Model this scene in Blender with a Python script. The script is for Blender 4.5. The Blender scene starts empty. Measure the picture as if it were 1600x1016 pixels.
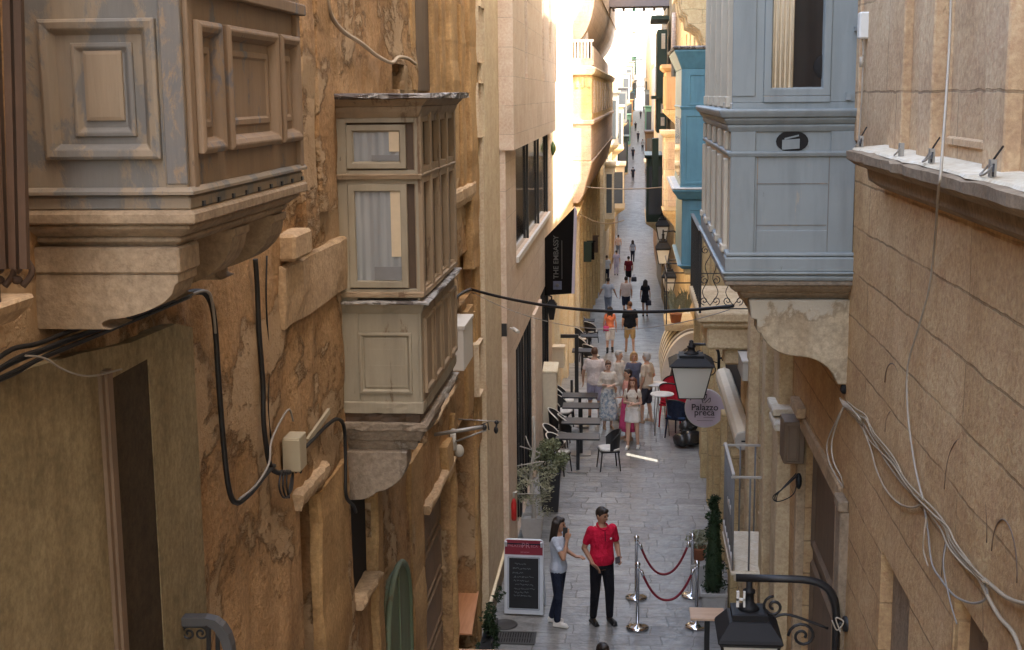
import bpy, bmesh, math, random
from mathutils import Vector, Matrix, noise as mnoise
random.seed(7)
R_ = math.radians
C = bpy.context.scene.collection
SC = bpy.context.scene

# ------------------------------------------------------------------ camera
FPX = 2100.0                      # focal length in pixels of the 1600 px wide photograph
CAMZ = 7.8
YAW, PITCH, ROLL = 0.0897, 0.1689, 0.010
def cam_axes():
    cy, sy, cp, sp = math.cos(YAW), math.sin(YAW), math.cos(PITCH), math.sin(PITCH)
    f = Vector((-sy*cp, cy*cp, -sp)); r = Vector((cy, sy, 0)); u = r.cross(f)
    c, s = math.cos(ROLL), math.sin(ROLL)
    return r*c - u*s, u*c + r*s, f
CR, CU, CF = cam_axes()
cam_d = bpy.data.cameras.new('camera'); cam = bpy.data.objects.new('camera', cam_d); C.objects.link(cam)
cam_d.sensor_width = 36; cam_d.lens = 36*FPX/1600; cam_d.clip_start = 0.1; cam_d.clip_end = 3000
cam.matrix_world = Matrix(((CR.x, CU.x, -CF.x, 0), (CR.y, CU.y, -CF.y, 0), (CR.z, CU.z, -CF.z, CAMZ), (0, 0, 0, 1)))
SC.camera = cam

# ------------------------------------------------------------------ sky, sun, exposure
SUN_EL, SUN_AZ = R_(56), R_(128)           # azimuth clockwise from +Y (down the street)
w = bpy.data.worlds.new('World'); SC.world = w; w.use_nodes = True
wn = w.node_tree.nodes; wl = w.node_tree.links
sky = wn.new('ShaderNodeTexSky'); sky.sky_type = 'NISHITA'; sky.sun_disc = False
sky.sun_elevation = SUN_EL; sky.sun_rotation = SUN_AZ; sky.air_density = 1.0; sky.dust_density = 2.5; sky.ozone_density = 1.0
wn['Background'].inputs['Strength'].default_value = 0.15
wl.new(sky.outputs[0], wn['Background'].inputs['Color'])
sl = bpy.data.lights.new('sun', 'SUN'); sl.energy = 2.0; sl.angle = R_(0.5); sl.color = (1.0, 0.965, 0.91)
sun = bpy.data.objects.new('sun', sl); C.objects.link(sun)
sd = Vector((math.sin(SUN_AZ)*math.cos(SUN_EL), math.cos(SUN_AZ)*math.cos(SUN_EL), math.sin(SUN_EL)))
sun.rotation_euler = sd.to_track_quat('Z', 'Y').to_euler(); sun.location = (20, -20, 40)
SC.view_settings.view_transform = 'Standard'; SC.view_settings.look = 'None'
SC.view_settings.exposure = 3.08; SC.view_settings.gamma = 1.0
SC.view_settings.use_white_balance = True; SC.view_settings.white_balance_temperature = 7600   # camera balanced for open shade
SC.cycles.max_bounces = 12; SC.cycles.diffuse_bounces = 6; SC.cycles.glossy_bounces = 3
SC.cycles.transmission_bounces = 4; SC.cycles.sample_clamp_indirect = 8

# ------------------------------------------------------------------ pixel helper and ground profile
def at(px, py, X=None, Y=None, Z=None):
    d = CF + CR*((px-800)/FPX) + CU*((508-py)/FPX)
    t = X/d.x if X is not None else (Y/d.y if Y is not None else (Z-CAMZ)/d.z)
    return Vector((0, 0, CAMZ)) + d*t
GP = [(-40, 0), (30, 0), (35, -.1), (50, -1.4), (60, -2.0), (95, -4.7), (110, -5.2), (125, -4.3), (146, -2.7), (200, -.4), (259, 1.5), (330, 4.0), (420, 6.0), (900, 8)]
def gz(y):
    for (a, b), (c, d) in zip(GP, GP[1:]):
        if a <= y <= c: return b + (d-b)*(y-a)/(c-a)
    return 0.0
def sx(y):                          # the street bends a little to the right beyond 46 m
    return 0.0 if y < 46 else 0.0082*(y-46)
def gp(px, py):                     # ground point under a pixel
    z = 0.0
    for _ in range(30):
        p = at(px, py, Z=z); z = 0.5*z + 0.5*gz(p.y)
    p = at(px, py, Z=z); p.z = gz(p.y); return p
XL, XC, XR = -2.2, -2.09, 1.6
def LW(px, py, X=XL): return at(px, py, X=X)
def RW(px, py, X=XR): return at(px, py, X=X)

# ------------------------------------------------------------------ mesh helper
class MB:
    def __init__(s): s.v, s.f, s.sm = [], [], []
    def add(s, vs, fs, sm=False):
        o = len(s.v); s.v += [Vector(p) for p in vs]
        s.f += [tuple(i+o for i in f) for f in fs]; s.sm += [sm]*len(fs); return s
    def box(s, x0, x1, y0, y1, z0, z1):
        if x0 > x1: x0, x1 = x1, x0
        if y0 > y1: y0, y1 = y1, y0
        if z0 > z1: z0, z1 = z1, z0
        return s.add([(x0,y0,z0),(x1,y0,z0),(x1,y1,z0),(x0,y1,z0),(x0,y0,z1),(x1,y0,z1),(x1,y1,z1),(x0,y1,z1)],
              [(0,3,2,1),(4,5,6,7),(0,1,5,4),(1,2,6,5),(2,3,7,6),(3,0,4,7)])
    def obox(s, c, ax, ay, az):     # centre and three half-extent vectors
        c, ax, ay, az = Vector(c), Vector(ax), Vector(ay), Vector(az)
        vs = [c+ax*i+ay*j+az*k for k in (-1,1) for j in (-1,1) for i in (-1,1)]
        return s.add(vs, [(0,2,3,1),(4,5,7,6),(0,1,5,4),(1,3,7,5),(3,2,6,7),(2,0,4,6)])
    def bar(s, p, q, w, h, up=(0,0,1)):
        p, q = Vector(p), Vector(q); d = (q-p); n = d.normalized(); up = Vector(up)
        if abs(n.dot(up)) > .98: up = Vector((0,1,0))
        a = n.cross(up).normalized(); b = a.cross(n)
        return s.obox((p+q)/2, d/2, a*w/2, b*h/2)
    def prism(s, poly, ext):
        n = len(poly); e = Vector(ext); p = [Vector(a) for a in poly]
        vs = p + [a+e for a in p]
        return s.add(vs, [tuple(range(n))[::-1], tuple(range(n, 2*n))] + [(i,(i+1)%n,(i+1)%n+n,i+n) for i in range(n)])
    def rings(s, rs, cap=True, sm=True, closed=True):
        n = len(rs[0]); vs = [p for r in rs for p in r]; fs = []
        for k in range(len(rs)-1):
            for i in range(n if closed else n-1):
                j = (i+1) % n; fs.append((k*n+i, k*n+j, (k+1)*n+j, (k+1)*n+i))
        s.add(vs, fs, sm)
        if cap and closed:
            o = len(s.v)-len(vs)
            s.f += [tuple(o+i for i in range(n))[::-1], tuple(o+(len(rs)-1)*n+i for i in range(n))]; s.sm += [False, False]
        return s
    def tube(s, pts, r, n=8, cap=True, sq=1.0):
        P = [Vector(p) for p in pts]; m = len(P)
        rr = r if isinstance(r, (list, tuple)) else [r]*m
        T = []
        for i in range(m):
            t = (P[min(i+1,m-1)]-P[max(i-1,0)]); T.append(t.normalized() if t.length > 1e-9 else Vector((0,0,1)))
        a = T[0].orthogonal().normalized(); rs = []
        for i in range(m):
            a = (a - T[i]*a.dot(T[i])); a = a.normalized() if a.length > 1e-6 else T[i].orthogonal().normalized()
            b = T[i].cross(a)
            rs.append([P[i]+a*(rr[i]*math.cos(2*math.pi*k/n))+b*(rr[i]*sq*math.sin(2*math.pi*k/n)) for k in range(n)])
        return s.rings(rs, cap)
    def lathe(s, prof, c=(0,0,0), n=16, sm=True):   # profile of (radius, height)
        c = Vector(c)
        return s.rings([[c+Vector((r*math.cos(2*math.pi*k/n), r*math.sin(2*math.pi*k/n), z)) for k in range(n)] for r, z in prof], True, sm)
    def ell(s, c, rad, n=12, m=8, rot=None):
        c = Vector(c); rs = []
        for i in range(m+1):
            t = math.pi*(i/m); t = min(max(t, .02), math.pi-.02); ring = []
            for k in range(n):
                p = Vector((rad[0]*math.sin(t)*math.cos(2*math.pi*k/n), rad[1]*math.sin(t)*math.sin(2*math.pi*k/n), -rad[2]*math.cos(t)))
                if rot is not None: p = rot @ p
                ring.append(c+p)
            rs.append(ring)
        return s.rings(rs)
    def cap(s, p, q, r0, r1, n=12):      # tapered capsule, closed, for remeshing
        p, q = Vector(p), Vector(q); d = (q-p); L = d.length; t = d/L if L > 0 else Vector((0,0,1))
        pts, rr = [], []
        for i in range(5):
            a = math.pi/2*(1-i/4); pts.append(p - t*r0*math.sin(a)); rr.append(max(r0*math.cos(a), .002))
        for i in range(5):
            a = math.pi/2*(i/4); pts.append(q + t*r1*math.sin(a)); rr.append(max(r1*math.cos(a), .002))
        return s.tube(pts, rr, n)
    def frame(s, O, U, V, N, u0, u1, v0, v1, prof, close=True):   # concentric mitred rectangles: (inset, height)
        O, U, V, N = Vector(O), Vector(U), Vector(V), Vector(N); vs, fs = [], []
        for ins, h in prof:
            vs += [O+U*(u0+ins)+V*(v0+ins)+N*h, O+U*(u1-ins)+V*(v0+ins)+N*h, O+U*(u1-ins)+V*(v1-ins)+N*h, O+U*(u0+ins)+V*(v1-ins)+N*h]
        for k in range(len(prof)-1):
            for i in range(4):
                j = (i+1) % 4; fs.append((4*k+i, 4*k+j, 4*k+4+j, 4*k+4+i))
        if close: k = 4*(len(prof)-1); fs.append((k, k+1, k+2, k+3))
        return s.add(vs, fs)
    def mesh(s, name, mat, off=Vector((0,0,0)), fix=True):
        me = bpy.data.meshes.new(name)
        me.from_pydata([tuple(p-off) for p in s.v], [], s.f)
        me.polygons.foreach_set('use_smooth', s.sm)
        if fix:
            bm = bmesh.new(); bm.from_mesh(me); bmesh.ops.recalc_face_normals(bm, faces=bm.faces); bm.to_mesh(me); bm.free()
        me.materials.append(M[mat] if isinstance(mat, str) else mat); me.update(); return me
ORG = {}
def put(name, mb, mat, parent=None, loc=None, bevel=0, fix=True):
    off = ORG[parent.name] if parent is not None else (Vector(loc) if loc is not None else Vector((0,0,0)))
    o = bpy.data.objects.new(name, mb.mesh(name, mat, off, fix)); C.objects.link(o)
    if parent is not None: o.parent = parent; ORG[o.name] = off
    else: o.location = off; ORG[o.name] = off
    if bevel:
        b = o.modifiers.new('bevel', 'BEVEL'); b.width = bevel; b.segments = 1; b.limit_method = 'ANGLE'; b.angle_limit = R_(40)
    return o
def tag(o, label, cat, group=None):
    o['label'] = label; o['category'] = cat
    if group: o['group'] = group
    return o
def thing(name, label, cat, loc=(0,0,0), rz=0, group=None, local=False):
    o = bpy.data.objects.new(name, None); C.objects.link(o); o.empty_display_size = .1
    o.location = loc; o.rotation_euler = (0,0,rz); tag(o, label, cat, group)
    ORG[o.name] = Vector((0,0,0)) if (local or rz) else Vector(loc); return o
def solo(name, mb, mat, label, cat, loc=(0,0,0), group=None, bevel=0):
    return tag(put(name, mb, mat, None, loc, bevel), label, cat, group)
def struct(name, mb, mat):
    o = put(name, mb, mat); o['kind'] = 'structure'; return o
def dup(root, loc, rz=0, label=None, scale=None):
    r = root.copy(); C.objects.link(r); r.location = loc; r.rotation_euler = (0,0,rz)
    if label: r['label'] = label
    if scale: r.scale = scale
    for ch in list(root.children):
        c = ch.copy(); C.objects.link(c); c.parent = r
        for g in ch.children:
            d = g.copy(); C.objects.link(d); d.parent = c
    return r
def bez(p0, p1, p2, p3, n=10):
    p0, p1, p2, p3 = map(Vector, (p0, p1, p2, p3)); out = []
    for i in range(n+1):
        t = i/n; u = 1-t; out.append(p0*u**3+p1*3*u*u*t+p2*3*u*t*t+p3*t**3)
    return out
def smooth(pts, k=4):                # Catmull-Rom through points
    P = [Vector(p) for p in pts]; out = []
    for i in range(len(P)-1):
        a, b, c, d = P[max(i-1,0)], P[i], P[i+1], P[min(i+2,len(P)-1)]
        for j in range(k):
            t = j/k; out.append(0.5*((2*b)+(c-a)*t+(2*a-5*b+4*c-d)*t*t+(3*b-a-3*c+d)*t**3))
    out.append(P[-1]); return out
def text_mesh(name, body, mat, size, loc, rot, parent=None, extrude=.003, bold=0.0, label=None, align='CENTER'):
    cu = bpy.data.curves.new(name, 'FONT'); cu.body = body; cu.size = size; cu.extrude = extrude; cu.offset = bold
    cu.align_x = align; cu.align_y = 'CENTER'
    t = bpy.data.objects.new(name, cu); C.objects.link(t)
    me = bpy.data.meshes.new_from_object(t.evaluated_get(bpy.context.evaluated_depsgraph_get()))
    bpy.data.objects.remove(t); bpy.data.curves.remove(cu)
    me.transform(Matrix.Translation(Vector(loc)-(ORG[parent.name] if parent else Vector((0,0,0)))) @ rot)
    me.materials.clear(); me.materials.append(M[mat])
    o = bpy.data.objects.new(name, me); C.objects.link(o)
    if parent: o.parent = parent
    return o
# ------------------------------------------------------------------ materials
M = {}
class G:
    def __init__(s, name, coord='pos'):
        s.m = bpy.data.materials.new(name); s.m.use_nodes = True; M[name] = s.m
        s.t = s.m.node_tree; s.N = s.t.nodes; s.L = s.t.links; s.b = s.N['Principled BSDF']
        if coord == 'pos': s.P = s.N.new('ShaderNodeNewGeometry').outputs['Position']
        else: s.P = s.N.new('ShaderNodeTexCoord').outputs['Object']
    def new(s, typ, **kw):
        n = s.N.new(typ)
        for k, v in kw.items(): setattr(n, k, v)
        return n
    def inp(s, sock, v):
        if isinstance(v, bpy.types.NodeSocket): s.L.new(v, sock)
        elif isinstance(v, (tuple, list)) and len(v) == 3 and sock.type == 'RGBA': sock.default_value = (*v, 1)
        else: sock.default_value = v
    def map(s, sc, rot=(0,0,0), loc=(0,0,0), vec=None):
        n = s.new('ShaderNodeMapping'); s.inp(n.inputs['Vector'], vec or s.P); n.inputs['Scale'].default_value = sc
        n.inputs['Rotation'].default_value = rot; n.inputs['Location'].default_value = loc; return n.outputs[0]
    def noise(s, vec=None, scale=5, det=6, rough=.6, dist=0, col=False):
        n = s.new('ShaderNodeTexNoise'); s.inp(n.inputs['Vector'], vec or s.P); n.inputs['Scale'].default_value = scale
        n.inputs['Detail'].default_value = det; n.inputs['Roughness'].default_value = rough; n.inputs['Distortion'].default_value = dist
        return n.outputs['Color' if col else 'Fac']
    def ramp(s, fac, stops, interp='LINEAR'):
        n = s.new('ShaderNodeValToRGB'); s.inp(n.inputs[0], fac); cr = n.color_ramp; cr.interpolation = interp
        while len(cr.elements) < len(stops): cr.elements.new(.5)
        for e, (p, c) in zip(cr.elements, stops):
            e.position = p; e.color = (c, c, c, 1) if not isinstance(c, (tuple, list)) else (*c, 1)
        return n.outputs[0]
    def mix(s, fac, a, b, mode='MIX'):
        n = s.new('ShaderNodeMix', data_type='RGBA', blend_type=mode); s.inp(n.inputs[0], fac); s.inp(n.inputs[6], a); s.inp(n.inputs[7], b); return n.outputs[2]
    def math(s, op, a, b=0.0):
        n = s.new('ShaderNodeMath', operation=op); s.inp(n.inputs[0], a); s.inp(n.inputs[1], b); return n.outputs[0]
    def uv(s):                       # (x+y, z): running length along a street-aligned wall
        x = s.new('ShaderNodeSeparateXYZ'); s.inp(x.inputs[0], s.P)
        c = s.new('ShaderNodeCombineXYZ'); s.inp(c.inputs[0], s.math('ADD', x.outputs[0], x.outputs[1])); s.inp(c.inputs[1], x.outputs[2]); return c.outputs[0]
    def bump(s, h, st=.5, d=.02, normal=None):
        n = s.new('ShaderNodeBump'); s.inp(n.inputs['Height'], h); n.inputs['Strength'].default_value = st; n.inputs['Distance'].default_value = d
        if normal: s.L.new(normal, n.inputs['Normal'])
        return n.outputs[0]
    def out(s, col, rough=.8, normal=None, metal=0, spec=None):
        s.inp(s.b.inputs['Base Color'], col); s.inp(s.b.inputs['Roughness'], rough); s.b.inputs['Metallic'].default_value = metal
        if spec is not None: s.b.inputs['Specular IOR Level'].default_value = spec
        if normal: s.L.new(normal, s.b.inputs['Normal'])
        return s.m
def stone(name, c1, c2, stain, joints=None, jdark=.35, streak=.5, bump=.4, scale=1.0, rough=.9, patch=None, jwob=.05, pits=.5, coord='pos', vs=.4):
    g = G(name, coord)
    a = g.noise(scale=.9*scale, det=8, rough=.65); col = g.mix(g.ramp(a, [(.35, 0), (.65, 1)]), c1, c2)
    st = g.noise(g.map((1.6, 1.6, vs)), scale=1.6*scale, det=8, rough=.72)
    col = g.mix(g.math('MULTIPLY', g.ramp(st, [(.48, 0), (.72, 1)]), streak), col, stain)
    fine = g.noise(scale=28*scale, det=5, rough=.7)
    col = g.mix(.6, col, g.ramp(fine, [(.25, .24), (.75, .76)]), 'OVERLAY'); mid = g.noise(g.map((1.0, .7, 1.0)), scale=4*scale, det=9, rough=.75); col = g.mix(.45, col, g.ramp(mid, [(.3, .28), (.7, .72)]), 'OVERLAY')
    h = g.math('ADD', g.math('MULTIPLY', fine, .35), g.math('MULTIPLY', g.noise(scale=7*scale, det=6), .65))
    if patch:                       # a second layer (old plaster) with flaked edges
        pn = g.noise(g.map((.9, .5, .8)), scale=1.5, det=11, rough=.66, dist=.25)
        pm = g.ramp(pn, [(patch[1], 0), (patch[1]+.03, 1)])
        pc = g.mix(g.ramp(g.noise(scale=3.1, det=6), [(.3, 0), (.7, 1)]), patch[0], patch[2])
        edge = g.ramp(pn, [(patch[1]-.03, 0), (patch[1], 1), (patch[1]+.015, 0)]); col = g.mix(pm, col, pc); col = g.mix(g.math('MULTIPLY', edge, .55), col, [c*.5 for c in c1]); h = g.math('ADD', h, g.math('MULTIPLY', pm, .7))
    pit = g.noise(g.map((1, 1, .35)), scale=9*scale, det=4, rough=.75); pm2 = g.ramp(pit, [(.66, 0), (.74, 1)])
    col = g.mix(g.math('MULTIPLY', pm2, pits), col, [c*.42 for c in stain])
    h = g.math('SUBTRACT', h, g.math('MULTIPLY', pm2, pits))
    if joints:
        v = g.uv(); wob = g.noise(scale=4, det=5, col=True)
        vv = g.mix(jwob, v, wob, 'LINEAR_LIGHT')
        br = g.new('ShaderNodeTexBrick'); br.offset = .5; g.inp(br.inputs['Vector'], vv)
        br.inputs['Color1'].default_value = (1, 1, 1, 1); br.inputs['Color2'].default_value = (.84, .82, .78, 1); br.inputs['Mortar'].default_value = (0, 0, 0, 1)
        br.inputs['Scale'].default_value = 1; br.inputs['Mortar Size'].default_value = joints[2]; br.inputs['Mortar Smooth'].default_value = .3
        br.inputs['Brick Width'].default_value = joints[0]; br.inputs['Row Height'].default_value = joints[1]; br.inputs['Bias'].default_value = 0
        tone = g.mix(br.outputs['Fac'], br.outputs['Color'], (1, 1, 1))
        col = g.mix(.55, col, tone, 'MULTIPLY')
        brk = g.ramp(g.noise(scale=1.7, det=4), [(.35, .25), (.6, 1)])
        jf = g.math('MULTIPLY', g.math('MULTIPLY', br.outputs['Fac'], brk), 1-jdark)
        col = g.mix(jf, col, [c*.25 for c in c1]); h = g.math('SUBTRACT', h, g.math('MULTIPLY', jf, 1.6))
    return g.out(col, rough, g.bump(h, bump, .03), spec=.2)
def paint(name, c, c2=None, under=None, wear=.6, rough=.55, streak=(3, 3, .5), bump=.2, coord='pos', sc=1):
    g = G(name, coord); c2 = c2 or [x*.8 for x in c]
    col = g.mix(g.ramp(g.noise(scale=1.8*sc, det=7, rough=.7), [(.35, 0), (.65, 1)]), c, c2)
    h = g.noise(g.map((40*sc, 40*sc, 3*sc)), scale=1, det=4)
    if under:
        n = g.noise(g.map(streak), scale=2.2*sc, det=10, rough=.72, dist=.3); m = g.ramp(n, [(wear, 0), (wear+.05, 1)])
        col = g.mix(m, col, under); h = g.math('SUBTRACT', h, g.math('MULTIPLY', m, 1.2))
        n2 = g.noise(g.map((6, 6, 2)), scale=4*sc, det=6, rough=.7); m2 = g.ramp(n2, [(.68, 0), (.72, 1)])
        col = g.mix(g.math('MULTIPLY', m2, .8), col, [x*.25 for x in under])
    dirt = g.noise(g.map((3, 3, .4)), scale=2.5*sc, det=6); col = g.mix(g.math('MULTIPLY', g.ramp(dirt, [(.46, 0), (.78, 1)]), .45), col, [x*.4 for x in c])
    return g.out(col, rough, g.bump(h, bump, .012))
def plain(name, c, rough=.5, metal=0, var=.15, sc=12, spec=None, coord='obj', bump=0):
    g = G(name, coord); n = g.noise(scale=sc, det=5)
    col = g.mix(n, [x*(1-var) for x in c], [min(1, x*(1+var)) for x in c])
    return g.out(col, rough, g.bump(n, bump, .01) if bump else None, metal, spec)
def glass(name, tint, rough=.06):
    g = G(name); n = g.noise(scale=.8, det=2)
    return g.out(g.mix(n, [x*.7 for x in tint], tint), rough, g.bump(n, .05, .02), 0, .9)
def fabric(name, c, var=.2): 
    g = G(name, 'obj'); n = g.noise(scale=9, det=4); f = g.noise(scale=220, det=2)
    col = g.mix(n, [x*(1-var) for x in c], [min(1, x*(1+var)) for x in c])
    return g.out(col, .9, g.bump(g.math('ADD', n, g.math('MULTIPLY', f, .1)), .8, .05), 0, .15)
def leafmat(name, c, c2):
    g = G(name, 'pos'); n = g.noise(scale=6, det=3); f = g.noise(scale=37, det=2)
    return g.out(g.mix(g.ramp(f, [(.3, 0), (.7, 1)]), g.mix(n, c, c2), [x*1.5 for x in c2]), .55, None, 0, .3)

stone('plaster_ochre', (.38,.22,.105), (.48,.305,.16), (.23,.12,.055), streak=.6, bump=1.0, patch=((.51,.36,.22), .52, (.43,.29,.165)), pits=.4)
stone('plaster_strip', (.38,.225,.10), (.48,.31,.15), (.22,.12,.055), streak=.55, bump=.5, pits=.5)
stone('olive_render', (.25,.20,.115), (.31,.245,.145), (.125,.085,.042), streak=.8, bump=.12, pits=.0)
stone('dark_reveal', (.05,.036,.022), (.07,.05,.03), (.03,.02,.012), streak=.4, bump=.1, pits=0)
stone('sill_stone', (.46,.32,.19), (.54,.39,.25), (.25,.15,.075), streak=.4, bump=.5)
stone('balcony_stone', (.27,.20,.135), (.35,.265,.18), (.16,.105,.06), streak=.6, bump=.35, pits=.25)
stone('right_wall', (.56,.35,.175), (.645,.435,.24), (.40,.225,.095), joints=(2.7, .326, .008), streak=.4, bump=.7, jdark=.4, pits=.5, jwob=.014)
stone('right_upper', (.56,.37,.215), (.64,.45,.285), (.42,.25,.12), joints=(1.3, .60, .008), streak=.3, bump=.4, jdark=.35, pits=.25, vs=.9, jwob=.02)
stone('limestone', (.55,.40,.23), (.63,.48,.30), (.36,.23,.11), joints=(.8, .30, .008), streak=.5, bump=.35, jdark=.4, pits=.3)
stone('limestone_smooth', (.55,.41,.245), (.64,.50,.32), (.38,.25,.125), streak=.55, bump=.3, pits=.25)
stone('corbel_grey', (.40,.31,.20), (.46,.37,.25), (.27,.17,.085), streak=.5, bump=.3, patch=((.47,.41,.31), .50, (.41,.35,.26)), pits=.2)
stone('corbel_dirty', (.24,.19,.14), (.31,.25,.19), (.13,.09,.055), streak=.5, bump=.4, patch=((.34,.31,.27), .56, (.30,.27,.23)), pits=.3)
stone('cream_render', (.60,.48,.325), (.655,.53,.37), (.46,.34,.21), streak=.35, bump=.06, pits=.04)
stone('cladding', (.66,.53,.42), (.71,.58,.47), (.55,.42,.31), joints=(1.5, .45, .006), streak=.25, bump=.1, jdark=.5, pits=0, jwob=.0)
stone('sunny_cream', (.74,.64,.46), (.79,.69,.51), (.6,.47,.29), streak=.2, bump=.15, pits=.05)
stone('far_pale', (.46,.44,.41), (.52,.50,.46), (.34,.31,.27), streak=.3, bump=.2, pits=.1)
stone('end_stone', (.30,.31,.32), (.36,.37,.37), (.24,.24,.24), streak=.3, bump=.2, pits=.1)
stone('yellow_stone', (.66,.49,.27), (.72,.56,.34), (.45,.30,.14), joints=(.9, .3, .008), streak=.4, bump=.25, jdark=.5, pits=.15)
stone('pale_stone', (.68,.58,.43), (.76,.67,.53), (.5,.39,.25), joints=(.9, .32, .008), streak=.3, bump=.2, jdark=.5, pits=.1)
stone('pinkish_stone', (.58,.46,.38), (.65,.52,.43), (.42,.31,.24), joints=(.9, .32, .008), streak=.35, bump=.2, jdark=.5, pits=.1)
stone('warm_pilaster', (.56,.42,.22), (.64,.49,.28), (.36,.24,.11), joints=(2.5, .5, .007), streak=.45, bump=.3, jdark=.4, pits=.3)
paint('raised_tan', (.27,.205,.14), (.245,.18,.12), rough=.75)
paint('weathered_wood', (.27,.185,.115), (.225,.155,.10), under=(.14,.135,.14), wear=.56, rough=.75, streak=(2.2,2.2,.9))
paint('weathered_blue', (.155,.155,.155), (.20,.175,.145), under=(.285,.21,.14), wear=.52, rough=.75, streak=(1.6,1.6,1.1))
paint('weathered_front', (.255,.205,.15), (.285,.225,.155), under=(.165,.16,.15), wear=.50, rough=.75, streak=(1.8,1.8,.8))
paint('peeling_grey', (.35,.30,.215), (.30,.255,.18), under=(.20,.14,.085), wear=.60, rough=.7)
paint('peeling_warm', (.345,.25,.155), (.29,.205,.125), under=(.17,.105,.06), wear=.57, rough=.75)
paint('blue_paint', (.255,.285,.283), (.23,.26,.262), under=(.36,.32,.26), wear=.63, rough=.55, bump=.12)
paint('blue_side', (.58,.50,.38), (.50,.43,.33), under=(.40,.32,.22), wear=.6, rough=.5, bump=.08)
paint('teal_paint', (.12,.30,.37), (.10,.26,.33), under=(.25,.30,.28), wear=.72, rough=.45, bump=.06)
paint('green_paint', (.13,.175,.10), (.16,.20,.125), under=(.16,.14,.08), wear=.55, rough=.7)
paint('dark_green', (.02,.045,.03), (.03,.06,.04), rough=.5)
paint('bright_green', (.16,.36,.25), (.2,.42,.3), rough=.5)
paint('orange_wood', (.55,.32,.16), (.62,.38,.2), rough=.6)
paint('brown_wood', (.085,.05,.028), (.12,.07,.04), rough=.6)
paint('door_brown', (.16,.105,.065), (.21,.14,.09), rough=.6)
paint('mid_wood', (.30,.19,.105), (.36,.24,.135), under=(.2,.12,.06), wear=.58, rough=.65)
paint('lead_roof', (.40,.38,.35), (.28,.25,.23), under=(.09,.07,.06), wear=.50, rough=.65, bump=.5)
paint('white_paint', (.72,.70,.66), (.64,.62,.58), rough=.5)
paint('rusty_rail', (.07,.04,.025), (.11,.06,.035), under=(.34,.24,.15), wear=.60, rough=.7)
paint('rail_shutter', (.30,.22,.14), (.26,.19,.12), under=(.15,.09,.05), wear=.58, rough=.7)
plain('black_iron', (.015,.015,.016), .45); plain('black_cable', (.012,.012,.013), .55); plain('white_cable', (.42,.36,.28), .6)
plain('grey_cable', (.30,.27,.23), .6)
plain('tan_cable', (.40,.31,.21), .7)
plain('grey_plastic', (.45,.42,.36), .5, var=.06); plain('box_cream', (.42,.36,.25), .55, var=.06); plain('white_metal', (.72,.70,.64), .45, var=.08)
plain('galvanised', (.36,.34,.31), .5, .6); plain('rail_top', (.075,.075,.078), .5); plain('rail_grey', (.46,.43,.38), .5); plain('chrome', (.75,.76,.78), .12, 1, var=.03); plain('dark_metal', (.03,.03,.032), .4, .3)
plain('lamp_roof', (.014,.014,.015), .6, .0, spec=.3); plain('lamp_grey', (.20,.20,.20), .55)
glass('milk_glass', (.86,.84,.74), .3); glass('dark_glass', (.012,.012,.014), .08); glass('window_glass', (.10,.12,.14), .05); glass('pale_pane', (.30,.34,.37), .12)
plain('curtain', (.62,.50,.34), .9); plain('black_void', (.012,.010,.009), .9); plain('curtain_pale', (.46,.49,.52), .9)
plain('banner_dark', (.008,.0065,.006), .9, spec=.1, coord='pos'); plain('banner_edge', (.55,.50,.58), .7); plain('banner_text', (.09,.088,.085), .7)
plain('sign_lilac', (.60,.52,.64), .5, var=.05); plain('sign_ink', (.03,.02,.04), .6); plain('sign_rim', (.60,.58,.62), .5)
plain('maroon', (.22,.015,.035), .5); plain('board_white', (.62,.66,.72), .45, var=.06); plain('chalk_black', (.012,.014,.018), .7); plain('chalk', (.13,.15,.17), .9); plain('pink_letters', (.45,.20,.26), .6)
plain('rope_red', (.20,.008,.02), .7); plain('skin', (.52,.29,.19), .55, var=.08); plain('skin_tan', (.40,.21,.13), .55, var=.08); plain('skin_pale', (.62,.38,.28), .55, var=.08)
plain('hair_dark', (.022,.014,.010), .5); plain('hair_brown', (.10,.045,.022), .5); plain('hair_red', (.13,.04,.02), .5); plain('hair_blond', (.50,.31,.14), .55); plain('hair_grey', (.45,.42,.38), .6)
plain('shoe_black', (.015,.014,.014), .5); plain('shoe_white', (.7,.68,.64), .6); plain('shoe_tan', (.42,.28,.18), .6); plain('eye_dark', (.02,.015,.012), .2); plain('lip', (.36,.13,.11), .5)
for nm, c in dict(cloth_red=(.62,.018,.055), cloth_black=(.016,.016,.02), cloth_navy=(.022,.028,.05), cloth_white=(.74,.72,.70), cloth_lightblue=(.50,.56,.66), cloth_pinkwhite=(.70,.60,.56),
        cloth_beige=(.60,.50,.38), cloth_khaki=(.48,.32,.15), cloth_denim=(.22,.27,.36), cloth_orange=(.80,.24,.12), cloth_pink=(.62,.08,.20), cloth_coral=(.68,.33,.27), cloth_charcoal=(.055,.055,.07),
        cloth_slate=(.11,.12,.17), cloth_dress=(.36,.42,.47), cloth_cream=(.66,.60,.52), cloth_lilac=(.42,.40,.52), cloth_maroon=(.16,.02,.03), seat_white=(.72,.70,.66), cloth_bluegrey=(.3,.35,.43), seat_blue=(.04,.07,.14), chair_red=(.60,.03,.05)).items(): fabric(nm, c)
leafmat('olive_leaf', (.10,.12,.06), (.17,.19,.11)); leafmat('dark_leaf', (.012,.028,.012), (.022,.042,.018)); leafmat('grey_leaf', (.16,.17,.11), (.25,.25,.17)); leafmat('mid_leaf', (.04,.08,.03), (.07,.12,.045))
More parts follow.
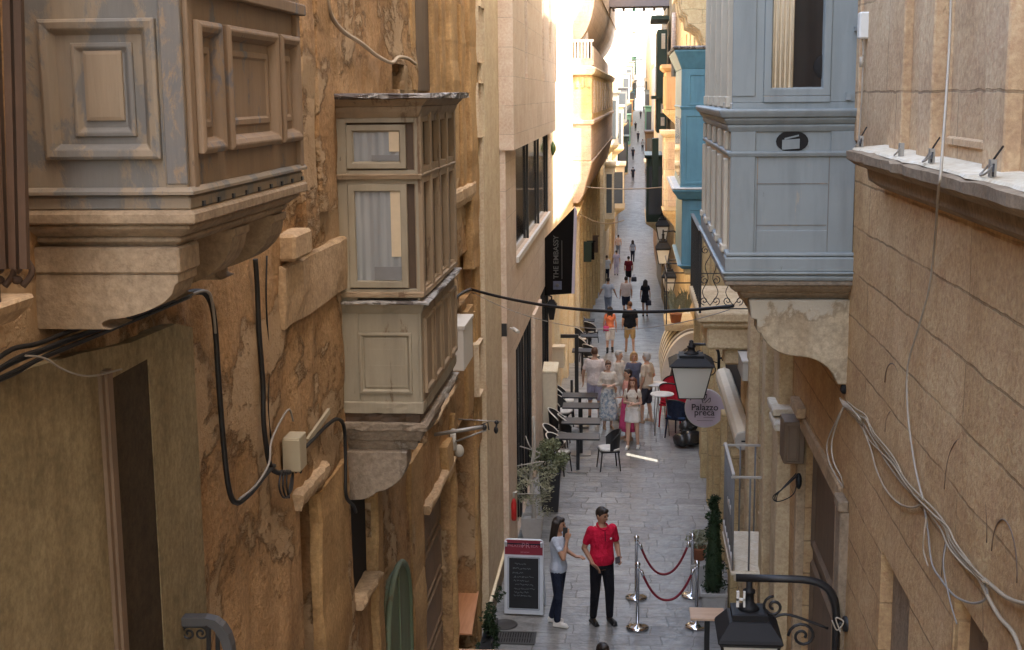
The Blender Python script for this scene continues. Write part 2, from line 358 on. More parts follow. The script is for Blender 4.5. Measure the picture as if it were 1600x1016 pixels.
plain('bark_pale', (.42,.40,.36), .9, sc=30, bump=.4); plain('bark', (.10,.07,.045), .9); plain('pot_black', (.025,.025,.028), .5); plain('pot_grey', (.45,.44,.42), .7); plain('terracotta', (.38,.14,.07), .8); plain('soil', (.04,.028,.018), 1)
plain('table_black', (.022,.023,.027), .45, spec=.35, coord='pos'); plain('trash_bag', (.03,.028,.026), .25, sc=9, bump=1.0); plain('extinguisher', (.45,.02,.02), .35)
plain('drain_iron', (.10,.10,.10), .5, .5); plain('awning_cream', (.66,.58,.44), .6); plain('canopy_dark', (.15,.115,.075), .85); plain('canopy_pale', (.74,.66,.52), .85); plain('ac_white', (.6,.58,.53), .5, var=.05); plain('beam_grey', (.27,.235,.24), .7)
def curtained():
    g = G('curtained_glass'); n = g.noise(g.map((9, 1, .7)), scale=1.5, det=4)
    g.out(g.ramp(n, [(.3, (.22,.24,.25)), (.7, (.33,.345,.345))]), .5); g.b.inputs['Coat Weight'].default_value = 1.0; g.b.inputs['Coat Roughness'].default_value = .04
curtained()
def wood_top():
    g = G('table_wood'); n = g.noise(g.map((14, 1.2, 3)), scale=2, det=6, dist=.4)
    g.out(g.ramp(n, [(.3, (.46,.20,.095)), (.7, (.60,.30,.16))]), .32, g.bump(n, .1, .005))
wood_top()
def wood_top2():
    g = G('table_wood_pale'); n = g.noise(g.map((1.2, 14, 3)), scale=2, det=6, dist=.4)
    g.out(g.ramp(n, [(.3, (.60,.38,.24)), (.7, (.70,.48,.33))]), .3, g.bump(n, .1, .005))
wood_top2()
def paving():
    g = G('paving'); br = g.new('ShaderNodeTexBrick'); br.offset = .45; br.squash = .8; br.squash_frequency = 3
    wob = g.noise(scale=1.3, det=6, col=True); v = g.mix(.11, g.map((1, 1, 0)), wob, 'LINEAR_LIGHT'); g.inp(br.inputs['Vector'], v)
    br.inputs['Color1'].default_value = (.345,.35,.345,1); br.inputs['Color2'].default_value = (.165,.168,.168,1); br.inputs['Mortar'].default_value = (.11,.10,.09,1)
    br.inputs['Scale'].default_value = 1; br.inputs['Brick Width'].default_value = .58; br.inputs['Row Height'].default_value = .36; br.inputs['Mortar Size'].default_value = .010; br.inputs['Mortar Smooth'].default_value = .4
    big = g.noise(scale=.7, det=7, rough=.6); col = g.mix(g.ramp(big, [(.35, 0), (.65, 1)]), br.outputs['Color'], (.25,.255,.25))
    sp = g.noise(scale=9, det=6, rough=.7); col = g.mix(.7, col, g.ramp(sp, [(.25, .3), (.75, .7)]), 'OVERLAY')
    wn_ = g.noise(g.map((2.5, 11, 1)), scale=1.0, det=6, rough=.65); col = g.mix(g.math('MULTIPLY', g.ramp(wn_, [(.48, 0), (.68, 1)]), .6), col, (.13,.128,.125))
    ro = g.ramp(g.noise(scale=2.3, det=5), [(.3, .28), (.7, .5)])
    h = g.math('ADD', g.math('MULTIPLY', g.noise(scale=5, det=5), .8), g.math('MULTIPLY', br.outputs['Fac'], -.5))
    g.out(col, ro, g.bump(h, .75, .04), 0, .5)
paving()
plain('earth', (.28,.24,.18), .95, coord='pos')

def dress():
    g = G('cloth_dress', 'obj'); n = g.noise(scale=14, det=3, rough=.6)
    g.out(g.ramp(n, [(.42, (.26,.33,.40)), (.5, (.46,.50,.52)), (.58, (.62,.62,.60))]), .9, g.bump(g.noise(scale=9, det=3), .8, .05), 0, .15)
dress()
# ------------------------------------------------------------------ ground
m = MB(); ys = [a for a, _ in GP]; rs = []
for a in ys: rs.append([(-400, a, gz(a)-.03), (-2.6, a, gz(a)-.03), (4.5, a, gz(a)-.03), (400, a, gz(a)-.03)])
m.rings(rs, False, False, False); struct('ground', m, 'earth')
m = MB(); yy = sorted(set([-6+i*2 for i in range(220)] + ys[1:-1])); rs = []
for a in yy:
    rs.append([(-3.2+sx(a), a, gz(a)), (-1.2+sx(a), a, gz(a)-.012), (.4+sx(a), a, gz(a)-.012), (3.4+sx(a), a, gz(a))])
m.rings(rs, False, False, False); struct('street_paving', m, 'paving')

# ------------------------------------------------------------------ wall with openings
def wall(x, y0, y1, z0, z1, ops, depth, step=None, amp=0.0, back=-1, seed=0, mb=None):
    """grid on plane X=x; ops = (ya,yb,za,zb); reveals run back*depth in X"""
    m = mb or MB()
    def cuts(a, b, vals):
        c = sorted(set([a, b] + [v for v in vals if a < v < b]))
        if not step: return c
        out = []
        for p, q in zip(c, c[1:]):
            n = max(1, int(round((q-p)/step))); out += [p+(q-p)*i/n for i in range(n)]
        return out + [b]
    Y = cuts(y0, y1, [v for o in ops for v in o[:2]]); Z = cuts(z0, z1, [v for o in ops for v in o[2:4]])
    inside = lambda y, z: any(o[0]-1e-6 <= y <= o[1]+1e-6 and o[2]-1e-6 <= z <= o[3]+1e-6 for o in ops)
    vs = []
    for z in Z:
        for y in Y:
            d = 0
            if amp and not inside(y, z):
                p = Vector((y*1.1+seed, z*.55, seed))
                d = amp*(mnoise.fractal(p*1.3, 1.0, 2.0, 5)*1.0 + .6*min(0, mnoise.noise(p*2.7)+.25) + .35*mnoise.noise(Vector((y*7, z*3, seed))))
            vs.append((x - back*0 + d, y, z))
    n = len(Y); fs = []
    for k in range(len(Z)-1):
        for i in range(n-1):
            cy, cz = (Y[i]+Y[i+1])/2, (Z[k]+Z[k+1])/2
            if not any(o[0] < cy < o[1] and o[2] < cz < o[3] for o in ops): fs.append((k*n+i, k*n+i+1, (k+1)*n+i+1, (k+1)*n+i))
    m.add(vs, fs, bool(amp))
    for o in ops:
        a, b, c, d = o[:4]; dp = o[4] if len(o) > 4 else depth; xb = x + back*dp
        m.add([(x,a,c),(xb,a,c),(xb,a,d),(x,a,d)], [(0,1,2,3)]); m.add([(x,b,c),(xb,b,c),(xb,b,d),(x,b,d)], [(0,1,2,3)])
        m.add([(x,a,d),(xb,a,d),(xb,b,d),(x,b,d)], [(0,1,2,3)]); m.add([(x,a,c),(xb,a,c),(xb,b,c),(x,b,c)], [(0,1,2,3)])
    return m
def mass(m, x, y0, y1, z0, z1, back, dep=7):       # the body behind a wall plane: ends, back, roof
    xb = x + back*dep
    m.add([(x,y0,z0),(xb,y0,z0),(xb,y0,z1),(x,y0,z1)], [(0,1,2,3)]); m.add([(x,y1,z0),(xb,y1,z0),(xb,y1,z1),(x,y1,z1)], [(0,1,2,3)])
    m.add([(x,y0,z1),(xb,y0,z1),(xb,y1,z1),(x,y1,z1)], [(0,1,2,3)]); m.add([(xb,y0,z0),(xb,y1,z0),(xb,y1,z1),(xb,y0,z1)], [(0,1,2,3)])
    return m
def yz(px, py, x): p = at(px, py, X=x); return p.y, p.z
def rag(a, b, n, amp):                       # ragged line between two points
    a, b = Vector(a), Vector(b); return [a.lerp(b, i/n)+Vector((0, 0, random.uniform(-amp, amp))) for i in range(n+1)]

# ------------------------------------------------------------------ near left house with flaking plaster
LY = lambda px, py=500: LW(px, py).y
house = thing('plaster_house', 'old house with flaking ochre plaster along the left side of the street', 'house', (XL, 2, 0))
YBK = -8
yd0, yd1 = LY(168, 800), LY(231, 800); zd = LW(165, 586).z
o1 = (yd0, yd1, 0, zd, .035)
o2 = (LY(470,850), LY(500,850), 0, LW(485,770).z, .22)
o3 = (LY(549,850), LY(581,850), LW(565,930).z, LW(552,760).z, .07)
o4 = (LY(664,850), LY(705,850), 0, LW(682,760).z, .16)
o5 = (LY(709,850), LY(742,850), 0, LW(720,660).z, .80)
o6 = (LY(647,60), LY(667,60), LW(655,142).z, 10.0, .07)
o7 = (LY(613,120), LY(632,120), LW(622,140).z, LW(622,100).z, .2)
o8 = (LY(700,500), LY(721,500), LW(710,560).z, LW(710,490).z, .09)
o9 = (LY(716,380), LY(735,380), LW(725,470).z, LW(725,395).z, .12)
ops = [o1, o2, o3, o4, o5, o6, o7, o8, o9]
m = wall(XL, 1.5, LY(746.5), 0, 10.2, ops, .25, .055, .042, -1, 3)
m.add([(XL,YBK,0),(XL,1.5,0),(XL,1.5,10.2),(XL,YBK,10.2)], [(0,1,2,3)]); mass(m, XL, YBK, LY(746.5), 0, 10.2, -1)
put('wall', m, 'plaster_ochre', house, fix=False)
# backs of the openings
def backing(o, mat, name, root=house, x=XL, back=-1, extra=0):
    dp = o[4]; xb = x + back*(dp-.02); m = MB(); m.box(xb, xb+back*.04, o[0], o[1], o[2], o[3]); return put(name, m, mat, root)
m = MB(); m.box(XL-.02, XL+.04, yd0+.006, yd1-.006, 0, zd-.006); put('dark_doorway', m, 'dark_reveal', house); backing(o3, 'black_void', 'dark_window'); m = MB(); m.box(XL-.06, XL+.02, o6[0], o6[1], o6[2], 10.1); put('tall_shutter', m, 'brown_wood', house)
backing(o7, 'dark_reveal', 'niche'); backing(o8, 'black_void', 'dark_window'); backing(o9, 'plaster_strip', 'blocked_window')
for o in (o2, o4, o5):
    d = backing(o, 'door_brown' if o is not o5 else 'brown_wood', 'door')
    pm = MB(); xb = XL-o[4]+.025; w_ = o[1]-o[0]; n = 5
    for i in range(n): pm.frame((xb, 0, 0), (0,1,0), (0,0,1), (1,0,0), o[0]+.06, o[1]-.06, o[2]+.2+(o[3]-o[2]-.3)*i/n, o[2]+.14+(o[3]-o[2]-.3)*(i+1)/n, [(0, .0), (.02, .025), (.05, .025), (.07, .008)])
    put('door_panels', pm, 'door_brown' if o is not o5 else 'brown_wood', d)
# olive render round the dark doorway, standing 15 mm proud of the wall
m = MB(); x = XL+.045
ya, yb = 1.6, LY(302, 800); zt0, zt1 = LW(0, 590).z, LW(295, 470).z
e = .005; pts = [(ya, 0), (yd0+e, 0), (yd0+e, zd-e), (yd1-e, zd-e), (yd1-e, 0), (yb, 0), (yb, LW(300, 505).z), (LY(262, 540), LW(262, 505).z), (LY(190, 560), LW(190, 535).z), (LY(110,560), LW(110, 552).z), (LY(30,580), LW(30, 575).z), (ya, LW(30, 575).z)]
m.prism([(XL-.05, a, b) for a, b in pts], (.095, 0, 0)); put('painted_render', m, 'olive_render', house)
m = MB(); yt0, yt1 = LY(149, 800), LY(165, 800)
m.box(XL+.04, XL+.075, yt0+.03, yt0+.085, 0, zd+.05); m.box(XL+.04, XL+.062, yt0, yt0+.03, 0, zd+.04); put('door_trim', m, 'door_brown', house)
# vertical strips, mouldings and stone pieces on the upper wall and round the doors
def strip(px0, px1, py0, py1, proud, mat='plaster_strip', name='wall_strip', chamf=.02):
    pm, p0, p1 = (py0+py1)/2, LW(px0, (py0+py1)/2), LW(px1, (py0+py1)/2)
    z0 = LW((px0+px1)/2, py1).z; z1 = min(LW((px0+px1)/2, py0).z, 10.1); m = MB(); n = max(3, int((z1-z0)/.22)); rs = []
    for i in range(n+1):
        z = z0+(z1-z0)*i/n; a = p0.y+random.uniform(-.02,.02); b = p1.y+random.uniform(-.02,.02); pr = proud+random.uniform(-.012,.012)
        rs.append([(XL-.06, a, z), (XL+pr-chamf, a, z), (XL+pr, a+chamf, z), (XL+pr, b-chamf, z), (XL+pr-chamf, b, z), (XL-.06, b, z)])
    m.rings(rs, True, False); return put(name, m, mat, house)
strip(456, 478, -60, 370, .07, 'plaster_ochre'); strip(486, 510, -60, 330, .05, 'plaster_ochre'); strip(640, 646, -60, 140, .02); strip(668, 676, -60, 160, .07)
strip(683, 690, -60, 300, .05); strip(696, 706, -60, 280, .09); strip(716, 722, 10, 300, .05); strip(727, 737, -60, 420, .08); strip(738.5, 744.5, 120, 700, .05)
strip(502, 546, 735, 1200, .02); strip(584, 593, 740, 1200, .06); strip(640, 660, 700, 1200, .045); strip(722, 732, 480, 650, .07); strip(742.5, 745.5, 480, 1100, .04)
strip(706, 708.5, 640, 1100, .06); strip(690, 699, 690, 745, .08)
for (x0, y0, x1, y1, h, pr, nm) in [(434, 460, 541, 411, .40, .045, 'window_sill'), (458, 778, 500, 739, .11, .07, 'door_lintel'), (662, 783, 703, 731, .10, .08, 'door_lintel'),
                                    (669, 661, 707, 595, .07, .10, 'ledge'), (697, 325, 733, 290, .22, .10, 'window_sill'), (551, 942, 580, 903, .07, .10, 'window_sill')]:
    a, b = LW(x0, y0), LW(x1, y1); z = (a.z+b.z)/2; m = MB(); rs = []; n = 9
    for i in range(n+1):
        y = a.y+(b.y-a.y)*i/n; j = random.uniform(-.012,.012); k = random.uniform(-.012,.012)
        rs.append([(XL-.05, y, z-h/2+k), (XL+pr*.75, y, z-h/2+k), (XL+pr+j, y, z-h*.1), (XL+pr+j, y, z+h/2-.02), (XL+pr-.02, y, z+h/2+k), (XL-.05, y, z+h/2+k)])
    m.rings(rs, True, False); put(nm, m, 'sill_stone', house)
# small stone sticking out beside the sill, cracks and a hole
m = MB(); p = LW(436, 395); m.box(XL-.05, XL+.12, p.y-.06, p.y+.4, p.z-.05, p.z+.12); put('stone_block', m, 'sill_stone', house, bevel=.02)
for (px, py, r) in [(741, 52, .05), (740, 205, .04)]:
    p = LW(px, py); m = MB(); m.ell((XL+.01, p.y, p.z), (.04, r, r*2.2), 9, 6); put('wall_hole', m, 'black_void', house)
# arched green shutter, low on the wall
a, b = LW(597, 950), LW(634, 950); m = MB(); yc = (a.y+b.y)/2; hw = (b.y-a.y)/2; zt = LW(615, 884).z-hw*.9
arc = [(yc+hw*math.cos(t), zt+hw*.9*math.sin(t)) for t in [math.pi*i/14 for i in range(15)]]
sh = thing('arched_shutter', 'faded green arched shutter low on the flaking plaster wall', 'shutter', (XL, yc, 0))
m.prism([(XL-.03, yc+hw, 0), *[(XL-.03, p, q) for p, q in arc], (XL-.03, yc-hw, 0)][::-1], (.075, 0, 0)); put('panel', m, 'green_paint', sh)
m = MB(); m.tube([(XL+.045, p, q) for p, q in [(yc+hw, 0)]+arc+[(yc-hw, 0)]], .03, 6); put('shutter_frame', m, 'green_paint', sh)
m = MB(); m.box(XL+.04, XL+.06, yc-.02, yc+.02, 0, zt+hw*.8); put('middle_batten', m, 'green_paint', sh)

# ------------------------------------------------------------------ first closed balcony (near left)
yb0 = LW(55, 518).y; pc = at(293, 297, Y=yb0); xb = pc.x; zb = pc.z; yb1 = at(468, 258, X=xb).y
bal = thing('closed_balcony', 'weathered wooden closed balcony with blue grey front on stone brackets, nearest on the left', 'balcony', (XL, yb0, zb))
m = MB(); m.box(XL-.05, xb-.03, yb0+.03, yb1-.03, zb, zb+2.4); put('body', m, 'weathered_wood', bal)
# front (faces the viewer)
FP = lambda px, py: at(px, py, Y=yb0)
m = MB(); m.box(XL, xb, yb0, yb0+.03, zb, zb+2.4)
f0, f1 = FP(75, 250), FP(243, 28)
m.frame((0, yb0, 0), (1,0,0), (0,0,1), (0,-1,0), f0.x, f1.x, f0.z, f1.z, [(0,0),(.0,.024),(.012,.030),(.035,.026),(.055,.002),(.057,-.006)])
g0_, g1_ = FP(120, 214), FP(207, 66); m.frame((0, yb0, 0), (1,0,0), (0,0,1), (0,-1,0), g0_.x, g1_.x, g0_.z, g1_.z, [(0,-.008),(0,.012),(.016,.014),(.034,-.001)])
m.box(xb-.075, xb+.004, yb0-.012, yb0+.02, zb, zb+2.4)
put('front_panel', m, 'weathered_front', bal, bevel=.003)
m = MB(); h0_, h1_ = FP(136, 190), FP(191, 78); m.frame((0, yb0, 0), (1,0,0), (0,0,1), (0,-1,0), h0_.x, h1_.x, h0_.z, h1_.z, [(0,-.004),(.003,.008),(.016,.011)]); put('raised_panel', m, 'raised_tan', bal)
m = MB(); m.box(xb-.07, xb+.006, yb0-.016, yb0+.0, zb+.02, zb+2.4); put('corner_post', m, 'weathered_blue', bal, bevel=.004)
# side (faces the street): three framed panels
m = MB(); m.box(xb-.03, xb, yb0+.03, yb1, zb, zb+2.4)
SPt = lambda px, py: at(px, py, X=xb)
zp0, zp1 = SPt(343, 236).z, SPt(343, 39).z
for (pa, pb) in [(299, 337), (346, 425), (430, 459)]:
    y0, y1 = SPt(pa, 140).y, SPt(pb, 140).y
    m.frame((xb, 0, 0), (0,1,0), (0,0,1), (1,0,0), y0, y1, zp0, zp1, [(0,.002),(.0,.035),(.02,.045),(.04,.035),(.055,.008),(.06,-.006),(.09,-.006),(.092,.012),(.115,.012),(.125,.004)])
m.box(xb-.02, xb+.025, SPt(459,140).y, yb1, zb, zb+2.4); m.box(xb-.02, xb+.02, yb0+.03, SPt(297,140).y, zb, zb+2.4)
m.box(xb, xb+.05, yb0+.02, yb1+.03, SPt(343,10).z+.03, SPt(343,10).z+.08); put('side_panels', m, 'weathered_wood', bal, bevel=.004)
# base mouldings in wood then stone, each course set out from the last
def course(name, mat, z0, z1, out, y0=yb0, y1=yb1, x=None, root=bal, lip=0, bv=.006, front=True):
    x = xb if x is None else x; m = MB(); e = .006
    prof = [(z0, out-lip), (z0+(z1-z0)*.45, out-lip*.3), (z1-.015, out), (z1, out-.012)]
    rs = [[(XL-.06, y0-o, z), (x+o, y0-o, z), (x+o, y1+o, z), (XL-.06, y1+o, z)] for z, o in prof]
    m.rings(rs, True, False); return put(name, m, mat, root, bevel=bv)
zz = lambda py: at(293, py, Y=yb0).z
course('bottom_rail', 'weathered_front', zz(304), zz(297)+.01, .03); course('base_board', 'weathered_front', zz(328), zz(304), .012)
course('stone_slab', 'balcony_stone', zz(350), zz(328), .03); course('stone_moulding', 'balcony_stone', zz(372), zz(350), .0, lip=.05)
course('stone_moulding', 'balcony_stone', zz(390), zz(372), -.05, lip=.03)
m = MB(); sd_ = MB()
for k in range(9):
    y = yb0+.12+k*(yb1-yb0-.15)/8; sd_ = MB(); sd_.box(xb+.012, xb+.02, y, y+.025, zz(326), zz(318)); put('nail_head', sd_, 'dark_metal', bal)
# brackets with an ogee under-edge
def bracket(name, y, th, mat, root, x_top, x_bot, z_top, z_bot, blk=.12, xw=XL):
    L = x_top-xw; H = z_top-z_bot; m = MB()
    p = [(xw-.05, z_top), (x_top, z_top), (x_top, z_top-blk)]
    p += [(a.x, a.z) for a in bez((x_top-.012,0,z_top-blk-.01), (x_top-.02,0,z_top-H*.62), (xw+L*.62,0,z_bot+H*.22), (xw+L*.58,0,z_bot+H*.20), 7)]
    p += [(a.x, a.z) for a in bez((xw+L*.56,0,z_bot+H*.20), (xw+L*.42,0,z_bot+H*.19), (xw+L*.42,0,z_bot), (x_bot,0,z_bot), 6)][1:]
    p += [(xw-.05, z_bot)]
    m.prism([(a, y, b) for a, b in p], (0, th, 0)); return put(name, m, mat, root, bevel=.006)
xbt = at(277, 410, Y=yb0).x
m = MB(); m.box(XL-.05, xbt, yb0+.02, yb0+.26, zz(430), zz(388)); put('bracket_block', m, 'balcony_stone', bal, bevel=.008)
L_ = yb1-yb0
for k, y in enumerate([yb0+.03, yb0+L_*.46, yb0+L_*.84]):
    bracket('bracket', y, .22, 'balcony_stone', bal, xbt-.012, at(170, 518, Y=yb0).x, zz(431) if k == 0 else zz(390), zz(518), .03)
# ------------------------------------------------------------------ second closed balcony (peeling, glazed)
yc0 = LW(541, 620).y; p2 = at(657, 470, Y=yc0); x2 = p2.x; yc1 = at(696, 430, X=x2).y + .55
zq = lambda py: at(600, py, Y=yc0).z
b2 = thing('closed_balcony', 'narrow peeling grey closed balcony with glazed front and ragged lead roof', 'balcony', (XL, yc0, zq(640)))
FQ = lambda px, py: at(px, py, Y=yc0)
m = MB(); m.box(XL-.05, x2-.02, yc0+.05, yc1-.02, zq(630), zq(165)); put('body', m, 'brown_wood', b2)
m = MB()                                                             # front frame parts round the panes
xa = FQ(541, 400).x; U, V, N = (1,0,0), (0,0,1), (0,-1,0); O = (0, yc0, 0)
u = lambda px, py=400: FQ(px, py).x
m.box(XL-.02, u(546), yc0, yc0+.05, zq(460), zq(172)); m.box(u(651), x2, yc0, yc0+.05, zq(640), zq(172))
m.box(u(546), u(651), yc0, yc0+.05, zq(192), zq(172)); m.box(u(546), u(651), yc0, yc0+.05, zq(288), zq(266)); m.box(u(546), u(651), yc0, yc0+.05, zq(466), zq(452))
m.box(XL-.02, u(556), yc0+.002, yc0+.05, zq(640), zq(460)); m.box(u(556), u(651), yc0+.008, yc0+.05, zq(640), zq(478))
m.frame(O, U, V, N, u(556), u(640), zq(615), zq(520), [(0,-.006),(0,.012),(.02,.016),(.035,-.004),(.05,.004)])
put('front_frame', m, 'peeling_grey', b2, bevel=.003)
for a in (548, 573, 605): m = MB(); m.box(u(570), u(628), yc0-.006, yc0+.01, zq(a), zq(a)+.012); put('lower_slat', m, 'peeling_grey', b2)
for (a, b, c, d) in [(546, 638, 264, 195), (546, 638, 450, 288)]:
    m = MB(); m.frame(O, U, V, N, u(a), u(b), zq(c), zq(d), [(0,-.02),(0,.008),(.005,.012),(.05 if d > 200 else .042,.012),(.056,-.012)], False); s = put('sash', m, 'peeling_grey', b2, bevel=.002)
    m = MB(); n = 40; xs = [u(a)+.05+(u(b)-u(a)-.1)*i/n for i in range(n+1)]
    m.rings([[Vector((x, yc0+.012-.0022*math.sin(i*.9)-.003*math.sin(i*.37), z)) for i, x in enumerate(xs)] for z in (zq(c)+.05, zq(d)-.05)], False, True, False); put('pane', m, 'curtained_glass', s)
    m = MB(); m.box(u(b)-.05-(u(b)-u(a))*.17, u(b)-.052, yc0+.0, yc0+.004, zq(c)+.05+(zq(d)-zq(c))*.24, zq(d)-.052); put('pane_reflection', m, 'curtain', s)  # tan strip standing in for a reflection on the pane
    m = MB(); m.box(u(a)+(u(b)-u(a))*.42, u(b)-.052, yc0+.002, yc0+.006, zq(c)+.06, zq(c)+.06+(zq(d)-zq(c))*.13); put('inner_board', m, 'lamp_grey', s)
m = MB()                                                             # street side: posts with narrow panes
n = 4; ys2 = [yc0+.05+(yc1-yc0-.05)*i/n for i in range(n+1)]
for y in ys2: m.box(x2-.03, x2+.03, y-.045, y+.045, zq(458), zq(172))
m.box(x2-.03, x2+.012, yc0+.05, yc1, zq(192), zq(172)); m.box(x2-.03, x2+.02, yc0+.05, yc1, zq(288), zq(262)); m.box(x2-.03, x2+.012, yc0+.05, yc1, zq(466), zq(452)); m.box(x2-.03, x2+.004, yc0+.05, yc1, zq(640), zq(466))
for i in range(n): m.frame((x2, 0, 0), (0,1,0), (0,0,1), (1,0,0), ys2[i]+.04, ys2[i+1]-.04, zq(618), zq(500), [(0,.004),(0,.03),(.03,.03),(.045,.012)])
put('side_frame', m, 'peeling_warm', b2, bevel=.003)
m = MB(); m.box(x2-.025, x2-.018, yc0+.08, yc1-.05, zq(452), zq(190)); put('side_glass', m, 'dark_glass', b2)
def course2(name, mat, z0, z1, out, lip=0, rag_=0.0, bv=.004):
    n = 10; rs = []
    for z, o in [(z0, out-lip), ((z0+z1)/2, out-lip*.35), (z1-.006, out), (z1, out-.01)]:
        r_ = [(XL-.06, yc0-o, z)]
        r_ += [(XL+(x2+o-XL)*(i/n), yc0-o+random.uniform(-rag_, rag_), z+random.uniform(-rag_, rag_)*.6) for i in range(1, n)]
        r_ += [(x2+o+random.uniform(-rag_, rag_), yc0-o+(yc1+2*o-yc0)*(i/n), z+random.uniform(-rag_, rag_)*.6) for i in range(n+1)] + [(XL-.06, yc1+o, z)]
        rs.append(r_)
    m = MB(); m.rings(rs, True, False); return put(name, m, mat, b2, bevel=bv)
course2('cornice', 'peeling_warm', zq(184), zq(166), .05, .04, .003); course2('roof_moulding', 'peeling_warm', zq(166), zq(154), .10, .05, .004); course2('lead_roof', 'lead_roof', zq(154), zq(146), .15, 0, .014, 0)
course2('transom', 'peeling_warm', zq(280), zq(272), .035, .01, .002); course2('sill_board', 'peeling_warm', zq(464), zq(456), .03, 0, .004); course2('sill_lip', 'lead_roof', zq(474), zq(470), .065, 0, .010, 0)
course2('sill_moulding', 'peeling_grey', zq(490), zq(474), .03, .03, .003)
course2('skirting', 'peeling_grey', zq(646), zq(628), .008, 0, .004); course2('rotten_floor', 'brown_wood', zq(660), zq(646), -.02, 0, .01); course2('base_slab', 'corbel_dirty', zq(672), zq(660), .025, 0, .012)
course2('base_moulding', 'corbel_dirty', zq(690), zq(672), .0, .03, .003); course2('base_moulding', 'corbel_dirty', zq(706), zq(690), -.05, .03, .003)
for (yy_, bm_) in [(yc0-.01, .20), (yc1-.25, .2)]:
    bracket('bracket', yy_, bm_, 'corbel_dirty', b2, at(636, 720, Y=yc0).x, at(556, 780, Y=yc0).x, zq(706), zq(782), .12)

# ------------------------------------------------------------------ nearest balcony: railing end and stone slab at the left edge
py0 = 4.1
XE = at(48, 420, Y=py0).x
nb = thing('stone_balcony', 'rusty railed stone balcony cut off by the left edge of the view', 'balcony', (XL, py0, at(40, 470, Y=py0).z))
zs = at(40, 458, Y=py0).z; zs2 = at(40, 500, Y=py0).z; zs3 = at(20, 590, Y=py0).z
m = MB(); m.rings([[(XL-.05, y, zs2), (XE-.06, y, zs2), (XE+.0, y, zs2+.05), (XE+.015, y, zs), (XL-.05, y, zs)] for y in (2.6, py0)], True, False); put('slab', m, 'sill_stone', nb, bevel=.012)
m = MB(); m.box(XL-.05, XE-.07, 2.7, py0-.05, zs2-.09, zs2-.003); m.box(XL-.05, XE-.12, 2.8, py0-.12, zs3, zs2-.093); put('corbel', m, 'sill_stone', nb, bevel=.015)
m = MB()
for px in (8, 24, 41): 
    a, b = at(px-2, 420, Y=py0-.03), at(px-20 if px < 20 else px-14, -80, Y=py0-.03); m.bar(a, b, .024, .024)
for y in (3.9, 3.7, 3.5, 3.3): m.bar((XE-.02, y, zs), (XE-.03, y, zs+2.4), .016, .02)
put('railing_bars', m, 'rusty_rail', nb)
m = MB(); m.box(XL, XE-.09, py0-.06, py0-.05, zs+.05, zs+2.4)
put('railing_boards', m, 'rail_shutter', nb)
m = MB()
for k in range(6):
    x = XE-.035-.06*k; z = zs+.02
    pts = [(x, py0+.01, z), (x+.03, py0+.02, z+.05), (x-.005, py0+.02, z+.10), (x-.03, py0+.02, z+.07), (x-.01, py0+.02, z+.045)]
    m.tube(smooth(pts, 4), .011, 6); m.ell((x, py0+.015, z+.115), (.014, .012, .02), 7, 5); m.ell((x-.02, py0+.015, z+.02), (.02, .012, .015), 7, 5)
put('cast_leaves', m, 'rusty_rail', nb)

# ------------------------------------------------------------------ wrought railing end at the lower left
yr = LW(272, 960).y; RP = lambda px, py, dy=0: at(px, py, Y=yr+dy)
rr = thing('wrought_railing', 'grey wrought iron railing end with a curved top and scrolls, lower left', 'railing', RP(320, 1010))
top = [RP(270, 966)] + [RP(322, 966)] + [RP(335, 970), RP(347, 979), RP(356, 993), RP(361, 1010), RP(363, 1030), RP(364, 1100)]
m = MB(); m.rings([[p+Vector((0,-.032,.012)), p+Vector((0,.032,.012)), p+Vector((0,.032,-.03)), p+Vector((0,-.032,-.03))] if i < 2 else
   [p+Vector((.012,-.032,.012)), p+Vector((.012,.032,.012)), p+Vector((-.03,.032,-.012)), p+Vector((-.03,-.032,-.012))] for i, p in enumerate(top)], True, False); put('top_rail', m, 'rail_top', rr, bevel=.004)  # top rail given a lighter grey for the skylight on it
m = MB()
for px in (283, 326, 340): m.bar(RP(px, 975), RP(px+1, 1120), .018, .018)
m.bar(RP(270, 975), RP(345, 975), .03, .03); put('bars', m, 'black_iron', rr)
def scroll(mb, c, ax, az, r0, turns, rad, start=0.0, sgn=1, n=22):
    c, ax, az = Vector(c), Vector(ax), Vector(az); pts = []
    for i in range(n+1):
        t = i/n; r = r0*(1-.82*t); a = start+sgn*t*turns*2*math.pi; pts.append(c+ax*(r*math.cos(a))+az*(r*math.sin(a)))
    mb.tube(pts, rad, 6); return pts
for px, s in ((295, 1), (314, -1)): m = MB(); scroll(m, RP(px, 990), (1*s,0,0), (0,0,1), .035, 1.4, .006, math.pi/2, 1); put('scroll', m, 'black_iron', rr); m = MB(); scroll(m, RP(px, 1040), (1*s,0,0), (0,0,1), .035, 1.4, .006, -math.pi/2, -1); put('scroll', m, 'black_iron', rr)

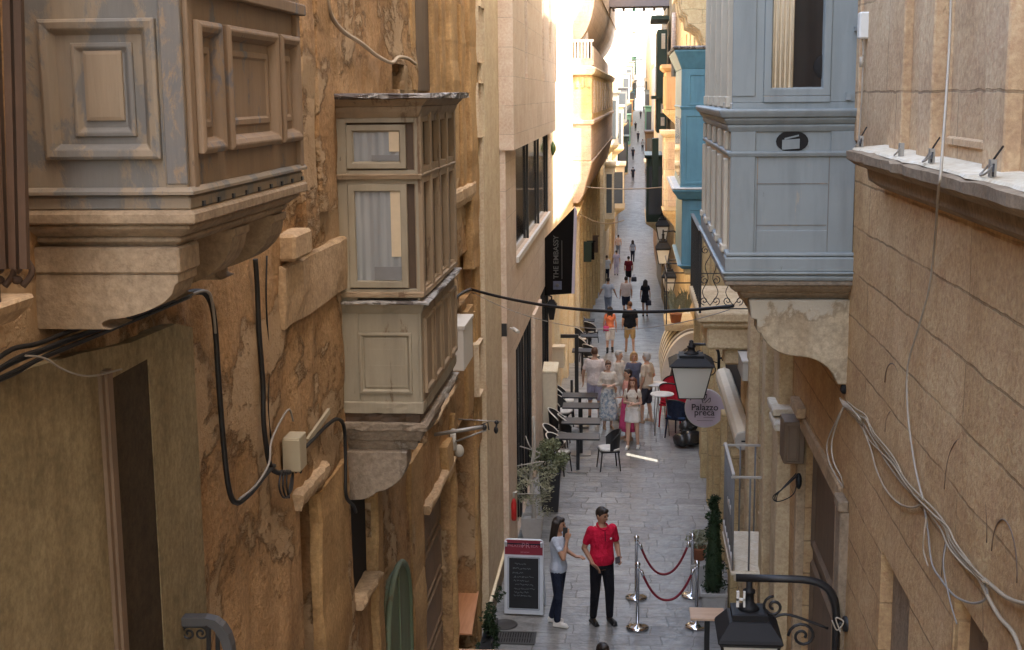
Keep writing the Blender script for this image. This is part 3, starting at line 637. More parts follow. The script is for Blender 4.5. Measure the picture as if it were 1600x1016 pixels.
# ------------------------------------------------------------------ things fixed to the near left wall
def cable(name, pts, r, mat, label, group=None, cat='cable', k=5, n=6):
    m = MB(); P = smooth(pts, k); m.tube(P, r, n); return solo(name, m, mat, label, cat, P[0], group)
def LP(px, py, off=.03): return at(px, py, X=XL+off)
cable('thick_cable', [LP(285, 462, .04), LP(305, 456, .05), LP(324, 462, .05), LP(335, 500, .05), LP(342, 600, .05), LP(350, 700, .05), LP(358, 765, .06), LP(370, 786, .07), LP(392, 770, .06), LP(412, 745, .05), LP(428, 728, .04)], .016, 'black_cable', 'thick black cable looping down the ochre wall below the first balcony')
cable('thin_cable', [LP(300, 460, .07), LP(322, 455, .075), LP(332, 475, .075), LP(340, 560, .03)], .008, 'grey_cable', 'short pale grey cable on top of the thick black cable bend')
cable('grey_cable', [LP(374, 780, .09), LP(400, 758, .09), LP(420, 725, .08), LP(424, 690, .06), LP(440, 655, .05), LP(452, 640, .05), LP(458, 658, .05)], .007, 'grey_cable', 'thin grey cable curving up beside the wall box')
cable('drop_pipe', [LP(399, 405, .04), LP(402, 450, .04), LP(405, 520, .04), LP(411, 600, .04), LP(412, 660, .04), LP(420, 720, .04), LP(432, 738, .04), LP(452, 738, .04)], .017, 'black_cable', 'straight black pipe running down the wall to the meter box', cat='pipe')
cable('thin_wire', [LP(417, 400, .02), LP(416, 470, .03), LP(420, 560, .02), LP(419, 640, .02), LP(424, 690, .02)], .006, 'black_cable', 'thin black wire beside the straight black pipe')
m = MB()
for k in range(3): m.tube(smooth([LP(440+k*4, 735, .05), LP(436+k*6, 760, .06), LP(444+k*4, 778, .06), LP(456-k*2, 765, .06), LP(458, 735, .05)], 5), .006, 6)
solo('coiled_cable', m, 'black_cable', 'small coil of black cable hanging under the meter box', 'cable', LP(448, 740))
cable('wall_cable', [LP(476, 700, .05), LP(492, 684, .04), LP(512, 664, .04), LP(528, 655, .05), LP(538, 670, .05), LP(540, 730, .05), LP(541, 775, .05), LP(552, 790, .05), LP(556, 800, .03)], .014, 'black_cable', 'black cable bending down beside the second balcony bracket')
m = MB(); a, b = LP(480, 690, .03), LP(514, 642, .03); m.bar(a, b, .02, .04); solo('cable_trunking', m, 'box_cream', 'pale cable trunking sloping up from the meter box', 'trunking', a)
m = MB()
for dx, dz, r in ((0, 0, .011), (.0, .03, .009), (.0, -.028, .008), (.02, .012, .007), (.02, -.015, .006)):
    m.tube(smooth([LP(-20, 588, .06)+Vector((dx,0,dz)), LP(20, 566, .07)+Vector((dx,0,dz*1.5)), LP(60, 550, .08)+Vector((dx,0,dz)), LP(110, 530, .09)+Vector((dx,0,dz)), LP(180, 505, .1)+Vector((dx,0,dz*.7)), LP(250, 478, .1)+Vector((dx,0,dz*.6)), LP(292, 462, .08)+Vector((dx,0,dz*.4))], 4), r, 6)
solo('cable_bundle', m, 'black_cable', 'bundle of dark cables sagging under the first balcony', 'cables', LP(60, 550))
cable('loose_wire', [LP(40, 556, .12), LP(70, 560, .13), LP(100, 578, .12), LP(140, 588, .1), LP(190, 577, .08)], .004, 'grey_cable', 'thin loose wire hanging off the dark cable bundle')
cable('white_cable', [LP(508, -30, .05), LP(516, 20, .06), LP(535, 48, .06), LP(565, 68, .06), LP(590, 88, .06), LP(612, 98, .06), LP(622, 90, .06), LP(636, 91, .06), LP(649, 100, .05)], .017, 'tan_cable', 'thick pale cable drooping across the upper plaster wall')
p0, p1 = LW(440, 695), LW(470, 695)
mb_ = thing('meter_box', 'cream electric meter box fixed to the ochre wall', 'meter box', p0)
z0, z1 = LW(458, 722).z, LW(458, 668).z
m = MB(); m.box(XL, XL+.11, p0.y+.02, p0.y+.2, z0, z1); put('case', m, 'box_cream', mb_, bevel=.006)
m = MB(); m.box(XL-.0, XL+.116, p0.y+.012, p0.y+.02, z0+.01, z1-.01); put('cover', m, 'box_cream', mb_, bevel=.003)
m = MB(); m.ell((XL+.06, p0.y+.1, z0-.01), (.012, .012, .02), 8, 6); m.ell((XL+.09, p0.y+.1, z0-.01), (.012, .012, .02), 8, 6); put('gland', m, 'black_cable', mb_)
a = LW(700, 545); x_ = XL+.02; y0 = LW(699, 540).y
ac = thing('wall_cabinet', 'pale grey metal cabinet on brackets beside the second balcony', 'cabinet', (XL, y0, LW(700,580).z))
m = MB(); m.box(XL-.02, XL+.20, y0+.0, y0+.9, at(708, 580, Y=y0).z, at(708, 515, Y=y0).z); put('case', m, 'ac_white', ac, bevel=.008)
m = MB(); m.box(XL-.02, XL+.215, y0-.012, y0+.91, at(708, 515, Y=y0).z, at(708, 511, Y=y0).z+.01); put('lid', m, 'ac_white', ac)
# projecting lamp arms
yl = LW(676, 680).y
la = thing('bracket_arm', 'grey tubular bracket arm with small hook pointing into the street', 'bracket', (XL, yl, at(676,680,Y=yl).z))
m = MB(); m.tube([at(668, 681, Y=yl), at(755, 667, Y=yl)], .022, 8); put('tube', m, 'galvanised', la)
m = MB(); m.ell(at(757, 668, Y=yl), (.028, .03, .035), 8, 6); m.tube([at(752, 664, Y=yl), at(762, 660, Y=yl), at(764, 672, Y=yl)], .008, 6); put('end_hook', m, 'black_iron', la)
m = MB(); m.tube([at(712, 690, Y=yl), at(760, 672, Y=yl)], .012, 6); put('stay', m, 'galvanised', la)
yl2 = LW(712, 656).y
lb = thing('wire_arm', 'thin horizontal rod with a dark insulator hanging at its tip', 'bracket', (XL, yl2, at(700,656,Y=yl2).z))
m = MB(); m.tube([at(716, 655, Y=yl2), at(783, 659, Y=yl2)], .009, 6); put('rod', m, 'galvanised', lb)
m = MB(); m.ell(at(776, 660, Y=yl2), (.03, .03, .03), 8, 6); m.ell(at(775, 672, Y=yl2), (.028, .028, .05), 8, 6); m.tube([at(776, 660, Y=yl2), at(775, 676, Y=yl2)], .012, 6); put('insulator', m, 'black_iron', lb)
p = LW(706, 695)
lamp = thing('wall_spotlight', 'small white wall spotlight on a plastered ledge below the bracket arm', 'spotlight', p)
m = MB(); q = at(708, 688, Y=p.y-.2); m.tube([q+Vector((0,0,.11)), q+Vector((0,0,-.12))], [.035, .045], 10); m.ell(q+Vector((0,0,.12)), (.035,.035,.03), 10, 6); put('housing', m, 'ac_white', lamp)
m = MB(); m.ell(q+Vector((.07, .03, -.14)), (.06, .05, .08), 10, 8); put('lamp_head', m, 'grey_plastic', lamp)
m = MB(); m.tube([q+Vector((-.01,0,-.1)), q+Vector((-.02,.05,-.5)), q+Vector((-.02,.1,-1.2))], .008, 6); put('lead', m, 'black_cable', lamp)
m = MB(); P = smooth([LP(735, 452, .05), LP(722, 458, .08), LP(712, 468, .05), LP(705, 490, .03)], 5); m.tube(P, .02, 6); solo('cable_end', m, 'black_cable', 'dark cable bending down the wall where the street wire starts', 'cable', P[0])
# wires across the street
def across(name, px0, py0, Y0, px1, py1, Y1, sag, r, mat, label):
    a, b = at(px0, py0, Y=Y0), at(px1, py1, Y=Y1); P = [a.lerp(b, i/20)+Vector((0,0,-sag*4*(i/20)*(1-i/20))) for i in range(21)]
    m = MB(); m.tube(P, r, 6); return solo(name, m, mat, label, 'cable', a)
ya = LW(735, 452).y; across('street_cable', 735, 452, ya, 1146, 478, 15.0, .17, .020, 'black_cable', 'thick black cable spanning the street between the two sides')
across('thin_cable', 736, 456, ya, 1140, 484, 15.2, .36, .005, 'grey_cable', 'hair thin wire sagging just under the thick black street cable')
across('far_cable', 897, 290, 46, 1040, 292, 48, .1, .02, 'grey_cable', 'pale wire crossing high over the middle of the street')
across('far_cable', 900, 330, 45, 975, 344, 50, .25, .02, 'tan_cable', 'pale wire sagging off the tall left balcony over the street')
# ------------------------------------------------------------------ right: near stone house
RY = lambda px, py=700: RW(px, py).y
yEndA = 13.2
rh = thing('stone_house', 'honey coloured block stone house along the right side with a weathered ledge', 'house', (XR, 2, 0))
n1 = (RY(1421, 950), RY(1376, 900), 0, 4.92, .1); n2 = (RY(1545, 990), RY(1491, 960), 0, RW(1492, 930).z+.02, .1)
dr = (RY(1309, 850), RY(1247, 850), 0, 4.72, .16)
nr = [n1, n2, dr]
m = wall(XR, 2, yEndA, 0, 7.36, nr, .25, .09, .010, 1, 11); 
put('lower_wall', m, 'right_wall', rh, fix=False)
m = wall(XR, 2, yEndA, 7.36, 18, [], .25, .2, .004, 1, 12); m.add([(XR,-9,0),(XR,2,0),(XR,2,18),(XR,-9,18)], [(0,1,2,3)]); mass(m, XR, -9, yEndA, 0, 18, 1); put('upper_wall', m, 'right_upper', rh, fix=False)
def rback(o, mat, name, root, x=XR):
    xb = x+o[4]-.02; m = MB(); m.box(xb, xb+.04, o[0], o[1], o[2], o[3]); return put(name, m, mat, root)
rback(n1, 'balcony_stone', 'niche', rh); rback(n2, 'door_brown', 'niche', rh)  # brown back of the nearer niche stands for stone in shade
d = rback(dr, 'door_brown', 'door', rh)
m = MB(); xb = XR+dr[4]-.03
for k in range(4): m.frame((xb, 0, 0), (0,1,0), (0,0,1), (-1,0,0), dr[0]+.1, dr[1]-.1, .2+k*1.12, 1.2+k*1.12, [(0,0),(.03,.03),(.07,.03),(.1,.0)])
put('door_panels', m, 'door_brown', d)
m = MB(); m.box(XR-.03, XR+.06, dr[0]-.16, dr[0]+.004, 0, dr[3]+.14); m.box(XR-.03, XR+.06, dr[1]-.004, dr[1]+.12, 0, dr[3]+.14); m.box(XR-.03, XR+.06, dr[0]+.005, dr[1]-.005, dr[3]-.004, dr[3]+.14); m.box(XR-.09, XR+.0, dr[1]-.35, dr[1]+.16, dr[3]+.143, dr[3]+.24)
put('door_surround', m, 'sill_stone', rh, bevel=.01)
m = MB(); ym = RY(1322, 800)
m.rings([[Vector((XR+a, ym+b, z)) for a, b in ((-.06,-.11),(-.06,.11),(.02,.12),(.02,-.12))] for z in (0, 4.5, 4.75)], True, False); m.box(XR-.075, XR+.0, ym-.12, ym+.12, 4.753, 4.84)
put('pipe_casing', m, 'balcony_stone', rh, bevel=.01)
# ledge (weathered cornice) on the wall
z1 = 7.44

m = MB(); rs = []; yA, yB = 3.0, at(1328, 240, X=XR-.22).y
n = 34
for i in range(n+1):
    y = yA+(yB-yA)*i/n; j = random.uniform(-.014, .014); k = random.uniform(-.006,.006)
    rs.append([(XR+.05, y, z1-.24), (XR-.02, y, z1-.24), (XR-.05, y, z1-.22), (XR-.10, y, z1-.19), (XR-.11, y, z1-.12), (XR-.19, y, z1-.09), (XR-.235-j, y, z1-.055), (XR-.24-j, y, z1+k-.005), (XR-.22-j, y, z1+k), (XR+.05, y, z1+.02)])
m.rings(rs, True, False); put('ledge', m, 'balcony_stone', rh)
m = MB(); rs = []
for i in range(n+1):
    y = yA+.05+(yB-yA-.06)*i/n; j = random.uniform(-.03, .012); rs.append([(XR-.215-j, y, z1+.004), (XR-.205-j, y, z1+.016), (XR+.05, y, z1+.036), (XR+.05, y, z1+.01)])
m.rings(rs, True, False); put('ledge_top', m, 'pale_stone', rh)
for k, (a, b) in enumerate([(3.3, 5.95)]):
    m = MB(); m.box(XR-.09, XR+.03, a, a+.5, z1-.33, z1-.243); put('ledge_bracket', m, 'balcony_stone', rh, bevel=.02)
# flat pilasters and panel mouldings above the ledge
U_ = (0,1,0); W_ = (0,0,1); N_ = (-1,0,0)
for (pa, pb, pr) in [(1424, 1406, .05), (1480, 1458, .075), (1566, 1600, .07), (1346, 1334, .02)]:
    ya_, yb_ = sorted((RY(pa, 120), RY(pb, 120))); m = MB(); m.box(XR-pr, XR+.03, ya_, yb_, z1+.02, 12); put('pilaster', m, 'right_upper', rh, bevel=.008)
m = MB(); ya_, yb_ = RY(1560, 120), RY(1486, 120)
m.frame((XR-.004,0,0), U_, W_, N_, ya_, yb_, z1+.1, 10, [(0,0),(.0,.015),(.03,.015),(.04,.0)]); put('wall_panel', m, 'right_upper', rh)
# carved looping block edges in the lower wall (shallow arched grooves)
for (px, py, w_, h_) in [(1397, 570, .28, .17), (1398, 645, .28, .19), (1512, 690, .42, .36), (1508, 810, .42, .45), (1572, 815, .2, .2)]:
    p = RW(px, py); pts = [Vector((XR+.002, p.y+w_*math.cos(t), p.z-h_+h_*1.0*math.sin(t))) for t in [math.pi*i/14 for i in range(15)]]
    m = MB(); m.tube(pts, .0045, 5); put('carved_groove', m, 'door_brown', rh)
# hooks and floodlight brackets standing on the ledge
def hook(px, py, loop, label, arm=True):
    p = at(px, py, X=XR-.16); b = Vector((XR-.16, p.y, z1+.015)); t = thing('cable_bracket', label, 'bracket', b, group='small metal brackets along the right ledge')
    m = MB(); 
    for s in (-1, 1): m.box(b.x-.012, b.x+.012, b.y-.004+s*.012-.004, b.y+s*.012+.006, b.z+.005, b.z+.075)
    put('clip', m, 'galvanised', t)
    if arm:
        m = MB(); m.bar(b+Vector((0,-.02,.05)), b+Vector((-.02,-.09,.02)), .008, .02); m.bar(b+Vector((0,-.0,.07)), b+Vector((.02,-.07,.13)), .005, .007); put('arm', m, 'dark_metal', t)
    m = MB(); m.tube(smooth([b+Vector((0,0,.07)), b+Vector((-.01,.07*loop,.03)), b+Vector((-.03,.06*loop,-.01+.02)), b+Vector((-.03,-.02,-.0+.02)), b+Vector((-.01,-.04,.05))], 6), .005, 6); put('wire_loop', m, 'grey_cable', t)
hook(1345, 232, .6, 'metal bracket at the far end of the right ledge by the blue balcony'); hook(1408, 240, .5, 'plain double clip without an arm on the right ledge', False)
hook(1456, 236, .9, 'metal bracket with upright arm left of the pale hanging cable'); hook(1551, 255, 1.1, 'largest metal bracket with wire loop, nearest end of the right ledge')
p = RW(1355, 40)
wl_ = thing('wall_lamp', 'small white wall fitting high on the right with short cable', 'wall lamp', p)
m = MB(); m.box(XR-.06, XR+.01, p.y-.05, p.y+.05, p.z-.09, p.z+.09); put('case', m, 'white_metal', wl_, bevel=.01)
m = MB(); m.tube(smooth([p+Vector((-.03,0,-.09)), p+Vector((-.02,.0,-.2)), p+Vector((-.02,.0,-.45)), p+Vector((-.02,.03,-.62)), p+Vector((-.03,.03,-.8)), p+Vector((-.05,.03,-.92))], 5), .006, 6); m.tube([p+Vector((-.03,0,-.21)), p+Vector((-.03,0,-.28))], .014, 6); put('lead', m, 'white_cable', wl_)
# cables on the right wall
def RPt(px, py, off=.025): return at(px, py, X=XR-off)
cable('hanging_cable', [RPt(1487, -40, .1), RPt(1484, 60, .12), RPt(1478, 160, .18), at(1470, 270, X=XR-.27), at(1466, 300, X=XR-.24), RPt(1460, 385, .06), RPt(1452, 450, .03), RPt(1436, 510, .03), RPt(1421, 560, .03), RPt(1417, 600, .03), RPt(1420, 660, .03), RPt(1430, 730, .03), RPt(1442, 780, .04)], .0065, 'white_cable', 'single pale cable hanging over the right ledge and down the block wall')
def bundle(lab, offs, r, mat, name):
    base = [(1318, 633), (1332, 645), (1350, 655), (1362, 680), (1380, 702), (1395, 722), (1412, 752), (1430, 775), (1444, 790), (1462, 808), (1476, 825), (1486, 850), (1505, 876), (1520, 892), (1538, 912)]
    m = MB()
    for (dx, dy, ph) in offs:
        P = [RPt(px+dx+3*math.sin(ph+i*.9), py+dy+3*math.cos(ph*2+i*.7), .03+.012*math.sin(ph+i)) for i, (px, py) in enumerate(base)]; m.tube(smooth(P, 4), r, 6)
    return solo(name, m, mat, lab, 'cables', RPt(1318, 633))
bundle('bundle of pale cables clipped slantwise down the right block wall', [(0,0,0), (3,-3,1.3), (-2,3,2.2), (4,1,3.9)], .0058, 'tan_cable', 'cable_bundle')
cable('looped_cable', [RPt(1322, 640), RPt(1345, 665), RPt(1360, 700), RPt(1368, 730), RPt(1382, 762), RPt(1402, 785), RPt(1424, 793), RPt(1441, 788)], .0065, 'tan_cable', 'lower pale cable drooping in a long loop under the slanting bundle')
cable('looped_cable', [RPt(1345, 655), RPt(1366, 690), RPt(1385, 722), RPt(1405, 750), RPt(1425, 772), RPt(1442, 780)], .006, 'tan_cable', 'upper pale cable drooping slightly under the slanting bundle')
cable('cable_run', [RPt(1538, 905), RPt(1555, 920), RPt(1575, 935), RPt(1600, 943), RPt(1640, 946)], .010, 'tan_cable', 'pale cable branching level to the right edge near the bottom')
cable('cable_run', [RPt(1505, 876), RPt(1530, 905), RPt(1545, 935), RPt(1562, 965), RPt(1580, 985), RPt(1592, 1010), RPt(1605, 1060)], .010, 'tan_cable', 'pale cable continuing steeply down to the bottom right corner')
cable('sagging_cable', [RPt(1444, 790), RPt(1450, 830), RPt(1456, 880), RPt(1470, 905), RPt(1490, 930), RPt(1515, 942), RPt(1535, 940), RPt(1543, 928), RPt(1538, 912)], .006, 'grey_cable', 'dark thin cable sagging in a wide loop beneath the slanting bundle')
cable('loose_cable_end', [RPt(1448, 808, .03), RPt(1444, 835, .05), RPt(1443, 860, .05), RPt(1450, 885, .05)], .005, 'tan_cable', 'short pale cable end dangling below the slanting bundle')
cable('loose_cable_end', [RPt(1478, 850, .03), RPt(1474, 880, .05), RPt(1478, 910, .05), RPt(1486, 945, .05), RPt(1495, 975, .04)], .004, 'grey_cable', 'two thin wire ends hanging beside the sagging cable loop')
m = MB()
for dx in (0, 7): m.tube(smooth([RPt(1320, 632, .05), RPt(1308+dx*.3, 655, .08), RPt(1293+dx, 690, .1), RPt(1295+dx, 720, .1), RPt(1307+dx, 745, .06), RPt(1318, 762, .03)], 5), .006, 6)
solo('cable_loop', m, 'white_cable', 'pair of pale cables bowing out left below the grey balcony bracket', 'cables', RPt(1320, 632))
m = MB()
for k in range(5): m.tube(smooth([RPt(1312+k*3, 622+k*2, .03), RPt(1318+k*2, 634, .07), RPt(1326+k*4, 640+k*3, .06), RPt(1334+k*3, 648+k*4, .03)], 4), .006, 6)
solo('cable_tangle', m, 'white_cable', 'tangled knot of pale cables under the tip of the grey bracket', 'cables', RPt(1320, 634))

# ------------------------------------------------------------------ blue closed balcony
yf = RY(1331, 440); xf = at(1140, 400, Y=yf).x; yk = at(1100, 400, X=xf).y
zf = lambda py: at(1240, py, Y=yf).z
BP = lambda px, py: at(px, py, Y=yf)
bb = thing('closed_balcony', 'pale blue painted wooden closed balcony on a stone bracket, right side', 'balcony', (XR, yf, zf(440)))
zt = zf(-140)
m = MB(); m.box(xf+.05, XR, yf+.10, yk-.05, zf(436), zf(160)); put('body', m, 'brown_wood', bb)
O, U, V, N = (0, yf, 0), (1,0,0), (0,0,1), (0,-1,0)
u = lambda px: BP(px, 250).x
m = MB()
m.box(xf, XR-.002, yf, yf+.05, zf(436), zf(160)); m.box(xf, u(1191), yf, yf+.05, zf(160), zt); m.box(u(1294), XR-.002, yf, yf+.05, zf(160), zt)
m.box(xf-.006, u(1180), yf-.018, yf, zf(398), zf(205)); m.box(u(1297), XR-.002, yf-.018, yf, zf(240), zf(205)); m.box(u(1184), u(1296), yf-.008, yf, zf(398), zf(360)+.0)
m.box(xf-.004, u(1178), yf-.010, yf, zf(150), zt)
put('front_boards', m, 'blue_paint', bb, bevel=.006)
m = MB(); 
for py in (287, 352): m.box(u(1183), u(1294), yf-.004, yf+.01, zf(py)-.003, zf(py)+.003)
m.box(u(1184)-.003, u(1184)+.003, yf-.003, yf+.01, zf(398), zf(245)); m.box(u(1296)-.003, u(1296)+.003, yf-.003, yf+.01, zf(398), zf(245))
put('board_joints', m, 'weathered_blue', bb)
def bcourse(name, z0, z1, out, lip=.0, mat='blue_paint', x=None, y0=None, y1=None, bv=.005):
    x = xf if x is None else x; y0 = yf if y0 is None else y0; y1 = yk if y1 is None else y1
    rs = [[(XR+.05, y0-o, z), (x-o, y0-o, z), (x-o, y1+o, z), (XR+.05, y1+o, z)] for z, o in [(z0, out-lip), (z0*.5+z1*.5, out-lip*.3), (z1-.01, out), (z1, out-.01)]]
    m = MB(); m.rings(rs, True, False); return put(name, m, mat, bb, bevel=bv)
bcourse('sill_rail', zf(183), zf(170), .10, .02); bcourse('sill_moulding', zf(194), zf(183), .065, .03); bcourse('sill_moulding', zf(206), zf(194), .035, .02)
bcourse('middle_rail', zf(245), zf(236), .03, .01); bcourse('lower_rail', zf(400), zf(394), .03); bcourse('skirting', zf(424), zf(401), .035, -.0); bcourse('skirting_lip', zf(430), zf(424), .06, .02); bcourse('skirting_base', zf(438), zf(430), .045, .01)
bcourse('stone_slab', zf(446), zf(438), .03, .0, 'corbel_dirty', bv=.01); bcourse('stone_moulding', zf(458), zf(446), .0, .05, 'balcony_stone', bv=.01); bcourse('stone_moulding', zf(470), zf(458), -.08, .05, 'balcony_stone', bv=.01)
m = MB(); m.frame(O, U, V, N, u(1191), u(1294), zf(150), zt, [(0,-.01),(0,.012),(.05,.014),(.055,.004),(.062,-.02)], False); m.box(u(1191), u(1294), yf-.016, yf+.03, zf(160), zf(150)-.002)
s = put('sash', m, 'blue_paint', bb, bevel=.003)
m = MB(); m.box(u(1191)+.04, u(1294)-.04, yf+.022, yf+.026, zf(150)+.03, zt); put('pane', m, 'dark_glass', s)
m = MB(); m.box(u(1196), u(1234), yf+.012, yf+.018, zf(143), zt)
for k in range(6): m.tube([(u(1198)+k*.033, yf+.012, zf(143)), (u(1198)+k*.033, yf+.012, zt)], .010, 5)
put('curtain', m, 'curtain', s)
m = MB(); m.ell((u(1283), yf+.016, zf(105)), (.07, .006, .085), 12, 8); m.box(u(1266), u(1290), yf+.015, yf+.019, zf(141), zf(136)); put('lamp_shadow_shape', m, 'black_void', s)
# the broken oval vent with a card stuffed in it
m = MB(); cx, cz = u(1237), zf(221); m.prism([(cx+.115*math.cos(t), yf-.006, cz+.078*max(-.9, min(.9, math.sin(t)))) for t in [2*math.pi*i/20 for i in range(20)]], (0, .02, 0)); v = put('vent_hole', m, 'black_void', bb)
m = MB(); m.obox((cx-.01, yf-.012, cz-.02), (.062,0,.004), (0,.004,0), (0,0,.035)); m.obox((cx-.005, yf-.014, cz+.03), (.05,0,.012), (0,.004,0), (0,0,.006)); put('loose_slat', m, 'blue_paint', v)
# side towards the street end: slim pilasters, glazing above
m = MB(); m.box(xf, xf+.05, yf+.05, yk, zf(436), zf(160)); ns = 5
for i in range(ns):
    y = yf+.30+(yk-yf-.45)*i/(ns-1)
    m.box(xf-.035, xf, y-.07, y+.07, zf(390), zf(250)); m.box(xf-.05, xf, y-.085, y+.085, zf(400), zf(388)); m.box(xf-.03, xf, y-.06, y+.06, zf(236), zf(206)); m.box(xf-.02, xf+.05, y-.03, y+.03, zf(170), zt); m.box(xf-.03, xf+.05, y-.05, y+.05, zf(168), zf(150))
m.box(xf, xf+.05, yf+.05, yk, zt-.05, zt)
put('side_pilasters', m, 'blue_side', bb, bevel=.006)
m = MB(); m.box(xf+.03, xf+.035, yf+.1, yk-.05, zf(168), zt); put('side_glass', m, 'window_glass', bb)
m = MB(); m.box(u(1330)-.01, u(1330)+.012, yf-.04, yf, zf(50), zf(44)); m.box(u(1318), u(1326), yf-.03, yf, zf(157), zf(146)); put('hinge', m, 'blue_paint', bb)
m = MB(); m.box(xf-.03, XR, yf+.0, yk, zt, zt+.1); put('roof', m, 'lead_roof', bb)
# bracket block + ogee bracket (grey, stained)
xt = BP(1176, 480).x; xo = BP(1183, 520).x
def rbracket(y, th, mat='corbel_grey'):
    g = lambda px, py: (BP(px, py).x, BP(px, py).z)
    p = [g(1338, 471), g(1172, 471), g(1175, 500), g(1184, 502), g(1184, 521)]
    p += [(a.x, a.z) for a in bez((*[g(1190,524)[0]],0,g(1190,524)[1]), (g(1200,548)[0],0,g(1200,548)[1]), (g(1220,558)[0],0,g(1220,558)[1]), (g(1248,560)[0],0,g(1248,560)[1]), 7)]
    p += [(a.x, a.z) for a in bez((g(1252,560)[0],0,g(1252,560)[1]), (g(1285,562)[0],0,g(1285,562)[1]), (g(1303,580)[0],0,g(1303,580)[1]), (g(1311,604)[0],0,g(1311,604)[1]), 7)] + [g(1338, 604)]
    m = MB(); m.prism([(a, y, b) for a, b in p], (0, th, 0)); return put('bracket', m, mat, bb, bevel=.008)
rbracket(yf+.06, .26); rbracket((yf+yk)/2, .26, 'balcony_stone'); rbracket(yk-.4, .26, 'balcony_stone')
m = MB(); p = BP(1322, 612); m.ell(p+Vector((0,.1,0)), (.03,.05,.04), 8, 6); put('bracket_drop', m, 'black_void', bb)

# ------------------------------------------------------------------ right: middle houses beyond the blue balcony
def pil(root, y0, y1, proud, z0=0, z1=14, mat='limestone_smooth', x=XR):
    m = MB(); m.box(x-proud, x+.05, y0, y1, z0, z1); return put('pilaster', m, mat, root, bevel=.012)
mh = thing('stone_house', 'golden stone house with pilasters behind the white railed little balcony', 'house', (XR, yEndA, 0))
yB = 25.0
w1 = (RY(1158, 580), RY(1128, 580), RW(1143, 612).z, RW(1143, 545).z, .06); w2 = (15.2, 16.5, 2.62, 5.2, .35); w3 = (17.8, 19.2, .1, 3.1, .3); w4 = (20.5, 21.8, 0, 2.9, .3); w5 = (13.75, 14.3, 0, 2.6, .3)
mo = [w1, w2, w3, w4]
m = wall(XR+.0, yEndA, yB, 0, 17.5, mo, .3, None, 0, 1); mass(m, XR, yEndA, yB, 0, 17.5, 1, 2.2); put('wall', m, 'limestone', mh, fix=False)  # body kept shallow so the sun can reach the added slit beyond
rback(w1, 'black_void', 'dark_window', mh); rback(w2, 'black_void', 'balcony_door', mh); rback(w3, 'door_brown', 'door', mh); rback(w4, 'black_void', 'doorway', mh)
for (a, b, pr) in [(13.2, 13.55, .14), (13.7, 14.35, .07), (14.45, 14.8, .15), (16.7, 17.1, .12), (17.25, 17.6, .06), (19.4, 19.8, .11), (22.0, 22.35, .09), (23.2, 23.7, .13)]: pil(mh, a, b, pr, 0, 2.55 if 19 < a < 23 else 12, 'warm_pilaster' if a > 19 else 'limestone_smooth')
m = MB()
for (px, py, dz) in [(1238, 634, .05), (1242, 657, .05)]:
    p = RW(px, py); m.box(XR-.22, XR+.05, p.y-.25, p.y+.3, p.z-dz, p.z+.02)
put('stone_shelf', m, 'pale_stone', mh, bevel=.01)
# brown hanging box and its cables
p = RW(1254, 700); yb_ = p.y
hb = thing('wooden_box', 'brown wooden box fixed to the wall under the stone shelves, right', 'box', (XR, yb_, p.z))
m = MB(); a, b = at(1224, 725, Y=yb_), at(1254, 660, Y=yb_); m.box(a.x, XR+.02, yb_, yb_+.35, a.z, b.z); put('case', m, 'door_brown', hb, bevel=.008)
m = MB(); m.frame((0, yb_, 0), (1,0,0), (0,0,1), (0,-1,0), a.x+.02, b.x-.02, a.z+.02, b.z-.02, [(0,.0),(.01,.01),(.025,.01),(.03,.002)]); put('lid', m, 'door_brown', hb)
m = MB()
for k in range(3): m.tube(smooth([at(1250-k*3, 740, Y=yb_), at(1228-k*4, 760+k*3, Y=yb_-.1), at(1208+k*3, 776, Y=yb_-.1), at(1216, 784, Y=yb_-.1), at(1240, 772, Y=yb_), at(1246, 745, Y=yb_)], 5), .005, 6)
m.ell(at(1248, 752, Y=yb_), (.03,.04,.08), 8, 6)
solo('cable_coil', m, 'black_cable', 'dark cables looped out from the wall below the brown box', 'cables', at(1250, 740, Y=yb_))
# little balcony with white rails
yj0, yj1 = 14.6, 16.0; xj = at(1147, 745, Y=yj0).x; zj = at(1180, 892, Y=yj0).z; zr = at(1150, 746, Y=yj0).z
jb = thing('small_balcony', 'small stone balcony with thin white rails above the lower lantern', 'balcony', (XR, yj0, zj))
m = MB(); m.box(xj+.02, XR+.02, yj0, yj1, zj-.13, zj); m.box(xj-.02, XR, yj0-.04, yj1+.04, zj-.05, zj-.012); put('slab', m, 'pale_stone', jb, bevel=.01)
m = MB(); m.box(xj+.25, XR, yj0+.2, yj0+.45, zj-.55, zj-.133); m.box(xj+.25, XR, yj1-.45, yj1-.2, zj-.55, zj-.133); put('bracket', m, 'sill_stone', jb, bevel=.02)
m = MB()
for y in (yj0, yj1): m.box(xj-.03, XR+.0, y-.012, y+.012, zr-.012, zr+.012)
m.box(xj-.02, xj+.012, yj0, yj1, zr+.013, zr+.035); put('top_rail', m, 'rail_grey', jb)
m = MB()
for y in (yj0, yj1):
    for x in (xj+.18, xj+.36): m.tube([(x, y, zj), (x, y, zr)], .011, 6)
for i in range(7): y = yj0+(yj1-yj0)*i/6; m.tube([(xj, y, zj), (xj, y, zr)], .010, 6)
put('bars', m, 'lamp_grey', jb)
m = MB(); m.box(xj-.016, xj+.012, yj0+.0, yj1, zj+.02, zj+.14); m.box(xj-.01, xj+.012, yj0+.3, yj1-.6, zj+.55, zj+.62); put('kick_plate', m, 'rail_grey', jb)
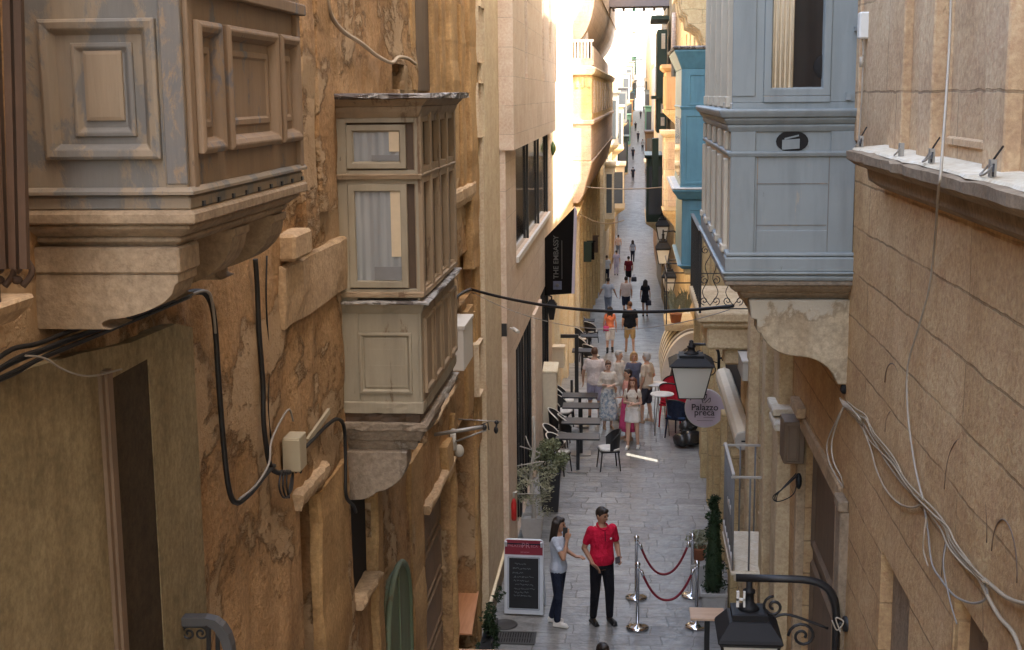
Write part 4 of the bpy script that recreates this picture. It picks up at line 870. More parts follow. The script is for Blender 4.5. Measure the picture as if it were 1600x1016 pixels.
# meter box
p = RW(1184, 575); x0 = at(1160, 595, Y=p.y).x
mb2 = thing('meter_box', 'grey meter box on the right wall beside the dark window', 'meter box', (XR, p.y, p.z))
a, b = at(1160, 596, Y=p.y), at(1184, 566, Y=p.y); m = MB(); m.box(a.x, XR+.01, p.y, p.y+.8, a.z, b.z); put('case', m, 'grey_plastic', mb2, bevel=.008)
m = MB(); m.box(a.x-.012, XR+.01, p.y-.012, p.y+.82, b.z, b.z+.02); put('lid', m, 'ac_white', mb2)
m = MB(); m.tube([(a.x+.1, p.y+.1, a.z), (a.x+.1, p.y+.1, a.z-1.2)], .02, 6); m.tube([(a.x+.16, p.y+.15, a.z), (a.x+.16, p.y+.15, a.z-1.2)], .014, 6); put('conduit', m, 'dark_metal', mb2)
# awning cassette
yw0, yw1 = 17.3, 21.5; a = at(1164, 690, Y=yw0)
aw = thing('awning_cassette', 'long closed cream awning cassette above a shop door on the right', 'awning', a)
sec = [(-.125,-.06),(-.125,.05),(-.09,.11),(0,.135),(.09,.11),(.125,.05),(.125,-.06),(.06,-.11),(-.06,-.11)]
m = MB(); m.rings([[Vector((a.x+dx, y, a.z+dz)) for dx, dz in sec] for y in (yw0+.02, yw1)], True, False); put('roll', m, 'awning_cream', aw, bevel=.008)
m = MB(); m.rings([[Vector((a.x+dx*1.05, y, a.z+dz*1.05)) for dx, dz in sec] for y in (yw0-.03, yw0+.018)], True, False); e = put('end_cap', m, 'grey_plastic', aw, bevel=.008)
m = MB(); m.box(a.x-.05, a.x+.04, yw0-.036, yw0-.031, a.z-.0, a.z+.02); put('crank_socket', m, 'black_iron', e)
m = MB(); m.box(a.x+.1, XR+.02, yw0+.4, yw0+.5, a.z-.05, a.z+.05); m.box(a.x+.1, XR+.02, yw1-.5, yw1-.4, a.z-.05, a.z+.05); put('wall_bracket', m, 'grey_plastic', aw)

# lanterns -----------------------------------------------------------------
def lantern(name, label, c, s, roof_mat, group=None, cat='street lamp', glass_mat='milk_glass', w=.29, wall=None, arm=None, h=.5):
    """c = centre of the eaves; a four sided tapering street lantern"""
    t = thing(name, label, cat, c, group=group); c = Vector(c); w *= s; H = h*s
    q = lambda r, z: [c+Vector((r*i, r*j, z)) for i, j in ((-1,-1),(1,-1),(1,1),(-1,1))]
    m = MB(); m.rings([q(w, -.02*s), q(w*1.04, 0), q(w*1.0, .035*s), q(w*.66, .19*s), q(w*.60, .20*s)], True, False); rf = put('roof', m, roof_mat, t, bevel=.004*s)
    m = MB(); m.rings([q(w*.56, .20*s), q(w*.56, .27*s), q(w*.48, .28*s)], True, False); m.lathe([(w*.36, .28*s), (w*.27, .32*s), (w*.17, .36*s), (w*.15, .46*s), (w*.2, .47*s), (w*.2, .5*s), (w*.1, .52*s), (w*.1, .66*s), (w*.02, .68*s)], c, 12); put('chimney', m, roof_mat, rf)
    m = MB(); m.rings([q(w*.90, -.025*s), q(w*.56, -H)], True, False); put('glazing', m, glass_mat, t)
    m = MB()
    for a, b in zip(q(w*.92, -.02*s), q(w*.57, -H)): m.bar(a, b, .024*s, .024*s)
    B = q(w*.57, -H); Tq = q(w*.93, -.03*s)
    for i in range(4): m.bar(B[i], B[(i+1)%4], .03*s, .026*s); m.bar(Tq[i], Tq[(i+1)%4], .03*s, .03*s)
    put('frame', m, 'black_iron', t)
    m = MB(); m.tube([c+Vector((0,0,-H)), c+Vector((0,0,-H-.06*s)), c+Vector((0,0,-H-.14*s))], [.02*s, .03*s, .006*s], 8); put('finial', m, 'black_iron', t)
    return t
def arm_parts(t, top, hub, wall, r, drop, mats='black_iron', scr=.12):
    top, wall = Vector(top), Vector(wall); m = MB()
    kx = wall.x-.06; ax_ = top.x+(kx-top.x)*.55; P = [top, Vector((ax_, wall.y, top.z))]+bez((ax_, wall.y, top.z), (kx-.06, wall.y, top.z), (kx, wall.y, top.z-.08), (kx, wall.y, wall.z), 10)[1:]+[Vector((kx, wall.y, wall.z-drop))]; m.tube(P, r, 8); put('arm', m, mats, t)
    m = MB(); m.tube([wall+Vector((-.06,0,0)), wall+Vector((-.0,0,0))], r*.8, 8); m.tube([wall+Vector((-.01,0,0)), wall+Vector((0.06,0,0))], r*1.9, 12); put('wall_plate', m, mats, t)
    m = MB(); k = (top+wall)/2
    scroll(m, top.lerp(wall, .35)+Vector((0,0,-scr*.9)), (1,0,0), (0,0,1), scr*.75, 1.5, r*.38, math.pi/2, 1); scroll(m, top.lerp(wall, .62)+Vector((0,0,-scr*2.1)), (-1,0,0), (0,0,1), scr*.95, 1.6, r*.38, 0, 1)
    m.tube(smooth([top.lerp(wall,.35)+Vector((.0,0,-scr*1.65)), top.lerp(wall,.5)+Vector((0,0,-scr*1.0)), top.lerp(wall,.85)+Vector((0,0,-scr*.8))], 5), r*.38, 6); put('scrolls', m, mats, t)
# near lantern, bottom right
yl = RY(1324, 972); c = at(1169, 990, Y=yl); c.z = at(1169, 988, Y=yl).z
nl = lantern('street_lantern', 'large black street lantern on a curved wall arm, bottom right corner', c, .66, 'lamp_roof', w=.345, h=.7)
arm_parts(nl, at(1150, 903, Y=yl), None, Vector((XR-.02, yl, at(1320, 975, Y=yl).z)), .030, .5, scr=.11)
m = MB(); m.tube(smooth([at(1300, 970, Y=yl-.05), at(1308, 985, Y=yl-.05), at(1318, 972, Y=yl-.05), at(1306, 966, Y=yl-.05), at(1314, 990, Y=yl-.05)], 5), .006, 6); put('wire_tie', m, 'white_cable', nl)
m = MB(); e_ = at(1152, 935, Y=yl); m.box(e_.x-.01, e_.x+.01, yl-.05, yl-.03, e_.z-.05, e_.z+.07); m.box(e_.x+.04, e_.x+.055, yl-.05, yl-.03, e_.z-.05, e_.z+.07); m.box(e_.x-.01, e_.x+.055, yl-.05, yl-.03, e_.z+.0, e_.z+.015); put('wall_clip', m, 'white_metal', nl)
# middle lantern by the round sign
yl = 21.9; c = at(1080, 567, Y=yl)
ml = lantern('street_lantern', 'black lantern with milky glass hanging before the round lilac sign', c, .56, 'lamp_roof', w=.64, h=1.0)
arm_parts(ml, at(1076, 538, Y=yl), None, Vector((XR-.1, yl, at(1132, 560, Y=yl).z)), .024, .2, scr=.14)
# far lanterns
for (px, py, Y, s, lab, mat) in [(1036, 388, 46, .95, 'cream glazed lantern on the far right wall before the teal balcony', 'lamp_roof'), (1035, 352, 54, 1.0, 'dark lantern above the cream glazed one far down the right side', 'lamp_roof'), (1045, 432, 37, .75, 'narrow cream lantern beside the planter ledge on the right', 'lamp_roof')]:
    c = at(px, py, Y=Y); t = lantern('street_lantern', lab, c, s, mat, w=.27, h=.55)
    m = MB(); m.tube([c+Vector((0,0,.6*s)), c+Vector((.35,0,.62*s)), Vector((XR+.02, Y, c.z+.5*s))], .025, 6); put('arm', m, 'black_iron', t)
# round sign
ys_ = 22.6; c = at(1101, 638, Y=ys_); r = 30.5/FPX*ys_*1.03
sg = thing('round_sign', 'round lilac restaurant sign projecting from the right wall', 'sign', c)
m = MB(); m.rings([[c+Vector((rr_*math.cos(2*math.pi*k/40), y, rr_*math.sin(2*math.pi*k/40))) for k in range(40)] for rr_, y in ((r*.985,-.03),(r,-.022),(r,.03),(r*.98,.036))], True, False); put('disc', m, 'sign_rim', sg)
m = MB(); m.rings([[c+Vector((rr_*math.cos(2*math.pi*k/40), y, rr_*math.sin(2*math.pi*k/40))) for k in range(40)] for rr_, y in ((r*.94,-.0302),(r*.94,-.034))], True, False); put('face', m, 'sign_lilac', sg)
rotF = Matrix.Rotation(R_(90), 4, 'X')
text_mesh('lettering', 'Palazzo', 'sign_ink', .155, c+Vector((.0, -.038, .02)), rotF, sg, .002, .0015)
text_mesh('lettering', 'preca', 'sign_ink', .155, c+Vector((-.005, -.038, -.07)), rotF, sg, .002, .0015)
m = MB(); m.box(c.x-.02, c.x+.17, c.y-.037, c.y-.035, c.z-.155, c.z-.149); m.box(c.x-.13, c.x+.14, c.y-.037, c.y-.035, c.z-.212, c.z-.207); put('lettering_line', m, 'sign_ink', sg)
m = MB(); m.tube(smooth([c+Vector((-.03,-.037,.10)), c+Vector((-.045,-.037,.17)), c+Vector((.0,-.037,.23)), c+Vector((.03,-.037,.25)), c+Vector((.02,-.037,.19)), c+Vector((-.02,-.037,.14))], 5), .007, 5); m.tube(smooth([c+Vector((.0,-.037,.10)), c+Vector((.05,-.037,.15)), c+Vector((.09,-.037,.19)), c+Vector((.09,-.037,.13)), c+Vector((.06,-.037,.11))], 5), .006, 5); put('emblem', m, 'sign_ink', sg)
m = MB(); m.box(c.x+r*.8, XR+.02, ys_-.015, ys_+.015, c.z+.18, c.z+.22); m.box(c.x+r*.8, XR+.02, ys_-.015, ys_+.015, c.z-.22, c.z-.18); put('bracket', m, 'black_iron', sg)

# iron balcony above the lantern ------------------------------------------------
yi0, yi1 = 17.4, 20.0; xi = at(1090, 492, Y=yi0).x; zi = at(1130, 490, Y=yi0).z; zt_ = at(1088, 362, Y=yi0).z
ib = thing('iron_balcony', 'stone balcony with thin black scrolled iron railing on the right', 'balcony', (XR, yi0, zi))
m = MB(); m.box(xi, XR+.02, yi0, yi1, zi-.12, zi); put('slab', m, 'limestone_smooth', ib, bevel=.015)
m = MB(); m.box(xi+.06, XR+.02, yi0+.04, yi1-.04, zi-.2, zi-.123); m.box(xi+.13, XR+.02, yi0+.1, yi1-.1, zi-.50, zi-.203); m.box(xi+.36, XR+.02, yi0+.2, yi0+.5, zi-.72, zi-.503); put('corbel', m, 'limestone_smooth', ib, bevel=.03)
m = MB()
m.bar((xi+.03, yi0+.03, zt_), (XR, yi0+.03, zt_), .03, .014); m.bar((xi+.03, yi0+.03, zt_), (xi+.03, yi1, zt_), .05, .016); m.bar((xi+.03, yi0+.03, zi+.06), (XR, yi0+.03, zi+.06), .014, .014); m.bar((xi+.03, yi0+.03, zi+.52), (XR, yi0+.03, zi+.52), .012, .012)
for y in (yi0+.03, yi1-.02): m.bar((xi+.03, y, zi), (xi+.03, y, zt_), .03, .03)
for i in range(1, 12): y = yi0+.03+(yi1-yi0-.05)*i/12; m.bar((xi+.03, y, zi+.06), (xi+.03, y, zt_), .013, .013)
put('rails', m, 'black_iron', ib)
m = MB()
for i in range(2):
    x = xi+.16+i*.30
    for s in (-1, 1):
        scroll(m, (x+s*.075, yi0+.03, zi+.16), (s,0,0), (0,0,1), .055, 1.3, .006, -math.pi/2, 1); scroll(m, (x+s*.075, yi0+.03, zi+.43), (s,0,0), (0,0,1), .055, 1.3, .006, math.pi/2, -1); scroll(m, (x+s*.07, yi0+.03, zi+.82), (s,0,0), (0,0,1), .05, 1.3, .006, math.pi/2, -1)
        m.tube(smooth([(x, yi0+.03, zi+.10), (x+s*.10, yi0+.03, zi+.27), (x+s*.03, yi0+.03, zi+.45), (x+s*.07, yi0+.03, zi+.62), (x, yi0+.03, zi+.78), (x, yi0+.03, zi+1.0)], 5), .006, 5)
put('scrolls', m, 'black_iron', ib)
# ------------------------------------------------------------------ left: cream house and stone clad house
ch = thing('cream_house', 'narrow smooth cream rendered house with tall slot windows on the left', 'house', (XC, 19.3, 0))
XK = -2.0
yc_0 = LY(746.5); yK0 = at(780, 235, X=XC).y
slots = []
for (a, b, c, d) in [(743, 753, 10, 98), (743, 753, 130, 215), (744, 752, 535, 618)]:
    q0, q1 = at(a+5, (c+d)/2, X=XC), at(b+4, (c+d)/2, X=XC); slots.append((q0.y, q1.y, at(a+7, d, X=XC).z, at(a+7, c, X=XC).z, .16))
m = wall(XC, yc_0, yK0+.3, 0, 10.5, slots, .16); mass(m, XC, yc_0, yK0+.3, 0, 10.5, -1); put('wall', m, 'cream_render', ch, fix=False)
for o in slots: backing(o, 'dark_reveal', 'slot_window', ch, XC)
m = MB(); m.box(XC-.02, XC+.03, yc_0+.02, yK0+.2, 0, .32); put('plinth', m, 'corbel_dirty', ch, bevel=.01)
m = MB(); m.box(XC-.02, XC+.04, yc_0+.02, yK0+.2, .323, .36); put('plinth_cap', m, 'sunny_cream', ch)
m = MB(); yy_ = at(787, 515, X=XC+.06).y
for py in (515, 555, 583): z = at(787, py, X=XC+.06).z; m.box(XC, XC+.1, yy_-.03, yy_+.03, z-(.12 if py == 515 else .02), z+(.12 if py == 515 else .02))
ks = thing('stone_clad_house', 'pale stone clad house with overhanging upper storey and dark glazing on the left', 'house', (XK, yK0, 0))
xk = at(803, 235, Y=yK0).x; zk = at(803, 235, Y=yK0).z; yK1 = at(868, 192, X=xk).y; yKe = 33.5
sl_ = []
for (a, b, c) in [(820, 824, 125), (847, 850.5, 128), (857.5, 861.5, 90), (867.5, 869, 128)]:
    sl_.append((at(a, 60, X=xk).y, at(b, 60, X=xk).y, at(a, c, X=xk).z, 10.5, .25))
m = wall(xk, yK0, yK1, zk, 10.9, sl_, .25); m.add([(xk,yK0,zk),(XK-.3,yK0,zk),(XK-.3,yK0,10.9),(xk,yK0,10.9)], [(0,1,2,3)]); m.add([(xk,yK1,zk),(XK-.3,yK1,zk),(XK-.3,yK1,10.9),(xk,yK1,10.9)], [(0,1,2,3)])
m.add([(xk,yK0,zk),(XK-.3,yK0,zk),(XK-.3,yK1,zk),(xk,yK1,zk)], [(0,1,2,3)]); m.add([(xk,yK0,10.9),(XK-.3,yK0,10.9),(XK-.3,yK1,10.9),(xk,yK1,10.9)], [(0,1,2,3)])
put('upper_storey', m, 'cladding', ks, fix=False)
for o in sl_: backing(o, 'dark_reveal', 'slot_window', ks, xk)
KP = lambda px, py: at(px, py, X=XK)
k1 = (KP(806, 300).y, KP(857, 300).y, KP(806, 402).z, zk-.05, .09)
zg = KP(807, 545).z
k2 = (KP(807, 650).y, KP(832, 650).y, 0, zg, .09); k3 = (KP(845, 550).y, KP(858, 550).y, 0, zg, .09)
m = wall(XK, yK0+.05, yKe, 0, zk-.003, [k1, k2, k3], .3); mass(m, XK, yK0+.05, yKe, 0, 10.7, -1); put('wall', m, 'cladding', ks, fix=False)
for o in (k1, k2, k3):
    b_ = backing(o, 'dark_glass', 'dark_window', ks, XK); xb_ = XK-o[4]+.025; n = 3 if o is not k3 else 2
    for i in range(n+1): m = MB(); y = o[0]+.04+(o[1]-o[0]-.08)*i/n; m.box(xb_, xb_+.05, y-.03, y+.03, o[2], o[3]); put('mullion', m, 'dark_metal', b_)
m = MB(); m.box(XK-.02, XK+.05, k1[0]-.1, k1[1]+.1, k1[2]-.1, k1[2]-.002); put('window_sill', m, 'white_paint', ks)
m = MB(); m.box(XK-.02, XK+.06, KP(832.5,650).y+.05, KP(844,650).y-.05, 0, zg-.01); put('pilaster', m, 'cladding', ks, bevel=.01)
p = at(797, 513, X=XK+.02)
cc = thing('security_camera', 'small white security camera on the pale left wall', 'security camera', p)
m = MB(); m.tube([p, p+Vector((.08,-.03,-.01))], .015, 8); put('arm', m, 'ac_white', cc); m = MB(); m.tube([p+Vector((.05,-.03,0)), p+Vector((.15,-.14,-.04))], .032, 10); put('body', m, 'ac_white', cc)
p = at(787, 515, X=XK+.02); m = MB(); yb_ = at(786, 515, X=XC+.02).y; zb_ = at(786, 515, X=XC+.02).z
m.box(XC-.01, XC+.09, yb_-.05, yb_+.05, zb_-.11, zb_+.11); m.tube([(XC+.05, yb_, zb_+.11), (XC+.05, yb_, zb_+.17)], .02, 8); solo('entry_panel', m, 'dark_metal', 'small dark panel on the cream wall left of the security camera', 'panel', (XC, yb_, zb_), bevel=.008)
# dark blade sign with slanted top
ybn = KP(850, 400).y+.3; T = lambda px, py: at(px, py, Y=ybn)
bn = thing('blade_sign', 'tall dark blade sign with slanted top and vertical lettering, left wall', 'sign', T(850, 460))
poly = [T(846, 462), T(893, 459), T(897, 325), T(846, 378)]
m = MB(); m.prism(poly, (0, .10, 0)); put('panel', m, 'banner_dark', bn)
m = MB(); m.prism([T(893.2, 459), T(897.5, 459), T(901.5, 330), T(897.2, 322)], (0, .12, 0)); put('edge_strip', m, 'banner_edge', bn)
rotV = Matrix.Rotation(R_(90), 4, 'Y') @ Matrix.Identity(4)
rv = Matrix(((0,-1,0,0),(0,0,-1,0),(1,0,0,0),(0,0,0,1)))      # text reading upwards, facing the viewer
a = T(869, 402); text_mesh('lettering', 'THE EMBASSY', 'banner_text', .165, (a.x, ybn-.012, a.z), rv, bn, .002, .002)
m = MB(); a = T(871, 446); m.box(a.x-.10, a.x+.10, ybn-.006, ybn-.003, a.z-.10, a.z+.10); put('emblem', m, 'cloth_slate', bn)
m = MB(); m.ell((a.x, ybn-.012, a.z), (.045, .008, .045), 10, 6); put('emblem_star', m, 'banner_text', bn)
m = MB(); a = T(878, 406); m.box(a.x-.006, a.x+.006, ybn-.007, ybn-.003, a.z-.45, a.z+.45); put('lettering_line', m, 'banner_text', bn)
# palazzo with sunlit upper wall
pz = thing('palazzo', 'tall sunlit cream palazzo between the clad house and the long balcony', 'house', (XK, yKe, 0)); yP1 = 49.5
g1 = (36.0, 38.2, .0, 2.9, .35); g2 = (40.5, 42.4, -.7, 2.7, .35); g3 = (45.0, 47.0, -1.0, 2.4, .35); g4 = (44.2, 45.8, 6.2, 9.2, .3)
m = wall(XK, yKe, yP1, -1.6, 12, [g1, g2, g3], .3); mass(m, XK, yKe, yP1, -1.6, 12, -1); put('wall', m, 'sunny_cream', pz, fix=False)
for o in (g1, g2, g3): backing(o, 'door_brown', 'door', pz, XK)
for (a, b) in [(34.6, 35.4), (38.9, 39.7), (42.9, 43.8), (47.8, 48.6)]: m = MB(); m.box(XK-.02, XK+.14, a, b, -1.6, 3.5); m.box(XK-.02, XK+.2, a-.08, b+.08, 3.503, 3.75); put('pilaster', m, 'sunny_cream', pz, bevel=.015)
m = MB(); m.rings([[(XK-.02, y, 3.76), (XK+.12, y, 3.76), (XK+.24, y, 3.9), (XK+.26, y, 4.0), (XK-.02, y, 4.05)] for y in (yKe+.02, yP1)], True, False); put('string_course', m, 'yellow_stone', pz)
p = at(863, 232, X=XK+.03); m = MB(); m.lathe([(.02,0),(.16,.02),(.19,.05),(.05,.12)], (0,0,0), 14)
for i, v in enumerate(m.v): m.v[i] = Vector((XK+v.z, p.y+v.x, p.z+v.y))
solo('round_vent', m, 'mid_leaf', 'small round dark green disc high on the sunlit left wall', 'vent', (XK, p.y, p.z))
# long enclosed balcony on the left, far
yg0, yg1 = 46.0, 74.0
gb = thing('gallery_balcony', 'very long yellow stone enclosed balcony with tapering base, far left', 'balcony', (XK, yg0, 4.5))
GB = lambda px, py: at(px, py, Y=yg0)
xg = GB(925, 180).x; gs = .30
zgt, zgm, zgb, zgf = GB(925, 108).z, GB(925, 190).z, GB(925, 252).z, GB(900, 318).z
def gprism(name, mat, prof, y0=yg0, y1=yg1, bv=.03):            # prof: (x offset from front plane, z)
    m = MB(); n = 6; rs = []
    for i in range(n+1):
        y = y0+(y1-y0)*i/n; s = gs*(y-yg0)/(yg1-yg0); rs.append([(XK-.1, y, prof[0][1])]+[(xg+dx+s, y, z) for dx, z in prof]+[(XK-.1, y, prof[-1][1])])
    m.rings(rs, True, False); return put(name, m, mat, gb, bevel=bv)
gprism('body', 'yellow_stone', [(-.0, zgm), (0, zgt-.2)]); gprism('lower_body', 'pinkish_stone', [(-.02, zgb), (-.02, zgm-.003)])
gprism('cornice', 'pale_stone', [(.04, zgt-.2), (.10, zgt-.1), (.14, zgt+.05), (-.02, zgt+.12)], yg0-.12, yg1+.1)
gprism('middle_moulding', 'pinkish_stone', [(.06, zgm-.1), (.07, zgm+.05)], yg0-.06); gprism('base', 'pinkish_stone', [(-.45, zgf), (-.30, zgf+.25), (-.06, zgb-.3), (.02, zgb-.003)])
for i in range(9):
    y = yg0+1.2+i*3.0; s = gs*(y-yg0)/(yg1-yg0); o = (y, y+1.6); m = MB(); m.box(xg+s-.02, xg+s+.03, o[0], o[1], zgm+.25, zgt-.35); w__ = put('window', m, 'pinkish_stone', gb, bevel=.01)
    m = MB(); m.box(xg+s+.02, xg+s+.036, o[0]+.12, o[1]-.12, zgm+.4, zgt-.5); put('pane', m, 'pale_stone', w__)
for i in range(3):
    m = MB(); x = XK+.08+i*.2; m.box(x, x+.12, yg0-.03, yg0, zgt-.62, zgt-.25); put('front_corbel', m, 'yellow_stone', gb, bevel=.02)
# roof terrace on top with balustrade
tr = thing('roof_balustrade', 'white railing and boxes along the roof of the long left balcony', 'railing', (XK, yg0, zgt+.13))
m = MB(); m.box(XK, xg+.05, yg0+.02, yg0+.1, zgt+.13, zgt+.35); m.box(xg-.05, xg+.05, yg0+.12, yg1, zgt+.13, zgt+.75); put('parapet', m, 'pinkish_stone', tr)
m = MB()
for i in range(6): x = XK+.05+i*.11; m.box(x, x+.05, yg0+.03, yg0+.09, zgt+.353, zgt+.9)
m.box(XK, xg+.05, yg0+.03, yg0+.09, zgt+.9, zgt+.98); put('balusters', m, 'white_paint', tr)
m = MB(); m.box(XK+.0, XK+.45, yg0+1.5, yg0+2.3, zgt+.15, zgt+1.5); put('roof_box', m, 'ac_white', tr)
# upper overhanging balcony / eaves on the left
zu = GB(930, 66).z
ub = thing('upper_balcony', 'curved underside of an overhanging upper balcony at the top, far left', 'balcony', (XK, 47, zu))
m = MB(); rs = []
for i in range(8):
    y = 46.5+i*4.2; s_ = gs*(y-yg0)/(yg1-yg0); x1_ = xg+.12+s_
    rs.append([(XK-.1, y, zu)]+[(p.x, y, p.z) for p in bez((XK+.05,y,zu), (XK+.45,y,zu+.15), (x1_-.08,y,zu+.9), (x1_-.02,y,zu+1.75), 8)]+[(x1_+.03, y, zu+1.77), (x1_+.03, y, zu+3.4), (XK-.1, y, zu+3.4)])
m.rings(rs, True, False); put('shell', m, 'pinkish_stone', ub)
m = MB(); m.box(XK, xg+.5, 46.4, 76.2, zu+3.403, zu+3.6); put('roof', m, 'pale_stone', ub)
# house behind the gallery with brown pilasters
gh = thing('pilaster_house', 'ochre shop front row with tall pilasters under the long left balcony', 'house', (XK, yP1, -2)); yG1 = 78
m = MB(); n = 8; rs = []
dps = [(51.2, 53.0), (55, 57), (59, 61), (63, 65), (67.5, 69.5), (72, 74)]
m = wall(XK, yP1, yG1, -3.5, 13.5, [(a, b, gz(a)-.3, gz(a)+2.7, .4) for a, b in dps], .4); mass(m, XK, yP1, yG1, -3.5, 13.5, -1); put('wall', m, 'limestone', gh, fix=False)
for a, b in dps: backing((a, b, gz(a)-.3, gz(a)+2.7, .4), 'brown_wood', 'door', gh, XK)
for y in (50.2, 53.8, 57.8, 61.8, 66, 70.5, 75): m = MB(); m.box(XK-.02, XK+.18+.02*(y-50)/10, y, y+.8, -3.5, 4.5); put('pilaster', m, 'warm_pilaster', gh, bevel=.02)
for k, (y, z) in enumerate([(52.0, 1.4), (56, 1.0), (62, .6)]):
    m = MB(); m.box(XK, XK+.45, y, y+.06, z, z+.75); m.box(XK, XK+.5, y+.01, y+.05, z+.75, z+.8); solo('hanging_sign', m, ['dark_green', 'banner_dark', 'brown_wood'][k], ['dark green hanging shop sign, nearest of three on the far left pilasters', 'black hanging shop sign, middle of three on the far left pilasters', 'brown hanging shop sign, farthest of three on the far left pilasters'][k], 'sign', (XK, y, z), bevel=.01)
# overhead beam crossing the street
m = MB(); yo = 61; za = at(1000, 12, Y=yo).z
m.box(-2.4, 3.2, yo, yo+2.5, za+.12, za+.5)
for i in range(12): m.box(-2.3+i*.46, -2.2+i*.46, yo+.02, yo+2.48, za, za+.117)
m.box(-2.4, 3.2, yo-.06, yo-.0, za+.05, za+.62)
solo('overhead_canopy', m, 'beam_grey', 'dark boarded canopy crossing the street at the top of the view', 'canopy', (0, yo, za))

# ------------------------------------------------------------------ right: teal balcony house and beyond
th = thing('teal_balcony_house', 'golden stone house carrying the teal balcony on the right', 'house', (XR, yB, 0)); yT1 = 31.5
t1 = (25.8, 27.0, 0, 2.7, .3); t2 = (29.5, 30.8, 0, 2.8, .3)
sun_slit = (27.38, 27.62, 1.9, 3.25, .05)  # added opening that lets a strip of sun fall on the paving
m = wall(XR, yB, yT1, -.5, 16, [t1, t2, sun_slit], .3, None, 0, 1); put('wall', m, 'yellow_stone', th, fix=False)  # no body behind this wall, left open for the sun
rback(t1, 'door_brown', 'door', th); rback(t2, 'black_void', 'doorway', th)
for (a, b, pr) in [(25.1, 25.6, .12), (27.02, 27.3, .16), (28.4, 28.9, .10), (31.0, 31.4, .14)]: pil(th, a, b, pr, -.2, 5, 'warm_pilaster')
yt_ = 29.0; TP = lambda px, py: at(px, py, Y=yt_); xt_ = TP(1064, 200).x; yt1 = 33.0
tb = thing('closed_balcony', 'bright teal painted closed balcony, slender and two tiered, right side', 'balcony', (XR, yt_, TP(1064,415).z))
tz = lambda py: TP(1064, py).z
m = MB(); m.box(xt_, XR+.02, yt_, yt1, tz(296), tz(108)); put('upper_box', m, 'teal_paint', tb, bevel=.01)
m = MB(); m.box(xt_+.04, XR+.02, yt_+.03, yt1, tz(414), tz(313)); put('lower_box', m, 'teal_paint', tb, bevel=.01)
def tcourse(name, z0, z1, o0, o1, mat='teal_paint'):
    m = MB(); m.rings([[(XR, yt_-o, z), (xt_-o, yt_-o, z), (xt_-o, yt1+o, z), (XR, yt1+o, z)] for z, o in ((z0, o0), (z0*.4+z1*.6, (o0+o1)*.6), (z1-.02, o1), (z1, o1-.02))], True, False); put(name, m, mat, tb, bevel=.01)
tcourse('cornice', tz(108), tz(78), .0, .16); tcourse('cornice_top', tz(78)+.003, tz(72), .16, .18, 'lead_roof'); tcourse('ledge', tz(312), tz(296), .03, .18); tcourse('ledge_top', tz(296)+.003, tz(293), .17, .15, 'white_paint'); tcourse('base', tz(421), tz(414), -.05, .05); tcourse('middle_rail', tz(172), tz(166), .0, .03)
m = MB(); m.frame((0, yt_, 0), (1,0,0), (0,0,1), (0,-1,0), TP(1077,0).x, XR-.05, tz(165), tz(115), [(0,.002),(0,.02),(.04,.02),(.05,.004)]); m.frame((0, yt_, 0), (1,0,0), (0,0,1), (0,-1,0), TP(1071,0).x, XR-.05, tz(288), tz(178), [(0,.002),(0,.02),(.05,.02),(.06,.004)])
m.frame((0, yt_+.03, 0), (1,0,0), (0,0,1), (0,-1,0), TP(1078,0).x, XR-.05, tz(405), tz(325), [(0,.002),(0,.02),(.05,.02),(.06,.004)]); put('panels', m, 'teal_paint', tb)
for i in range(4): m = MB(); y = yt_+.3+i*.85; m.box(xt_-.012, xt_+.01, y, y+.6, tz(280), tz(185)); put('side_window', m, 'window_glass', tb)
m = MB(); m.box(xt_+.25, XR+.02, yt_+.1, yt_+.4, tz(446), tz(421)-.003); m.box(xt_+.1, XR+.02, yt_+.05, yt1-.1, tz(430), tz(421)-.004); put('bracket', m, 'yellow_stone', tb, bevel=.03)
# stone corbels high above the teal balcony
yq = 30.0; q = lambda px, py: at(px, py, Y=yq)
cb = thing('stone_balcony', 'golden carved stone corbels of a balcony above the teal one', 'balcony', (XR, yq, q(1090,60).z))
for k, (x0, dy) in enumerate([(0, 0), (0, 1.3), (0, 2.6)]):
    p = [q(1108, 68), q(1102, 66), q(1094, 48), q(1082, 40), q(1076, 38), q(1074, 24), q(1066, 18), q(1063, 4), q(1062, -12), q(1108, -12)]
    m = MB(); m.prism([a+Vector((0,dy,0)) for a in p], (0, .35, 0)); put('corbel', m, 'yellow_stone', cb, bevel=.02)
m = MB(); m.box(q(1058,0).x, XR+.02, yq-.1, yq+4, q(1060,-12).z, q(1060,-24).z); put('slab', m, 'pale_stone', cb, bevel=.02)
m = MB(); m.tube([at(1054, 20, Y=33), at(1053, 60, Y=33), at(1052, 120, Y=33)], .06, 8); solo('drain_pipe', m, 'pinkish_stone', 'pale drain pipe left of the golden corbels, top right of the street', 'pipe', at(1053, 60, Y=33))
